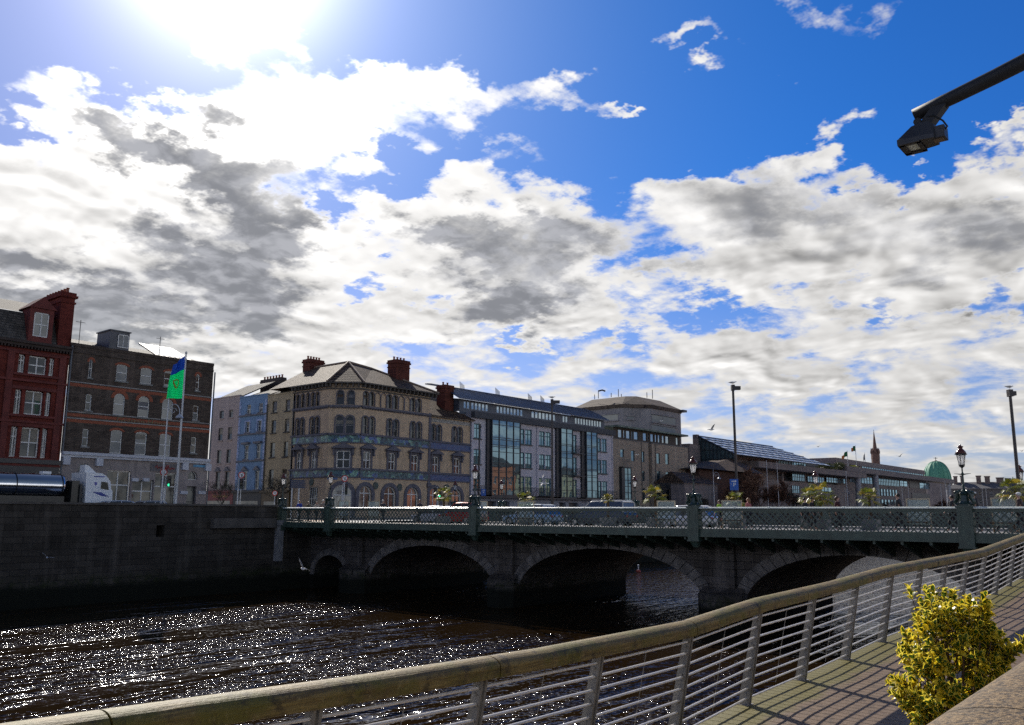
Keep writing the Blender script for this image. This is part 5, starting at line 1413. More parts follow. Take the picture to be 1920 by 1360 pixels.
mb = MB(); mb.quad(fr.p(u0 - .5, zr, .4), fr.p(u1, zr, .4), fr.p(u1, zr2, -7), fr.p(u0 + 4, zr2, -7)); mb.poly([fr.p(u0 - .5, zr, .4), fr.p(u0 + 4, zr2, -7), fr.p(u0 - .5, zr, -14)]); mb.build("roof", mat("grey_slate_far", (.12, .115, .12), .8, var=.2), ct)
for x0, x1, yt in ((1786, 1795, 892), (1799, 1806, 891), (1829, 1840, 891), (1845, 1857, 892), (1867, 1883, 894.5), (1884, 1896, 896), (1897, 1910, 897)):
    a, b = fr.hit(x0, 897)[0], fr.hit(x1, 897)[0]; v = fr.hit((x0 + x1) / 2, yt)[1]; mb = MB(); fr.box(mb, a + .2, b - .2, zr, v - .4, -7.5, -5); fr.box(mb, a, b, v - .4, v, -7.7, -4.8)
    ch = mb.build("chimney", mat("brown_stone_chimney", (.19, .14, .12), .9), ct)
# orange-brick and cream terraces on the near bank, seen only mirrored in the glass bays
for i, (x0, x1, h, colr, lab, nm) in enumerate(((150, 196, 13.5, (.50, .14, .05), "orange brick terrace on the near bank mirrored in the glass bays", "brick_terrace"), (196.5, 232, 12.0, (.42, .33, .20), "cream rendered terrace on the near bank beside the orange brick one", "cream_terrace"))):
    t = thing(nm, ((x0 + x1) / 2, -22, NZ), lab, "building"); FB = Fr((0, -15, 0), (-1, 0, 0), (0, 1, 0)); ww = []
    u = -x1 + 1.5
    while u < -x0 - 2:
        for v in (1.0, 4.6, 8.2): ww.append(op(u, u + 1.3, v, v + 2.1))
        u += 3.1
    mb = MB(); wall(mb, FB, -x1, -x0, NZ, h, ww, .2); mb.quad((x0, -15, NZ), (x0, -28, NZ), (x0, -28, h), (x0, -15, h)); mb.build("wall", mat("near_wall_%d" % i, colr, .85, var=.15), t)
    mb = MB(); roofpoly(mb, [(x0, -14.6, h), (x1, -14.6, h), (x1, -21, h + 3), (x0, -21, h + 3)]); mb.build("roof", slate, t)
    for o in ww: window(t, FB, o, white_fr, g_dark, 'sash', .15, .08)

# ---------------------------------------------------------------- lamps on the bridge
frost = _new("lantern_glass"); _m, _nt, _b = frost
_b.inputs['Base Color'].default_value = (.85, .88, .92, 1); _b.inputs['Roughness'].default_value = .25
_t = _nt.nodes.new('ShaderNodeBsdfTranslucent'); _t.inputs[0].default_value = (1, 1, 1, 1)
_x = _nt.nodes.new('ShaderNodeMixShader'); _x.inputs[0].default_value = .8
_nt.links.new(_b.outputs[0], _x.inputs[1]); _nt.links.new(_t.outputs[0], _x.inputs[2]); _nt.links.new(_x.outputs[0], _nt.nodes['Material Output'].inputs[0])
frost = _m
black_iron = mat("black_iron", (.02, .022, .022), .3, var=.2)
dgreen = mat("dark_green_iron", (.022, .045, .038), .28, var=.3, scale=6)
roof_red = mat("lantern_cowl", (.10, .03, .025), .22, var=.3)
def lantern(par, c, s=1.0):
    x, y, z = c
    mb = MB(); mb.lathe(c, [(.10 * s, 0), (.17 * s, .40 * s)], 6); gl = mb.build("lantern_glass", frost, par)
    mb = MB()
    for k in range(6):
        a = k * 1.0472; mb.tube([(x + .10 * s * math.cos(a), y + .10 * s * math.sin(a), z), (x + .175 * s * math.cos(a), y + .175 * s * math.sin(a), z + .41 * s)], .012 * s, 4)
    mb.lathe((x, y, z - .03 * s), [(.04, -.10 * s), (.10 * s, 0), (.115 * s, .03 * s), (.10 * s, .035 * s)], 6)
    mb.lathe((x, y, z + .40 * s), [(.17 * s, 0), (.25 * s, .03 * s), (.25 * s, .06 * s), (.17 * s, .08 * s)], 6)
    fr_ = mb.build("lantern_frame", black_iron, par)
    mb = MB(); mb.lathe((x, y, z + .47 * s), [(.22 * s, 0), (.19 * s, .08 * s), (.12 * s, .17 * s), (.085 * s, .20 * s), (.085 * s, .25 * s), (.12 * s, .27 * s), (.12 * s, .30 * s), (.05 * s, .32 * s), (.02 * s, .38 * s), (.005, .40 * s)], 12)
    mb.build("lantern_cowl", roof_red, par, True)
def make_lamp():
    t = thing("street_lamp", (0, 0, 0), "x", "street lamp", "ornate lamps on the bridge parapets")
    mb = MB(); mb.lathe((0, 0, 0), [(.30, 0), (.30, .07), (.24, .12), (.20, .2), (.17, .45), (.21, .52), (.15, .60), (.10, .68), (.065, .74)], 10)
    mb.build("base", dgreen, t)
    for s in (-1, 1):
        for q in (-1, 1):
            mb = MB()
            p = [(q * .10, s * .10, .66), (q * .12, s * .20, .62), (q * .13, s * .29, .50), (q * .12, s * .26, .36), (q * .11, s * .33, .24), (q * .12, s * .38, .12), (q * .12, s * .28, .05), (q * .12, s * .22, .12), (q * .12, s * .27, .17)]
            mb.tube(p, [.04, .07, .085, .075, .065, .05, .04, .03, .02], 7); mb.tube([(q * .12, s * .2, .62), (q * .14, s * .33, .60), (q * .14, s * .38, .53)], [.06, .05, .025], 6)
            mb.build("sea_horse", dgreen, t, True)
    mb = MB(); mb.lathe((0, 0, .7), [(.07, 0), (.055, .1), (.045, .15), (.075, .18), (.045, .22), (.038, .6), (.055, .66), (.06, .70), (.03, .76), (.03, .93), (.05, .97)], 10)
    mb.build("shaft", dgreen, t)
    mb = MB(); mb.tube([(0, -.34, 1.40), (0, -.2, 1.385), (0, 0, 1.36), (0, .2, 1.385), (0, .34, 1.40)], [.008, .018, .035, .018, .008], 6); mb.build("ladder_bar", black_iron, t)
    for s in (-1, 1):
        mb = MB(); mb.tube([(0, s * .02, 1.65), (0, s * .11, 1.72), (0, s * .12, 1.82)], .012, 5); mb.build("cradle", black_iron, t)
    lantern(t, (0, 0, 1.78), 1.05)
    return t
lamp0 = make_lamp()
names_e = ["ornate green lamp at the right end of the near parapet", "ornate green lamp on the near parapet in front of the stone pavilion", "ornate green lamp on the near parapet before the white apartments' left end", "ornate green lamp on the near parapet in front of the corner building", "ornate green lamp at the far left end of the bridge parapet"]
names_w = ["lamp on the far parapet at the right edge, behind the palm", "lamp on the far parapet above the large palm before the office block", "lamp on the far parapet before the tan apartments", "lamp on the far parapet before the glass bays of the white apartments", "dark lamp on the far parapet before the corner building's arches"]
for i, y in enumerate([9.23, 22.33, 38.07, 52.83, 58.79]):
    if i == 0: lamp0.location = (42, y, .42); lamp0['label'] = names_e[0]
    else: copy_tree(lamp0, (42, y, .42), 0, names_e[i])
for i, y in enumerate([10.2, 22.87, 37.74, 52.01, 57.85]): copy_tree(lamp0, (61, y, .42), .3 * i, names_w[i])

# ---------------------------------------------------------------- birds
gull_w = mat("gull_white", (.78, .77, .74), .7, var=.05); gull_g = mat("gull_grey_wing", (.33, .34, .37), .7, var=.1); gull_d = mat("gull_dark_tip", (.06, .06, .06), .7)
gull_b = mat("gull_orange_bill", (.5, .14, .03), .5)
def gull(c, yaw, roll, up, label, s=1.0, flying=True, group="gulls in flight", pitch=0.0):
    """one gull; up = how far each wing is raised (radians)"""
    mb = MB(); rings = []
    for x, r, z in ((-.24, .012, .01), (-.19, .035, .01), (-.10, .06, 0), (0, .072, 0), (.09, .062, .01), (.14, .042, .03), (.175, .036, .045), (.205, .030, .045), (.225, .012, .04)):
        rings.append([(x, r * math.cos(k * .7854), z + r * .9 * math.sin(k * .7854)) for k in range(8)])
    mb.loft(rings); mb.cur = 3; mb.tube([(.22, 0, .04), (.265, 0, .03)], [.010, .003], 5); mb.cur = 0
    mb.poly([(-.2, -.03, .01), (-.2, .03, .01), (-.32, .055, .01), (-.32, -.055, .01)])
    if flying:
        for sgn, u in ((-1, up[0]), (1, up[1])):
            prev = None; y, z, x0 = .04, .03, .08
            secs = [(0, .16, u), (.20, .17, u), (.34, .13, u * .55), (.50, .07, u * .3), (.56, .015, u * .3)]
            pos = (.04, .03); last = 0; ring_ = []
            for d, ch, a in secs:
                st = d - last; last = d; pos = (pos[0] + st * math.cos(a), pos[1] + st * math.sin(a))
                xl = .09 - .10 * max(0, d - .2) - (.02 if d < .1 else -.03 * (1 - abs(d - .2) / .3))
                ring_.append([(xl, sgn * pos[0], pos[1] + .006), (xl - ch * .4, sgn * pos[0], pos[1] + .018), (xl - ch, sgn * pos[0], pos[1]), (xl - ch * .4, sgn * pos[0], pos[1] - .004)])
            mb.cur = 1; mb.loft(ring_[:4]); mb.cur = 2; mb.loft(ring_[3:]); mb.cur = 0
    else:
        mb.cur = 1
        for sgn in (-1, 1): mb.loft([[(.08, sgn * .05, .04), (.0, sgn * .075, .06), (.0, sgn * .078, .0)], [(-.1, sgn * .05, .05), (-.12, sgn * .066, .05), (-.1, sgn * .062, .0)], [(-.27, sgn * .015, .03), (-.27, sgn * .02, .035), (-.27, sgn * .018, .02)]])
        mb.cur = 3
        for sgn in (-1, 1): mb.tube([(0, sgn * .025, -.05), (.01, sgn * .025, -.17), (.05, sgn * .03, -.175)], .006, 4)
    o = mb.build("gull", [gull_w, gull_g, gull_d, gull_b], None, True)
    o.location = c; o.rotation_euler = (roll, pitch, yaw); o.scale = (s, s, s)
    return tag(o, label, "gull", group)
VR = HEAD - math.pi / 2      # yaw of the image-right direction
gull(at(568, 1067, 44), VR + 2.4, .9, (.9, .3), "white gull gliding low over the water before the small side arch", 1.0)
gull(at(1019, 907, 52), VR + 2.9, -.5, (1.0, .1), "white gull wheeling before the pale apartment block, one wing raised high", 1.0)
gull(at(1240, 790, 80), VR + .6, -.6, (.5, .3), "gull crossing the concrete tower's wall", 1.0)
gull(at(1334, 806, 70), VR + .3, -.3, (.6, .5), "white gull flying between the tower and the tall dark pole", 1.1)
gull(at(1195, 853, 75), VR + .1, -.1, (.1, .1), "thin white gull seen edge-on before the tan apartments", .8)
gull(at(1687, 856, 120), VR + .5, -.2, (.6, .5), "tiny gull between the church spire and the green dome", 1.1)
gull(at(88, 1046, 52), VR + 2.0, .4, (.5, .6), "small pale gull before the dark quay wall at the left", .7)
gull(at(1534, 838, 180), VR + .5, 0, (.5, .5), "speck of a gull above the office block, left of the flags", 1.1)
gull(at(1916, 846, 150), VR + .5, 0, (.5, .4), "speck of a gull at the right edge beside the tall pole", 1.1)

# ---------------------------------------------------------------- tall dark poles with box heads
pole_m = mat("dark_bronze_pole", (.028, .02, .018), .35, var=.2)
def tall_pole(px, py, plane, base_z, label, hl=.5, birdl=None, Y=None):
    p = onX(px, py, plane) if Y is None else onY(px, py, Y)
    t = thing("street_light", (p.x, p.y, base_z), label, "street light", "tall dark poles with box heads")
    h = p.z; mb = MB(); mb.lathe((p.x, p.y, 0), [(.13, base_z), (.13, base_z + 2.6), (.10, base_z + 2.75), (.085, h)], 10); mb.build("pole", pole_m, t)
    r = _r0; n = Vector((-r.y, r.x, 0)); q = Vector((p.x, p.y, h - .42)) - r * .12 - n * .16
    mb = MB(); mb.obox(q, r * (.24), n * .32, (0, 0, .42)); q2 = Vector((p.x, p.y, h - .36)) + r * .12 - n * .14; mb.obox(q2, r * hl, n * .28, (0, 0, .26)); hd = mb.build("lamp_head", pole_m, t)
    mb = MB(); mb.obox(q2 + r * .08 + Vector((0, 0, -.012)) + n * .03, r * (hl - .14), n * .22, (0, 0, .01)); mb.build("lamp_glass", g_dark, hd)
    if birdl: gull((p.x + .02, p.y, h + .175 + .003), VR + random.Random(px).uniform(-.4, .4), 0, (0, 0), birdl, 1.15, False, "gulls perched on poles")
    return t, Vector((p.x, p.y, 0))
tall_pole(1035, 749, 59, DZ + .12, "tall dark pole before the white apartments with a small camera arm", .55, "gull perched on the tall pole before the white apartments")
tP, pP = tall_pole(1374, 722, 59, DZ + .12, "tall dark pole before the bare trees with a blue parking sign", .42, "gull perched on the tall pole above the parking sign")
tall_pole(1893, 731, 59, DZ + .12, "tall dark pole near the right edge beside a palm", .2, "gull perched on the tall pole near the right edge")
tQ, pQ = tall_pole(899, 797, 0, SZ, "dark pole standing before the white apartments' left end", .1, "gull on the short dark pole before the white apartments", Y=67)
blue_s = mat("sign_blue", (.015, .10, .42), .4, var=.08); white_s = mat("sign_white", (.75, .76, .78), .4, var=.05)
def psign(par_root, pos, px, x0, x1, yt, yb):
    v = Vector((pos.x, pos.y, 0)).normalized(); fr = Fr(Vector((pos.x, pos.y, 0)) - v * .16, (v.y, -v.x, 0), -v)
    q = fr.rect(x0, x1, yt, yb); w, h = q[1] - q[0], q[3] - q[2]; uc, vc = (q[0] + q[1]) / 2, (q[2] + q[3]) / 2
    mb = MB(); fr.box(mb, q[0], q[1], q[2], q[3], 0, .03); s = mb.build("parking_sign", blue_s, None)
    solo(s, (pos.x, pos.y, q[2]), "x", "sign", "blue parking signs on dark poles"); WL[s.name] = s.location.copy()
    text("P", h * .50, fr, uc + w * .04, vc - h * .03, white_s, s, .04)
    text("1", h * .2, fr, uc - w * .34, vc + h * .02, white_s, s, .04)
    mb = MB(); v0 = vc + h * .30
    fr.box(mb, uc - w * .30, uc + w * .16, v0 - h * .035, v0 + h * .035, .031, .045); mb.loft([[fr.p(uc + w * .13, v0 - h * .09, d), fr.p(uc + w * .32, v0, d), fr.p(uc + w * .13, v0 + h * .09, d)] for d in (.031, .045)]); mb.build("arrow", white_s, s)
    return s
psign(tP, pP, 1376, 1368.5, 1384.5, 898.5, 919.5)['label'] = "blue parking sign with a white arrow on the pole before the bare trees"
psign(tQ, pQ, 907, 902, 911, 917, 930)['label'] = "small blue parking sign beside the near lamp before the white apartments"

# ---------------------------------------------------------------- silver poles and scroll lamps
silver = mat("silver_pole_paint", (.42, .44, .47), .35, .3, var=.12)
def scroll_lamp(px, ytop, Y, label, side=1, tall=1.0):
    p = onY(px, ytop, Y); t = thing("street_lamp", (p.x, p.y, SZ), label, "street lamp", "silver lamps with scroll brackets")
    h = p.z; mb = MB(); mb.lathe((p.x, p.y, 0), [(.11, SZ), (.11, SZ + 1.2), (.07, SZ + 1.3), (.05, h - .6), (.02, h)], 8); mb.build("pole", silver, t)
    r = _r0 * side; c = Vector((p.x, p.y, h - 1.1)); mb = MB()
    pts = [c + r * (.05 + .42 * (1 - math.cos(a))) + Vector((0, 0, .62 * math.sin(a))) for a in [k * math.pi / 10 for k in range(11)]]
    mb.tube(pts, .035, 6); mb.tube([c + r * (.42 + .26 * math.cos(a) * (1 - a / 9)) + Vector((0, 0, .10 + .26 * math.sin(a) * (1 - a / 9))) for a in [k * .5 for k in range(14)]], .025, 5); mb.build("scroll_bracket", silver, t)
    e = pts[-1]; mb = MB(); mb.lathe((e.x, e.y, e.z - .42), [(.30, 0), (.25, .10), (.12, .22), (.05, .30), (.03, .42)], 10); b = mb.build("lamp_shade", silver, t)
    mb = MB(); mb.lathe((e.x, e.y, e.z - .50), [(.05, 0), (.16, .04), (.2, .08)], 10); mb.build("lamp_glass", frost, b)
    return p
lp = scroll_lamp(316.5, 746, 60.6, "silver scroll lamp on the quay left of the green flag's pole")
scroll_lamp(1337, 880, 63, "silver scroll lamp before the brick pavilion right of the bridge lamp")
scroll_lamp(1502, 908, 80, "distant silver scroll lamp before the office block's left wing")
scroll_lamp(1584, 914, 76, "distant silver scroll lamp before the tall office columns")
for i, (px, yt, lab) in enumerate(((1437, 864, "bare silver flagpole right of the bare trees"), (1456.5, 866, "second bare silver flagpole right of the bare trees"), (1586, 884, "bare silver flagpole beside the pale office column"), (1690, 902, "bare silver flagpole before the office's small windows"), (1702, 908, "bare silver flagpole behind the head of the dark-haired man"), (1763, 906, "silver flagpole just left of the rightmost pale column"), (1772, 903, "silver flagpole below the dome's right edge"), (1779, 909, "silver flagpole just right of the dome"), (1841, 912, "left one of two flagpoles between the palm and the capped man"), (1848, 913, "right one of two flagpoles between the palm and the capped man"))):
    p = onY(px, yt, 66); mb = MB(); mb.lathe((p.x, p.y, 0), [(.10, SZ), (.09, SZ + 2), (.05, p.z), (.02, p.z + .06)], 8)
    solo(mb.build("flagpole", silver), (p.x, p.y, SZ), lab, "flagpole", "silver flagpoles along the far quay")
# flags on the office terrace
green_c = mat("flag_green", (.02, .16, .06), .8, var=.05); org_c = mat("flag_orange", (.5, .16, .03), .8, var=.05); wht_c = mat("flag_white", (.6, .6, .58), .8, var=.05)
def small_flag(px, ypole, ybase, ytop_f, w, h, cols, label, slant):
    p = onY(px, ypole, 76); b = onY(px, ybase, 76)
    t = thing("flagpole_with_flag", (p.x, p.y, b.z), label, "flag", "flags on the office terrace"); mb = MB(); mb.tube([(p.x, p.y, b.z), p], [.09, .05], 6); mb.build("pole", silver, t)
    mb = MB(); r = -_r0; n = len(cols) * 2
    for k in range(n):
        mb.cur = k // 2
        def P_(t_, v): return Vector((p.x, p.y, p.z - .2)) + r * (w * t_) + Vector((0, 0, -v * h - slant * t_ + .1 * math.sin(t_ * 5))) + Vector((0, .25 * math.sin(t_ * 6), 0))
        mb.quad(P_(k / n, 0), P_((k + 1) / n, 0), P_((k + 1) / n, 1 - .35 * (k + 1) / n), P_(k / n, 1 - .35 * k / n))
    f_ = mb.build("flag", cols, t); md = f_.modifiers.new('thickness', 'SOLIDIFY'); md.thickness = .01
small_flag(1588.5, 845, 880, 846, 1.6, 1.3, [green_c, org_c], "green and orange flag on the left pole of the office terrace", 1.2)
small_flag(1603.5, 835, 880, 835, 1.2, 1.4, [green_c, wht_c, org_c], "tricolour flag on the taller pole of the office terrace", .5)
small_flag(1621, 849, 866, 852, .5, 1.6, [mat("flag_dark", (.05, .05, .06))], "dark furled flag on the office roof left of the spire", 1.2)
# large green flag on the quay
fp = onY(349, 664, 61.2); fb_ = thing("flagpole_with_flag", (fp.x, fp.y, SZ), "tall silver flagpole flying a green flag with gold harp and blue top", "flag")
mb = MB(); mb.lathe((fp.x, fp.y, 0), [(.12, SZ), (.10, SZ + 2), (.055, fp.z), (.09, fp.z + .03), (.09, fp.z + .12), (.02, fp.z + .2)], 10); mb.build("pole", silver, fb_)
def flp(t, v):   # t across from pole, v down
    sag = .75 * t * (1 - v) ** 1.0
    wid = .82 + .32 * v
    q = Vector((fp.x, fp.y, fp.z - .12 - 3.35 * v - sag)) - _r0 * (.07 + wid * t)
    return q + Vector((-.09 * math.sin(7 * t + 3 * v) * t, -.13 * math.sin(9 * t + 2 * v) * (.3 + t), 0))
mb = MB(); nu, nv = 14, 22
vb = 7
for i in range(nu):
    for j in range(nv):
        mb.cur = 0 if j < vb else 1
        mb.quad(flp(i / nu, j / nv), flp((i + 1) / nu, j / nv), flp((i + 1) / nu, (j + 1) / nv), flp(i / nu, (j + 1) / nv))
def cloth(name, c):
    m, nt, b = _new(name); b.inputs['Base Color'].default_value = (*c, 1); b.inputs['Roughness'].default_value = .8
    t = nt.nodes.new('ShaderNodeBsdfTranslucent'); t.inputs[0].default_value = (*c, 1); x = nt.nodes.new('ShaderNodeMixShader'); x.inputs[0].default_value = .55
    nt.links.new(b.outputs[0], x.inputs[1]); nt.links.new(t.outputs[0], x.inputs[2]); nt.links.new(x.outputs[0], nt.nodes['Material Output'].inputs[0]); return m
fl = mb.build("flag", [cloth("flag_blue", (.04, .15, .52)), cloth("flag_bright_green", (.02, .80, .40))], fb_, True)
md = fl.modifiers.new('thickness', 'SOLIDIFY'); md.thickness = .008
mb = MB(); gold = mat("flag_gold", (.34, .22, .02), .6)
def hp(t, v): q = flp(t, v); return q + Vector((-.3, -.5, 0)).normalized() * .035
mb.tube([hp(.38, .52), hp(.50, .50), hp(.62, .505), hp(.74, .50), hp(.80, .52)], [.03, .05, .05, .045, .03], 5)
mb.tube([hp(.80, .52), hp(.74, .58), hp(.64, .66), hp(.54, .72), hp(.44, .735)], [.03, .055, .065, .06, .03], 5)
mb.tube([hp(.38, .52), hp(.345, .60), hp(.38, .68), hp(.44, .735)], [.03, .03, .03, .03], 5)
mb.build("harp_emblem", gold, fl)

# ---------------------------------------------------------------- traffic lights and signs on the far bank
def traffic_light(px, yt, yb, Y, label, two=False, side=0):
    p = onY(px, (yt + yb) / 2, Y); a, b = onY(px, yt, Y).z, onY(px, yb, Y).z
    t = thing("traffic_light", (p.x, p.y, SZ), label, "traffic light", "traffic lights by the bridge end")
    r = _r0; n = Vector((p.x, p.y, 0)).normalized(); mb = MB(); mb.lathe((p.x, p.y, 0), [(.06, SZ), (.05, a + .1)], 8); mb.build("pole", silver, t)
    for s in ((-1, 1) if two else (1,)):
        q = Vector((p.x, p.y, b)) + r * (s * .24 - .15) - n * .16
        mb = MB(); mb.obox(q, r * .30, n * .2, (0, 0, a - b)); h = mb.build("signal_head", black_iron, t)
        for k in range(3):
            zc_ = (a - b) * (5 - 2 * k) / 6; c = q + r * .15 + Vector((0, 0, zc_)); mb = MB(); mb.tube([c - n * .12 + Vector((0, 0, .02)), c], [.13, .12], 8, False); mb.build("visor", black_iron, h)
            lit = two and s == 1 and k == 2
            mb = MB(); mb.tube([c - n * .012, c - n * .004], .10, 10); mb.build("lens", mat("lens_green_lit", (.0, .3, .15), .3, emit=((.05, 1, .45), 1.4)) if lit else mat("lens_off_%d" % k, ((.06, .01, .01), (.06, .04, .01), (.01, .04, .02))[k], .3), h)
    return p
traffic_light(311, 893, 913, 60.9, "twin traffic light on the quay below the lamp, its right head showing green", True)
traffic_light(447, 898, 917, 61.5, "traffic light before the blue house, left of the lamps")
traffic_light(643.5, 908, 928, 62, "traffic light before the corner building's doorway")
traffic_light(820, 915, 934, 63, "traffic light before the corner building's third arch", True)
def round_sign(px, py, r, Y, label):
    p = onY(px, py, Y); n = Vector((p.x, p.y, 0)).normalized(); t = thing("road_sign", (p.x, p.y, SZ), label, "road sign", "round road signs by the bridge end")
    mb = MB(); q = p + n * .08; mb.lathe((q.x, q.y, 0), [(.04, SZ), (.035, p.z + r)], 6); mb.build("pole", silver, t)
    mb = MB(); mb.tube([p, p - n * .03], r, 18); f_ = mb.build("red_ring", mat("sign_red", (.5, .03, .02), .4), t)
    mb = MB(); mb.tube([p - n * .03, p - n * .04], r * .72, 18); mb.build("white_face", white_s, f_)
    mb = MB(); e = p - n * .05; mb.tube([e + Vector((0, 0, -r * .45)), e + Vector((0, 0, r * .15)), e + _r0 * (r * .3) + Vector((0, 0, r * .25))], r * .09, 4); mb.tube([e + _r0 * (-r * .5) + Vector((0, 0, r * .5)), e + _r0 * (r * .5) + Vector((0, 0, -r * .5))], r * .06, 4); mb.build("symbol", black_iron, f_)
round_sign(453, 891, .27, 61.5, "round red-ringed road sign before the blue house")
round_sign(646.5, 897.5, .30, 61.4, "round no-turn road sign before the frieze building")
round_sign(307, 885.5, .26, 60.7, "round road sign on the quay below the silver scroll lamp")
round_sign(515.5, 925, .22, 62, "small round no-entry sign beside the first bridge lamp")
a = onY(546, 950, 64); b = onY(559, 950, 64); t = thing("direction_sign", ((a.x + b.x) / 2, 64, SZ), "dark blue stacked direction sign on two posts behind the first bridge lamp", "direction sign"); Fd = Fr((0, 64, 0), (1, 0, 0), (0, -1, 0))
for q in (a, b):
    mb = MB(); mb.lathe((q.x, q.y, 0), [(.07, SZ), (.06, Fd.hit(550, 902)[1])], 8); mb.build("post", silver, t)
for k in range(4):
    q = Fd.rect(543, 571, 900 + k * 4, 903.5 + k * 4); mb = MB(); Fd.box(mb, q[0], q[1] - .2, q[2], q[3], .1, .15); mb.loft([[Fd.p(q[1] - .2, q[2], d), Fd.p(q[1] - .2, q[3], d), Fd.p(q[1] + .1, (q[2] + q[3]) / 2, d)] for d in (.1, .15)]); mb.build("panel", mat("navy_sign", (.015, .03, .08), .4), t)

# ---------------------------------------------------------------- palms, planters, glass screens on the bridge
def leafmat(name, c1, c2, tr=.35, rough=.4):
    m, nt, b = _new(name); n = _noise(nt, 9, 3, .6); o = _mixc(nt, _ramp(nt, n, .3, .7), c1, c2)
    nt.links.new(o, b.inputs['Base Color']); b.inputs['Roughness'].default_value = rough
    t = nt.nodes.new('ShaderNodeBsdfTranslucent'); nt.links.new(o, t.inputs[0]); x = nt.nodes.new('ShaderNodeMixShader'); x.inputs[0].default_value = tr
    nt.links.new(b.outputs[0], x.inputs[1]); nt.links.new(t.outputs[0], x.inputs[2]); nt.links.new(x.outputs[0], nt.nodes['Material Output'].inputs[0]); return m
palm_g = leafmat("palm_green", (.07, .10, .012), (.26, .27, .02)); palm_y = leafmat("palm_yellow", (.30, .22, .02), (.42, .33, .05))
bark = mat("palm_bark", (.09, .055, .03), .9, bump=.5, bscale=30)
def palm(px, ytop, X, size, label, seed, stem=None):
    rr_ = random.Random(seed); p = onX(px, 945, X); zt_ = onX(px, ytop, X).z; base = DZ + .02
    t = thing("palm_tree", (p.x, p.y, base + .62), label, "palm", "small palms in planters on the bridge")
    zc_ = zt_ - size * .55; mb = MB(); mb.tube([(p.x, p.y, base + .6), (p.x + .03, p.y, (base + zc_) / 2 + .2), (p.x, p.y, zc_)], [.09, .075, .07], 8); mb.build("trunk", bark, t)
    mb = MB()
    for k in range(26):
        an = k * 2.4; elv = rr_.uniform(-.5, 1.25); L = size * rr_.uniform(.45, .6)
        d = Vector((math.cos(an) * math.cos(elv), math.sin(an) * math.cos(elv), math.sin(elv))); c = Vector((p.x, p.y, zc_)) + d * L
        mb.cur = 1 if rr_.random() < .3 else 0
        mb.tube([(p.x, p.y, zc_), c], .009, 3)
        s1 = d.cross(Vector((0, 0, 1))).normalized(); s2 = s1.cross(d)
        for j in range(11):
            f_ = (j - 5) / 5 * 1.35; dd = (d * math.cos(f_) + s1 * math.sin(f_)); ll = size * .48 * (1 - .25 * abs(f_) / 1.35)
            e = c + dd * ll + Vector((0, 0, -.12 * size - .1 * size * rr_.random())); m1 = c + dd * ll * .55
            w = s2 * .0 + dd.cross(s2) * .022 * size / .8
            mb.poly([c, m1 + w, e, m1 - w])
    mb.build("crown", [palm_g, palm_y], t)
    mb = MB(); x, y = p.x, p.y; mb.loft([[(x - .32, y - .32, base), (x + .32, y - .32, base), (x + .32, y + .32, base), (x - .32, y + .32, base)], [(x - .4, y - .4, base + .62), (x + .4, y - .4, base + .62), (x + .4, y + .4, base + .62), (x - .4, y + .4, base + .62)]])
    solo(mb.build("planter", mat("planter_grey", (.15, .16, .17), .5)), (x, y, base), label.replace("palm", "grey planter holding the palm", 1), "planter", "planters under the bridge palms")
palm(832, 917, 45.6, .85, "small palm before the right arches of the corner building", 1)
palm(985, 927, 45.8, .9, "bushy palm over the silver car before the glass bays", 2); 
palm(1140, 929, 45.6, .5, "very small palm behind the tall car's roof", 4)
palm(1228, 914, 45.5, .9, "palm before the tan apartments beside a glass screen", 5)
palm(1380, 925, 45.6, .7, "yellowish palm below the blue parking sign", 6)
palm(1538, 910, 45.4, 1.05, "large palm under the far lamp before the office block", 7)
palm(1518, 918, 46.6, .7, "yellowing palm leaning left of the largest one", 8)
palm(1630, 920, 45.4, .75, "palm before the office's tall column, right of the woman", 9)
palm(1906, 902, 45.3, .95, "dark green palm at the right edge of the bridge", 10)
clear = _new("screen_glass"); _m, _nt, _b = clear
_b.inputs['Base Color'].default_value = (.6, .68, .68, 1); _b.inputs['Roughness'].default_value = .1
_t = _nt.nodes.new('ShaderNodeBsdfTransparent'); _t.inputs[0].default_value = (.88, .93, .92, 1)
_x = _nt.nodes.new('ShaderNodeMixShader'); _x.inputs[0].default_value = .72
_nt.links.new(_b.outputs[0], _x.inputs[1]); _nt.links.new(_t.outputs[0], _x.inputs[2]); _nt.links.new(_x.outputs[0], _nt.nodes['Material Output'].inputs[0]); clear = _m
scr_fr = mat("screen_frame", (.45, .38, .27), .35, .2)
def screen(x0, x1, yt, X, label):
    a, b = onX(x0, 945, X), onX(x1, 945, X); z = onX((x0 + x1) / 2, yt, X).z; base = DZ + .12
    t = thing("glass_screen", (X, (a.y + b.y) / 2, base), label, "glass screen", "framed glass bench screens along the bridge")
    mb = MB(); mb.box(X - .03, X + .03, b.y, a.y, z - .05, z); mb.box(X - .03, X + .03, b.y, b.y + .05, base, z - .05); mb.box(X - .03, X + .03, a.y - .05, a.y, base, z - .05); mb.build("frame", scr_fr, t)
    mb = MB(); mb.box(X - .006, X + .006, b.y + .05, a.y - .05, base + .3, z - .05); mb.build("glass", clear, t)
    mb = MB(); mb.box(X - .45, X - .06, b.y, a.y, base + .40, base + .45); mb.box(X - .4, X - .35, b.y + .1, b.y + .15, base, base + .4); mb.box(X - .4, X - .35, a.y - .15, a.y - .1, base, base + .4); mb.build("bench_seat", bark, t)
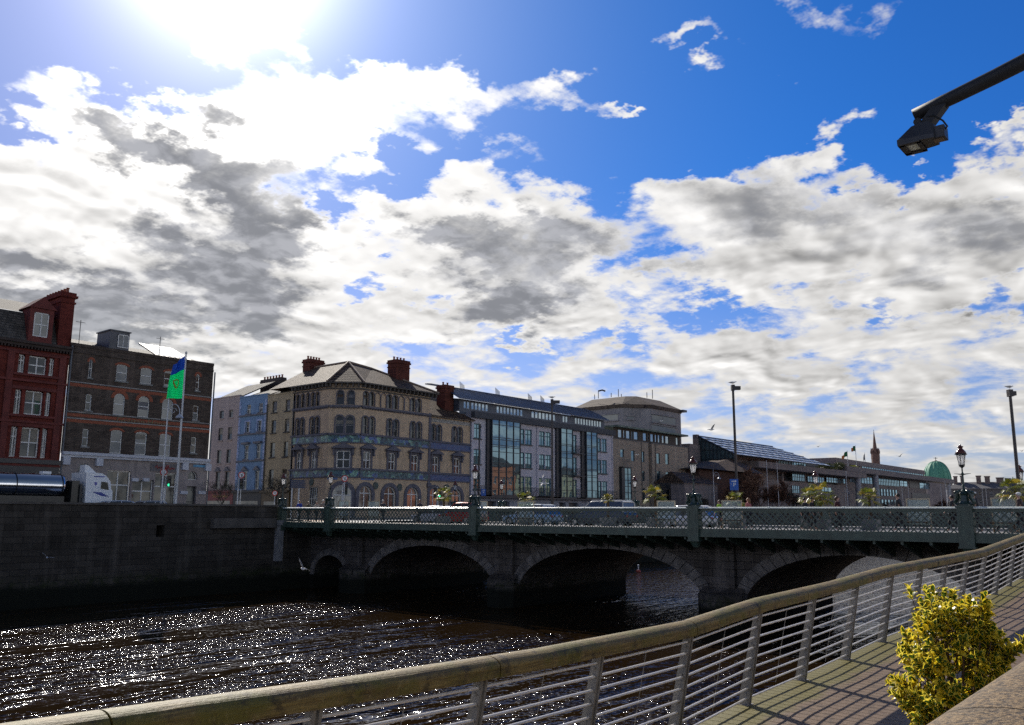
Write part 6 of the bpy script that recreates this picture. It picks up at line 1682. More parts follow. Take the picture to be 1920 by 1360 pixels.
for a_ in ((634, 655, 939, "glass screen left of the traffic light before the corner building"), (690, 712, 939.5, "pale framed glass screen before the corner building's first arch"), (893, 914, 940, "glass screen right beside the lamp before the white apartments"), (971, 1001, 940, "glass screen below the bushy palm"), (1232, 1266, 939, "glass screen before the tan apartments, right of the palm"), (1353, 1391, 938, "glass screen below the parking sign"), (1699, 1744, 935, "wide glass screen left of the ornate lamp"), (1858, 1907, 933, "wide glass screen at the right end of the bridge")):
    screen(a_[0], a_[1], a_[2], 44.9, a_[3])

# ---------------------------------------------------------------- cars
rubber = mat("tyre_rubber", (.015, .015, .015), .8); rim_m = mat("alloy_rim", (.4, .4, .42), .3, .8)
car_glass = glass("car_glass", (.012, .015, .02), .02, .05, FK=.2)
def car(name, loc, rz, L, H, col, label, group="cars crossing the bridge", suv=False, roofc=None):
    t = thing(name, loc, label, "car", group); W = .9; pm = mat("car_paint_%s" % "_".join(str(int(c * 100)) for c in col), col, .22, .2, var=.03)
    hb = H * .56; off = Vector(loc); cs, sn = math.cos(rz), math.sin(rz)
    def T(x, y, z): return (off.x + x * cs - y * sn, off.y + x * sn + y * cs, off.z + z)
    def sect(x, w, z0, z1): return [T(x, -w * .96, z0), T(x, w * .96, z0), T(x, w, z0 + (z1 - z0) * .5), T(x, w * .93, z1), T(x, w * .5, z1 + .02), T(x, -w * .5, z1 + .02), T(x, -w * .93, z1), T(x, -w, z0 + (z1 - z0) * .5)]
    h_ = L / 2
    mb = MB(); mb.loft([sect(-h_, W * .8, .38, hb * .82), sect(-h_ + .15, W * .95, .26, hb * .98), sect(-h_ + .8, W, .24, hb), sect(h_ * .3, W, .24, hb), sect(h_ - 1.0, W * .98, .24, hb * .94), sect(h_ - .2, W * .9, .26, hb * .78), sect(h_, W * .75, .36, hb * .62)]); mb.build("body", pm, t, False)
    r0_, r1_ = (-h_ + .25, h_ * .18) if suv else (-h_ + .75, h_ * .1)
    f1 = h_ * .46; b1 = -h_ + .12
    mb = MB()
    def cab(x, w, z): return [T(x, -w, hb - .02), T(x, w, hb - .02), T(x, w * z[1], z[0]), T(x, -w * z[1], z[0])]
    mb.loft([[T(b1, -W * .88, hb - .02), T(b1, W * .88, hb - .02), T(b1 + .02, W * .88, hb), T(b1 + .02, -W * .88, hb)], cab(r0_, W * .92, (H - .05, .80)), cab((r0_ + r1_) / 2, W * .93, (H - .02, .80)), cab(r1_, W * .92, (H - .05, .80)), [T(f1, -W * .86, hb - .02), T(f1, W * .86, hb - .02), T(f1 - .02, W * .84, hb), T(f1 - .02, -W * .84, hb)]]); mb.build("window", car_glass, t)
    mb = MB(); mb.loft([[T(x, -w, z - .05), T(x, w, z - .05), T(x, w * .9, z), T(x, -w * .9, z)] for x, w, z in ((r0_ - .05, W * .72, H - .05), (r0_ + .15, W * .76, H - .005), ((r0_ + r1_) / 2, W * .77, H + .015), (r1_ - .1, W * .76, H - .01), (r1_ + .05, W * .72, H - .05))])
    for s in (-1, 1):
        mb.tube([T(r1_ + .02, s * W * .74, H - .05), T(f1 - .02, s * W * .86, hb)], .035, 5); mb.tube([T(r0_, s * W * .74, H - .05), T(b1 + .04, s * W * .86, hb)], .05, 5)
        mx_ = (r0_ + r1_) / 2; mb.tube([T(mx_, s * W * .75, H - .05), T(mx_ + .03, s * W * .93, hb)], .03, 4)
    mb.build("roof", mat("car_roof_%s" % name, roofc or col, .2, .2, var=.03) if roofc else pm, t)
    for sx in (-1, 1):
        for s in (-1, 1):
            c = (sx * (h_ - .82), s * (W - .1)); mb = MB(); mb.tube([T(c[0], c[1] - .1 * s, .32), T(c[0], c[1] + .09 * s, .32)], .32, 14); w_ = mb.build("wheel", rubber, t); mb = MB(); mb.tube([T(c[0], c[1] + .09 * s, .32), T(c[0], c[1] + .10 * s, .32)], .20, 10); mb.build("rim", rim_m, w_)
    for s in (-1, 1):
        mb = MB(); mb.obox(T(h_ - .13, s * W * .66 - .12, hb * .72), Vector(T(.1, 0, 0)) - off, Vector(T(0, .24, 0)) - off, (0, 0, .10)); mb.build("headlight", white_s, t)
        mb = MB(); mb.obox(T(-h_ - .01, s * W * .66 - .1, hb * .72), Vector(T(.06, 0, 0)) - off, Vector(T(0, .2, 0)) - off, (0, 0, .14)); mb.build("tail_light", mat("tail_red", (.3, .01, .01), .3), t)
    if suv:
        for s in (-1, 1): mb = MB(); mb.tube([T(r0_ + .1, s * .62, H + .05), T(r1_ - .1, s * .62, H + .05)], .02, 5); mb.build("roof_rail", rim_m, t)
        mb = MB(); mb.tube([T(r0_ + .2, 0, H), T(r0_ + .05, 0, H + .18)], [.03, .008], 5); mb.build("aerial", black_iron, t)
    return t
def bridge_car(name, px, X, L, H, col, label, **k):
    p = onX(px, 950, X); car(name, (X, p.y, DZ), math.pi / 2, L, H, col, label, **k)
bridge_car("hatchback_car", 868, 48.6, 4.0, 1.66, (.30, .012, .010), "red car on the bridge before the corner building's last arches")
bridge_car("saloon_car", 998, 48.4, 4.4, 1.50, (.30, .42, .55), "pale blue car on the bridge below the bushy palm", roofc=(.6, .65, .7))
bridge_car("tall_car", 1127, 48.0, 4.7, 1.68, (.05, .06, .08), "dark tall car with silver roof on the bridge before the tan apartments", suv=True, roofc=(.45, .45, .46))
bridge_car("white_car", 1283, 48.4, 4.3, 1.40, (.7, .7, .72), "white car on the bridge behind the lamp before the stone pavilion")
bridge_car("light_car", 815, 52.5, 4.2, 1.48, (.55, .56, .58), "silver car on the bridge left of the red car")
pc = onY(205, 942, 64.5); car("saloon_car", (pc.x, 64.5, SZ), math.pi, 4.3, 1.42, (.62, .66, .72), "white car on the far quay before the truck's cab", "cars on the far quay")
pc = onY(270, 943, 64.5); car("hatchback_car", (pc.x, 64.5, SZ), math.pi, 4.1, 1.44, (.45, .47, .50), "silver car on the far quay behind the silver lamp post", "cars on the far quay")

# ---------------------------------------------------------------- tanker truck on the far quay
tx0 = onY(155, 930, 66).x; tx1 = onY(207, 930, 66).x
tk = thing("tanker_truck", ((tx0 + tx1) / 2, 67, SZ), "white truck cab with blue swoosh pulling a polished silver tanker on the far quay", "truck")
cabm = mat("truck_white", (.80, .83, .86), .35, var=.05); Ft = Fr((0, 66, 0), (1, 0, 0), (0, -1, 0))
g0 = SZ + .55; zrf = Ft.hit(170, 887)[1]; ztp = Ft.hit(172, 873)[1]
mb = MB(); pr = [Ft.hit(159, 950), Ft.hit(210, 950), Ft.hit(211, 921), Ft.hit(208.5, 918), Ft.hit(207.5, 905), Ft.hit(204, 898), Ft.hit(199, 892.5), Ft.hit(191, 887.5), Ft.hit(162, 885.5)]
mb.loft([[Ft.p(u, v, d) for u, v in pr] for d in (0, -2.45)]); cb = mb.build("cab", cabm, tk)
mb = MB(); mb.loft([[Ft.p(u, v, d) for u, v in ((tx0 + .1, zrf + .03), (tx0 + 1.0, zrf + .0), (tx0 + .35, ztp), (tx0 + .1, ztp + .05))] for d in (-.25, -1.1)]); mb.build("air_deflector", cabm, tk)
mb = MB(); q = Ft.rect(189, 206, 903.5, 918); mb.loft([[Ft.p(u, v, d) for u, v in ((q[0], q[2] + .05), (q[1] - .05, q[2] - .05), (q[1] - .18, q[3] - .05), (q[0] + .02, q[3]))] for d in (.0, .012)]); mb.build("side_window", mat("dark_cab_window", (.02, .025, .02), .3), tk)
mb = MB(); wa, wb = Ft.hit(208.9, 916), Ft.hit(207.6, 903); mb.quad(Ft.p(*wa, -.15), Ft.p(*wa, -2.3), Ft.p(*wb, -2.3), Ft.p(*wb, -.15)); mb.build("windscreen", car_glass, tk)
dblue = mat("truck_blue_stripe", (.04, .07, .33), .4)
mb = MB(); a, b = Ft.hit(172, 922), Ft.hit(206, 932); m1 = Ft.hit(190, 923.5); m2 = Ft.hit(188, 930)
mb.loft([[Ft.p(*a, d), Ft.p(*m1, d), Ft.p(b[0] - .05, b[1], d), Ft.p(*m2, d)] for d in (.0, .014)]); mb.build("blue_swoosh", dblue, tk)
mb = MB(); q = Ft.rect(176, 196, 893, 895); Ft.box(mb, *q, .0, .014); mb.build("blue_lettering", dblue, tk)
mb = MB(); q = Ft.rect(177, 182, 904, 911.5); mb.loft([[Ft.p(u, v, d) for u, v in ((q[0], q[3]), (q[1], q[3]), (q[1], q[2] + .15), ((q[0] + q[1]) / 2, q[2]), (q[0], q[2] + .15))] for d in (0, .014)]); mb.build("crest", mat("crest_blue", (.16, .16, .45)), tk)
mb = MB(); Ft.box(mb, tx0 - 1.9, tx0 - .1, SZ + .7, SZ + 1.1, -.5, -2.0); Ft.box(mb, tx0 - .75, tx0 - .2, SZ + .8, zrf - .6, -.2, -2.2); mb.tube([Ft.p(tx0 - .15, SZ + 1, -.1), Ft.p(tx0 - .15, SZ + 2.6, -.1)], .09, 8); mb.build("chassis", black_iron, tk)
tkx = onY(127, 910, 66.6).x; tz = (Ft.hit(60, 886)[1] + Ft.hit(60, 933)[1]) / 2; tr = (Ft.hit(60, 886)[1] - Ft.hit(60, 933)[1]) / 2
tank_m = mat("polished_tank", (.62, .64, .68), .13, 1.0, var=.06, scale=.8)
mb = MB(); n = 36; cy = 67.25; rings = []
for x, r in ((tkx, .05), (tkx - .05, tr * .6), (tkx - .14, tr * .88), (tkx - .26, tr * .98), (tkx - .4, tr), (tkx - 4, tr), (tkx - 8, tr), (tkx - 11.4, tr), (tkx - 11.6, tr * .8), (tkx - 11.7, .05)):
    rings.append([(x, cy + r * 1.0 * math.cos(6.28319 * k / n), tz + r * math.sin(6.28319 * k / n)) for k in range(n)])
mb.loft(rings); mb.build("tank", tank_m, tk, True)
mb = MB()
for x in (tkx - .45, tkx - 3.6, tkx - 7, tkx - 10.5): mb.loft([[(xx, cy + (tr + .025) * math.cos(6.28319 * k / n), tz + (tr + .025) * math.sin(6.28319 * k / n)) for k in range(n)] for xx in (x, x + .07)], False)
mb.box(tkx - 11, tkx - .3, cy - .95, cy + .95, SZ + .85, tz - tr + .12); mb.build("tank_band", black_iron, tk)
mb = MB(); mb.box(tkx - 1.7, tkx - 1.1, cy - .3, cy + .3, tz + tr - .02, tz + tr + .16); mb.build("hatch", cabm, tk)
for x in (tx1 - .9, tx0 - 1.1, tkx - 7.2, tkx - 8.5, tkx - 9.8):
    for y in (66.25, 68.2): mb = MB(); mb.tube([(x, y - .15, SZ + .5), (x, y + .15, SZ + .5)], .5, 16); mb.build("wheel", rubber, tk)

# ---------------------------------------------------------------- people on the bridge
skin_m = mat("skin", (.45, .26, .19), .55, var=.08, scale=20)
def skin_chain(name, V_, E_, m, par, root=0, sub=1):
    me = bpy.data.meshes.new(name); off = WL[par.name]
    me.from_pydata([(Vector(p) - off)[:] for p, r in V_], E_, []); me.materials.append(m)
    o = bpy.data.objects.new(name, me); COL.objects.link(o); o.parent = par; WL[o.name] = off
    md = o.modifiers.new('skin', 'SKIN'); md.use_smooth_shade = True
    for i, (p, r) in enumerate(V_): me.skin_vertices[0].data[i].radius = (r, r) if not isinstance(r, tuple) else r
    me.skin_vertices[0].data[root].use_root = True
    s = o.modifiers.new('sub', 'SUBSURF'); s.levels = sub; s.render_levels = sub
    return o
def person(px, py, X, rz, h, jacket, legs, hair, label, hairlen=0, bag=None, cap=None):
    p = onX(px, py, X); base = DZ + .12; t = thing("person", (X, p.y, base), label, "person", "people walking on the bridge"); k = h / 1.7
    cs, sn = math.cos(rz), math.sin(rz)
    def T(x, y, z): return Vector((X + (x * cs - y * sn) * k, p.y + (x * sn + y * cs) * k, base + z * k))   # x forward, y left
    g = random.Random(px); st = g.uniform(.12, .26)
    V_ = [(T(0, 0, .95), .13), (T(0, 0, 1.15), .125), (T(.0, 0, 1.36), .125), (T(.0, 0, 1.45), .055), (T(.02, 0, 1.52), .055), (T(.03, 0, 1.60), (.085, .10)), (T(.015, 0, 1.67), .075), (T(.125, 0, 1.575), .014)]
    E_ = [(0, 1), (1, 2), (2, 3), (3, 4), (4, 5), (5, 6), (5, 7)]
    arms = {}; 
    for s in (-1, 1):
        sw = s * st; i = len(V_)
        V_ += [(T(0, s * .17, 1.38), .055), (T(-.02 + sw * .2, s * .22, 1.12), .042), (T(.08 + sw, s * .23, .90), .030), (T(.11 + sw, s * .23, .82), .034)]
        E_ += [(2, i), (i, i + 1), (i + 1, i + 2), (i + 2, i + 3)]; arms[s] = i; j = len(V_)
        for f_, (dx, dy, ln) in enumerate(((.03, .02, .05), (.03, .007, .075), (.018, -.004, .085), (.004, -.012, .078), (-.012, -.016, .06))):
            V_ += [(T(.115 + sw + dx * .8, s * (.23 + dy), .82 - ln * .5), .010), (T(.10 + sw + dx, s * (.225 + dy * .8), .82 - ln), .008)]; E_ += [(i + 3, j), (j, j + 1)]; j += 2
    for s in (-1, 1):
        sw = -s * st; i = len(V_)
        V_ += [(T(0, s * .09, .90), .085), (T(.05 + sw * .6, s * .10, .50), .058), (T(-.03 + sw * 1.3, s * .10, .09), .038), (T(.10 + sw * 1.3, s * .11, .035), .035)]; E_ += [(0, i), (i, i + 1), (i + 1, i + 2), (i + 2, i + 3)]
    skin_chain("body", V_, E_, skin_m, t)
    jm = mat("cloth_" + "_".join(str(int(c * 100)) for c in jacket), jacket, .8, var=.15); lm = mat("cloth_" + "_".join(str(int(c * 100)) for c in legs), legs, .85, var=.15)
    J = [(T(0, 0, .86), .155), (T(0, 0, 1.12), .145), (T(0, 0, 1.36), .150), (T(0, 0, 1.455), .075)]; Ej = [(0, 1), (1, 2), (2, 3)]
    for s in (-1, 1):
        sw = s * st; i = len(J); J += [(T(0, s * .18, 1.38), .078), (T(-.02 + sw * .2, s * .23, 1.12), .062), (T(.075 + sw * .95, s * .23, .91), .046)]; Ej += [(2, i), (i, i + 1), (i + 1, i + 2)]
    skin_chain("jacket", J, Ej, jm, t)
    Lg = [(T(0, 0, .92), .14)]; El = []
    for s in (-1, 1):
        sw = -s * st; i = len(Lg); Lg += [(T(0, s * .09, .86), .10), (T(.05 + sw * .6, s * .10, .50), .075), (T(-.03 + sw * 1.3, s * .10, .10), .058)]; El += [(0, i), (i, i + 1), (i + 1, i + 2)]
    skin_chain("trousers", Lg, El, lm, t)
    hm = mat("hair_" + "_".join(str(int(c * 100)) for c in hair), hair, .5, var=.2, scale=30)
    mb = MB(); c = T(-.012, 0, 1.635); mb.ball(c, .098 * k, .098 * k, .085 * k, 10, 7)
    if hairlen: q = T(-.075, 0, 1.60); q2 = T(-.09, 0, 1.60 - hairlen); mb.tube([T(-.02, 0, 1.66), q, q2], [.07 * k, .075 * k, .04 * k], 8)
    mb.build("hair", hm, t, True)
    for s in (-1, 1):
        mb = MB(); mb.ball(T(.10, s * .032, 1.605), .011 * k, .011 * k, .008 * k, 6, 4); mb.build("eye", black_iron, t)
    if cap: mb = MB(); mb.ball(T(-.0, 0, 1.675), .104 * k, .104 * k, .062 * k, 10, 6); mb.obox(T(.06, -.07, 1.665), T(.11, 0, 0) - T(0, 0, 0), T(0, .14, 0) - T(0, 0, 0), (0, 0, .012)); mb.build("cap", mat("cap_%d" % px, cap, .7), t)
    if bag: mb = MB(); mb.ball(T(-.2, 0, 1.2), .11 * k, .15 * k, .22 * k, 10, 7); mb.build("rucksack", mat("bag_%d" % px, bag, .8), t)
S_, N_ = math.pi / 2, -math.pi / 2
DK = (.02, .02, .025)
for a_ in ((562, 942, 44, N_, 1.72, (.02, .05, .30), DK, (.20, .12, .07), "person in a bright blue jacket at the far left of the bridge"),
           (579, 943, 44.5, S_, 1.62, (.10, .09, .06), DK, (.25, .22, .17), "person in an olive coat beside the one in blue"),
           (594, 943, 44.2, N_, 1.62, (.35, .30, .25), DK, (.30, .26, .2), "person in a pale coat next to the white-haired one"),
           (606, 941, 43.8, N_, 1.74, (.25, .20, .17), DK, (.65, .62, .58), "white-haired person in a brown striped coat on the bridge"),
           (647, 945, 45.2, S_, 1.6, (.16, .02, .03), DK, (.05, .03, .02), "person in dark red behind the glass screen left of the traffic light"),
           (718.5, 944, 44, N_, 1.68, (.03, .03, .04), DK, (.5, .45, .4), "grey-haired person in a dark coat before the first arch"),
           (787, 944, 44, S_, 1.66, (.04, .035, .05), DK, (.22, .13, .07), "brown-haired person in black before the corner building's third arch"),
           (1349, 953, 46, S_, 1.55, (.35, .60, .04), DK, (.08, .05, .04), "person in a yellow-green safety vest beside the glass screen"),
           (1403, 946, 44.5, S_, 1.62, (.42, .13, .13), DK, (.22, .11, .05), "long-haired woman in a pink top right of the parking sign", .22),
           (1509, 945, 44.2, N_, 1.60, DK, DK, (.02, .015, .01), "person in black at the left under the largest palm"),
           (1523, 945, 44.6, N_, 1.62, DK, DK, (.03, .02, .015), "person in black right beside the largest palm's trunk"),
           (1570, 941, 44, N_, 1.66, (.06, .012, .015), DK, (.07, .035, .02), "woman in dark red with tied-back hair between two palms", .12),
           (1684, 938, 44, S_, 1.76, (.025, .025, .03), DK, (.02, .015, .012), "dark-haired man in a black suit left of the wide glass screen"),
           (1785, 942, 44, S_, 1.66, (.03, .03, .035), DK, (.015, .012, .01), "person in black with a pale bag beside the ornate lamp"),
           (1827, 938, 44.2, S_, 1.78, (.02, .02, .025), DK, (.05, .04, .03), "man in black with a white cap right of the ornate lamp"),
           (1879, 941, 46.5, N_, 1.7, (.25, .22, .22), DK, (.35, .22, .15), "person seen through the glass screen at the right end"),
           (1911, 940, 44, S_, 1.74, (.05, .03, .03), DK, (.5, .48, .46), "person at the right edge with a pale cap")):
    kw = {}
    if a_[0] == 1785: kw['bag'] = (.5, .42, .38)
    if a_[0] in (1827, 1911): kw['cap'] = (.7, .7, .72)
    hl_ = a_[9] if len(a_) > 9 else 0
    person(*a_[:9], hl_, **kw)

# ---------------------------------------------------------------- bare trees on the far bank
twig_r = mat("red_brown_twigs", (.13, .065, .04), .9, var=.3); twig_g = mat("grey_twigs", (.085, .075, .06), .9, var=.3)
def bare_tree(name, base, h, spread, seed, m, label, levels=5, kids_=4, group=None, dens=1.0, rad=.012):
    g = random.Random(seed); t = thing(name, base, label, "tree", group); tr = MB(); cr = MB(); b = Vector(base)
    def grow(mb, p, d, L, r, lev):
        n = 3; pts = [p]; q = p.copy(); dd = d.copy()
        for i in range(n):
            dd = (dd + Vector((g.uniform(-.18, .18), g.uniform(-.18, .18), g.uniform(-.04, .16)))).normalized(); q = q + dd * (L / n); pts.append(q.copy())
        rr = [max(rad, r * (1 - .5 * i / n)) for i in range(n + 1)]
        mb.tube(pts, rr, 5 if lev < 2 else 3, False)
        if lev >= levels: return
        for i in range(kids_ if lev else kids_ + 2):
            t_ = g.uniform(.25, 1.0) if lev else g.uniform(.35, 1.0); k = min(n - 1, int(t_ * n)); s = pts[k].lerp(pts[k + 1], t_ * n - k if t_ < 1 else 1)
            an = g.uniform(0, 6.283); sp = g.uniform(.35, .85) * spread; a = dd.cross(Vector((math.cos(an), math.sin(an), .1))).normalized(); nd = (dd * math.cos(sp) + a * math.sin(sp)); nd.z += .10; nd.normalize()
            grow(cr, s, nd, L * g.uniform(.55, .8), r * .5, lev + 1)
    grow(tr, b, Vector((0, 0, 1)), h * .36, h * .018, 0)
    tr.build("trunk", m, t); cr.build("crown", m, t)
    return t
def bt(px, Y, h, spread, seed, m, label, levels=5, kids_=4, rad=.012):
    p = onY(px, 945, Y); bare_tree("bare_tree", (p.x, p.y, SZ), h, spread, seed, m, label, levels, kids_, "bare winter trees on the far bank", 1, rad)
bt(1400, 66, 8.6, 1.0, 3, twig_r, "bare reddish tree right behind the parking sign's pole", 6, 4, .022)
bt(1425, 67, 9.4, 1.05, 5, twig_r, "tallest bare reddish tree, left of the two bare flagpoles", 6, 4, .022)
bt(1462, 68, 8.0, 1.05, 8, twig_r, "bare reddish tree right of the bare flagpoles", 6, 4, .022)
bt(1372, 65, 6.8, 1.0, 9, twig_r, "bare tree left of the parking sign's pole", 6, 4, .02)
bt(1318, 64, 4.4, 1.0, 11, twig_g, "low bare grey tree right beside the bridge lamp", 5, 4, .02)
bt(1489, 70, 6.5, 1.0, 12, twig_g, "small bare tree before the office block's lower windows", 5, 4, .025)
bt(1766, 72, 7.0, 1.0, 21, twig_r, "bare tree below the green dome", 5, 4, .03)
bt(1795, 70, 6.5, 1.0, 22, twig_r, "bare tree left of the ornate lamp before the stone terrace", 5, 4, .03)
bt(1830, 72, 6.0, 1.0, 23, twig_g, "bare tree right of the ornate lamp before the stone terrace", 5, 4, .03)
bt(1665, 72, 4.5, 1.0, 24, twig_g, "low bare tree before the office's small square windows", 5, 4, .03)
p = onX(518, 945, 58); bare_tree("bare_tree", (58, p.y, SZ), 7.2, 1.0, 31, twig_g, "thin bare street tree before the cream house", 5, 3, "bare winter trees on the far bank", 1, .012)
p = onY(418, 945, 72); bare_tree("bare_tree", (p.x, p.y, SZ), 5.0, 1.0, 33, twig_g, "small bare street tree before the pink house", 5, 3, "bare winter trees on the far bank", 1, .012)
# planting on the office terrace
tl = leafmat("terrace_leaf", (.03, .045, .015), (.08, .09, .03), .2)
for i, (x0, x1, yt, yb) in enumerate(((1524, 1549, 869, 879), (1551, 1571, 867, 880), (1574, 1598, 873, 880))):
    a, b = FV.rect(x0, x1, yt, yb), None; g = random.Random(i); mb = MB(); cx_ = (a[0] + a[1]) / 2; L_ = a[1] - a[0]; Hh = a[3] - a[2]
    for k in range(900):
        u = g.gauss(0, .25); v = g.random(); w = g.uniform(-1, 1); c = Vector((cx_ + u * L_, Yv - 1.6 + w, a[2] + v * Hh * (1 - 1.6 * abs(u)))); d1 = Vector((g.uniform(-1, 1), g.uniform(-1, 1), g.uniform(-1, 1))).normalized() * .17; d2 = d1.cross(Vector((g.random(), g.random(), g.random()))).normalized() * .09
        mb.quad(c - d1, c + d2, c + d1, c - d2)
    solo(mb.build("shrub", tl if i < 2 else palm_g), (cx_, Yv - 1.6, a[2]), ("dark shrub at the left end of the office terrace", "brown shrub mid-way along the office terrace", "yellow-green shrub under the office terrace flags")[i], "shrub", "shrubs on the office terrace")
# street sign marker and bin near the shop corner
p = onX(385, 902, 45.3)
# red buoy seen through the middle arch
p = onZ(1197, 1073, WZ); bu = thing("buoy", (p.x, p.y, WZ), "small red and white buoy floating under the middle arch", "buoy")
mb = MB(); mb.lathe((p.x, p.y, WZ), [(.2, -.1), (.28, .05), (.2, .2), (.05, .25)], 12); mb.build("float", mat("buoy_red", (.4, .06, .03), .5), bu); mb = MB(); mb.lathe((p.x, p.y, WZ), [(.06, .2), (.05, .6), (.1, .62), (.1, .75), (.02, .78)], 8); mb.build("top_mark", white_s, bu)

# ---------------------------------------------------------------- variegated shrub in its planter, close at the right
def leaf2(name, c1, c2, tr):
    m = leafmat(name, c1, c2, tr, .32); return m
lg = leaf2("leaf_green", (.035, .09, .012), (.10, .17, .02), .45); ly = leaf2("leaf_yellow", (.82, .62, .02), (.93, .80, .12), .60)
sb = Vector((6.5, 1.565, -1.95)); shb = thing("shrub", sb, "yellow and green variegated shrub on the boardwalk beside the granite coping", "shrub")
g = random.Random(7); mb = MB(); stm = MB()
zt_s, zb_s = -.63, -1.62
def prof_r(z):
    t = (z - zb_s) / (zt_s - zb_s)
    return .232 * (0.62 + .55 * math.sin(min(1, t * 1.05) * math.pi * .92) ** .8) * (1.0 if t < .8 else 1.0 - (t - .8) * 2.0) + .02
def leaf(c, d, up, L, W):
    d = d.normalized(); s = d.cross(up); 
    if s.length < 1e-3: s = Vector((1, 0, 0))
    s.normalize(); n = s.cross(d); cup = n * (W * .35)
    b = c; mid = c + d * L * .5; tip = c + d * L - n * L * .10
    q1, q2 = c + d * L * .22, c + d * L * .75
    o = [b, q1 + s * W * .38 + cup * .6, mid + s * W * .5 + cup, q2 + s * W * .38 + cup * .7, tip, q2 - s * W * .38 + cup * .7, mid - s * W * .5 + cup, q1 - s * W * .38 + cup * .6]
    iw = g.uniform(.48, .74)
    i = [c + d * L * .08] + [(x - (c + d * ((x - c).dot(d)))) * iw + (c + d * ((x - c).dot(d))) for x in o[1:4]] + [c + d * L * .86 - n * L * .07] + [(x - (c + d * ((x - c).dot(d)))) * iw + (c + d * ((x - c).dot(d))) for x in o[5:8]]
    k0 = len(mb.v); mb.v += [tuple(x) for x in o + i]
    for k in range(8):
        j = (k + 1) % 8; mb.f.append((k0 + k, k0 + j, k0 + 8 + j, k0 + 8 + k)); mb.mi.append(1)
    gm = 0 if g.random() < .85 else 1
    mb.f.append((k0 + 8, k0 + 9, k0 + 15)); mb.mi.append(gm); mb.f.append((k0 + 9, k0 + 10, k0 + 14, k0 + 15)); mb.mi.append(gm)
    mb.f.append((k0 + 10, k0 + 11, k0 + 13, k0 + 14)); mb.mi.append(gm); mb.f.append((k0 + 11, k0 + 12, k0 + 13)); mb.mi.append(gm)
shoots = []
for k in range(400):
    z = zb_s + (zt_s - zb_s) * g.random() ** .85; an = g.uniform(0, 6.283); rr_ = prof_r(z) * (g.uniform(.72, 1.05) if g.random() < .8 else g.uniform(.3, .8)) * (1 + .13 * math.sin(an * 3 + z * 9))
    shoots.append((Vector((sb.x + rr_ * math.cos(an) * 1.0, sb.y + .02 + rr_ * math.sin(an), z)), an))
for k in range(16):
    an = g.uniform(0, 6.283); shoots.append((Vector((sb.x + .20 * math.cos(an), sb.y + .02 + .22 * math.sin(an), zt_s + g.uniform(-.03, .06))), an))
for dz in (.0, .03, -.03, .05): shoots.append((Vector((sb.x + .05, sb.y - .34 - dz, -.86 + dz)), -1.57))
for dz in (.0, .03): shoots.append((Vector((sb.x + .05, sb.y - .27 - dz, -.90 + dz)), -1.57))
for c, an in shoots:
    out = Vector((math.cos(an), math.sin(an), 0)); top = max(0, (c.z - (zt_s - .25)) / .3)
    ax = (out * (1 - .6 * top) + Vector((0, 0, .55 + top)) + Vector((g.uniform(-.3, .3), g.uniform(-.3, .3), g.uniform(-.2, .3)))).normalized()
    L0 = g.uniform(.07, .10); stm.tube([c - ax * .12, c + ax * L0 * .6], [.004, .002], 3, False)
    s1 = ax.cross(Vector((0, 0, 1))).normalized() if abs(ax.z) < .98 else Vector((1, 0, 0)); s2 = ax.cross(s1)
    n_ = 9
    for j in range(n_):
        ph = j * 2.4; side = s1 * math.cos(ph) + s2 * math.sin(ph); t = j / n_
        d = side * (1.0 - .65 * t) + ax * (.35 + .9 * t)
        leaf(c + ax * (L0 * t * .7), d, ax, g.uniform(.060, .088) * (1 - .25 * t), g.uniform(.034, .048) * (1 - .2 * t))
mb.build("foliage", [lg, ly], shb, False)
for k in range(14):
    an = k * .45; stm.tube([(sb.x, sb.y, -1.75), (sb.x + .12 * math.cos(an), sb.y + .12 * math.sin(an), -1.2), (sb.x + .24 * math.cos(an), sb.y + .24 * math.sin(an), -.8)], [.011, .008, .004], 5)
stm.build("stem", bark, shb)
pm_ = mat("planter_timber", (.12, .085, .055), .8, bump=.4, bscale=30)
pl = thing("planter", (6.5, 1.6, -2.1), "dark timber planter box holding the variegated shrub", "planter")
mb = MB(); x0, x1, y0, y1, z0, z1 = 6.05, 6.95, 1.18, 2.02, -2.11, -1.70
for bx in ((x0, x1, y0, y0 + .05, z0, z1), (x0, x1, y1 - .05, y1, z0, z1), (x0, x0 + .05, y0 + .05, y1 - .05, z0, z1), (x1 - .05, x1, y0 + .05, y1 - .05, z0, z1)): mb.box(*bx)
mb.build("box", pm_, pl); mb = MB(); mb.box(x0 + .05, x1 - .05, y0 + .05, y1 - .05, z0, z1 - .06); mb.build("soil", mat("soil", (.03, .02, .015), .95), pl)
gp = onZ(1690, 1375, -1.72); mb = MB()
for k in range(9):
    an = g.uniform(1.5, 4.5); L_ = g.uniform(.25, .42); c = Vector((6.15 + .02 * k, 1.92, -1.75)); dx = _r0 * (-.12 - .16 * g.random()); w = Vector((.006, .006, 0)); m1 = c + dx * .4 + Vector((0, 0, L_ * .6)); e = c + dx * 1.3 + Vector((0, 0, L_ * .85))
    mb.quad(c - w, c + w, m1 + w, m1 - w); mb.poly([m1 - w, m1 + w, e])
solo(mb.build("grass_tuft", leafmat("blade_green", (.05, .09, .02), (.10, .14, .03), .3)), (6.2, 1.92, -1.75), "small tuft of grass blades at the shrub's foot", "grass tuft")

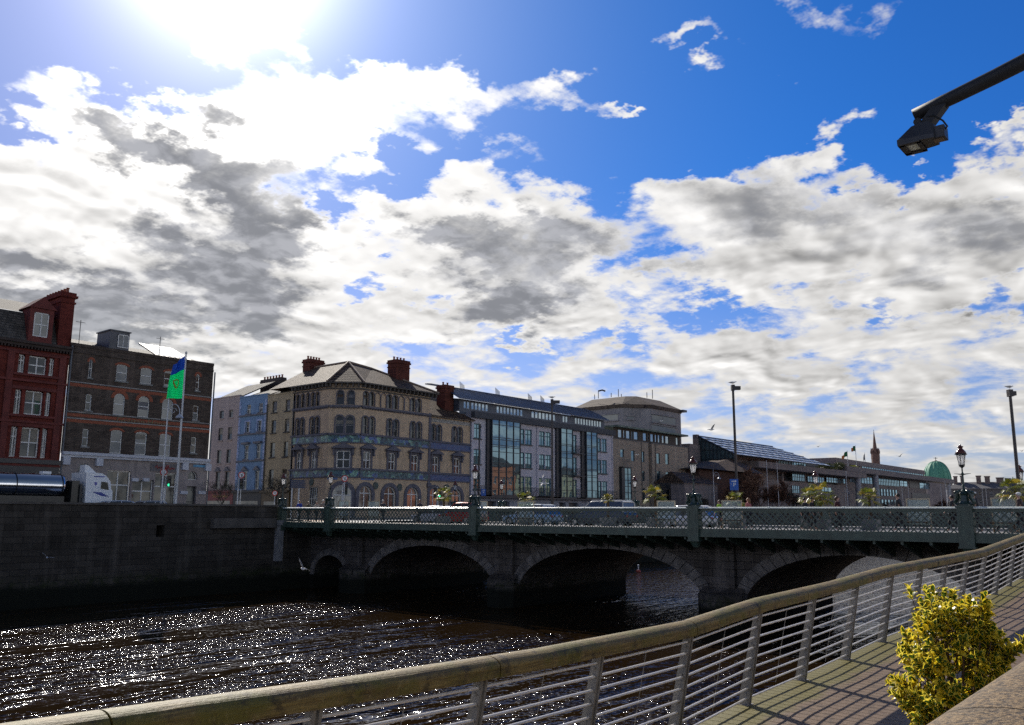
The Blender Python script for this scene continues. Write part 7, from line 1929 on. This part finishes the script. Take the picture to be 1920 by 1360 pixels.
# ---------------------------------------------------------------- floodlight on its arm, upper right
fm_ = mat("floodlight_grey", (.035, .038, .045), .42, .2, var=.2, scale=6); am_ = mat("arm_dark", (.018, .02, .024), .6, .2, var=.3, scale=5)
XF = 7.0
tip = onX(1714, 217, XF); ra = onX(1920, 122, XF)
dirr = (ra - tip).normalized(); pend = tip + dirr * 2.6
flo = thing("street_light", (XF, pend.y, NZ), "dark floodlight hanging under a slanting tubular arm at the upper right", "street light")
def arm_pt(s): return tip + dirr * s + Vector((0, 0, .035 * s * s))
mb = MB(); mb.tube([arm_pt(s) for s in (0, .3, .6, .9, 1.2, 1.6, 2.1, 2.6)], [.052, .055, .058, .061, .063, .065, .07, .075], 20); a_o = mb.build("arm", am_, flo, True)
mb = MB(); pe = arm_pt(2.6); mb.lathe((XF, pe.y, 0), [(.13, NZ), (.13, NZ + 1.2), (.09, NZ + 1.4), (.075, pe.z + .1), (.02, pe.z + .14)], 16); mb.build("pole", am_, flo)
mb = MB(); c0, c1 = arm_pt(.10), arm_pt(.24)
hy0 = onX(1781, 248, XF).y; hy1 = onX(1690, 275, XF).y; hz = onX(1700, 289, XF).z
zb0 = onX(1762, 272, XF).z
# housing: long axis along Y, hung level, bevelled far end
d0 = XF - .15
_n = onX(1682, 271, d0); zlo = _n.z; yb1 = _n.y; d1 = onZ(1701, 290, zlo).x; yb0 = onZ(1750, 256, zlo).y
ht = .15
sec = []
for y, x0_, x1_, za, zb in ((yb1, d0 + .0, d1 - .0, zlo, zlo + .035), (yb1 - .001, d0, d1, zlo, zlo + .05), (yb1 - .10, d0 + .02, d1 - .02, zlo, zlo + ht * .92), (yb1 - .16, d0 + .02, d1 - .02, zlo, zlo + ht), (yb0 + .04, d0 + .03, d1 - .03, zlo, zlo + ht * 1.02), (yb0, d0 + .04, d1 - .04, zlo, zlo + ht * .8)):
    sec.append([(x0_, y, za), (x1_, y, za), (x1_, y, za + .035), (x1_ - .03, y, zb), (x0_ + .03, y, zb), (x0_, y, za + .035)])
mb = MB(); mb.loft(sec); hs = mb.build("housing", fm_, flo)
mb = MB(); mb.box(d0 + .04, d1 - .04, yb0 + .10, yb1 - .04, zlo - .006, zlo + .001); mb.build("lamp_glass", glass("flood_glass", (.17, .16, .13), .12, .18), hs)
mb = MB()
for q in ((d0 + .02, d1 - .02, yb1 - .05, yb1 - .0, zlo - .014, zlo + .001), (d0 + .02, d1 - .02, yb0 + .10, yb0 + .13, zlo - .014, zlo + .001), (d0 + .0, d0 + .05, yb0 + .10, yb1 - .001, zlo - .014, zlo + .001), (d1 - .05, d1, yb0 + .10, yb1 - .001, zlo - .014, zlo + .001)): mb.box(*q)
mb.build("rim", fm_, hs)
mb = MB(); mb.box(d0 + .07, d1 - .07, yb0 - .07, yb0 + .10, zlo + .005, zlo + .10); mb.build("gear_box", fm_, hs)
mb = MB(); mb.box(d0 + .09, d1 - .09, yb0 - .05, yb0 + .02, zlo - .002, zlo + .005); mb.build("gear_cover", mat("cover_tan", (.20, .15, .11), .6), hs)
mb = MB(); bt_ = arm_pt(.20); mb.loft([[(XF - .05, bt_.y + .06, bt_.z - .03), (XF + .05, bt_.y + .06, bt_.z - .03), (XF + .05, bt_.y - .05, bt_.z - .03), (XF - .05, bt_.y - .05, bt_.z - .03)], [(XF - .05, yb0 + .14, zlo + ht - .02), (XF + .05, yb0 + .14, zlo + ht - .02), (XF + .05, yb0 + .04, zlo + ht - .02), (XF - .05, yb0 + .04, zlo + ht - .02)]])
mb.tube([(XF - .07, yb0 + .12, zlo + ht + .03), (XF + .07, yb0 + .12, zlo + ht + .03)], .03, 10); mb.build("bracket", am_, flo)
mb = MB(); mb.tube([(XF - .04, yb0 + .08, zlo + ht + .06), (XF - .05, yb0 + .0, zlo + ht + .05), (XF - .05, yb0 - .06, zlo + ht - .01), (XF - .04, yb0 - .085, zlo + .09), (XF - .03, yb0 - .05, zlo + .05)], .008, 6); mb.build("cable", black_iron, flo)
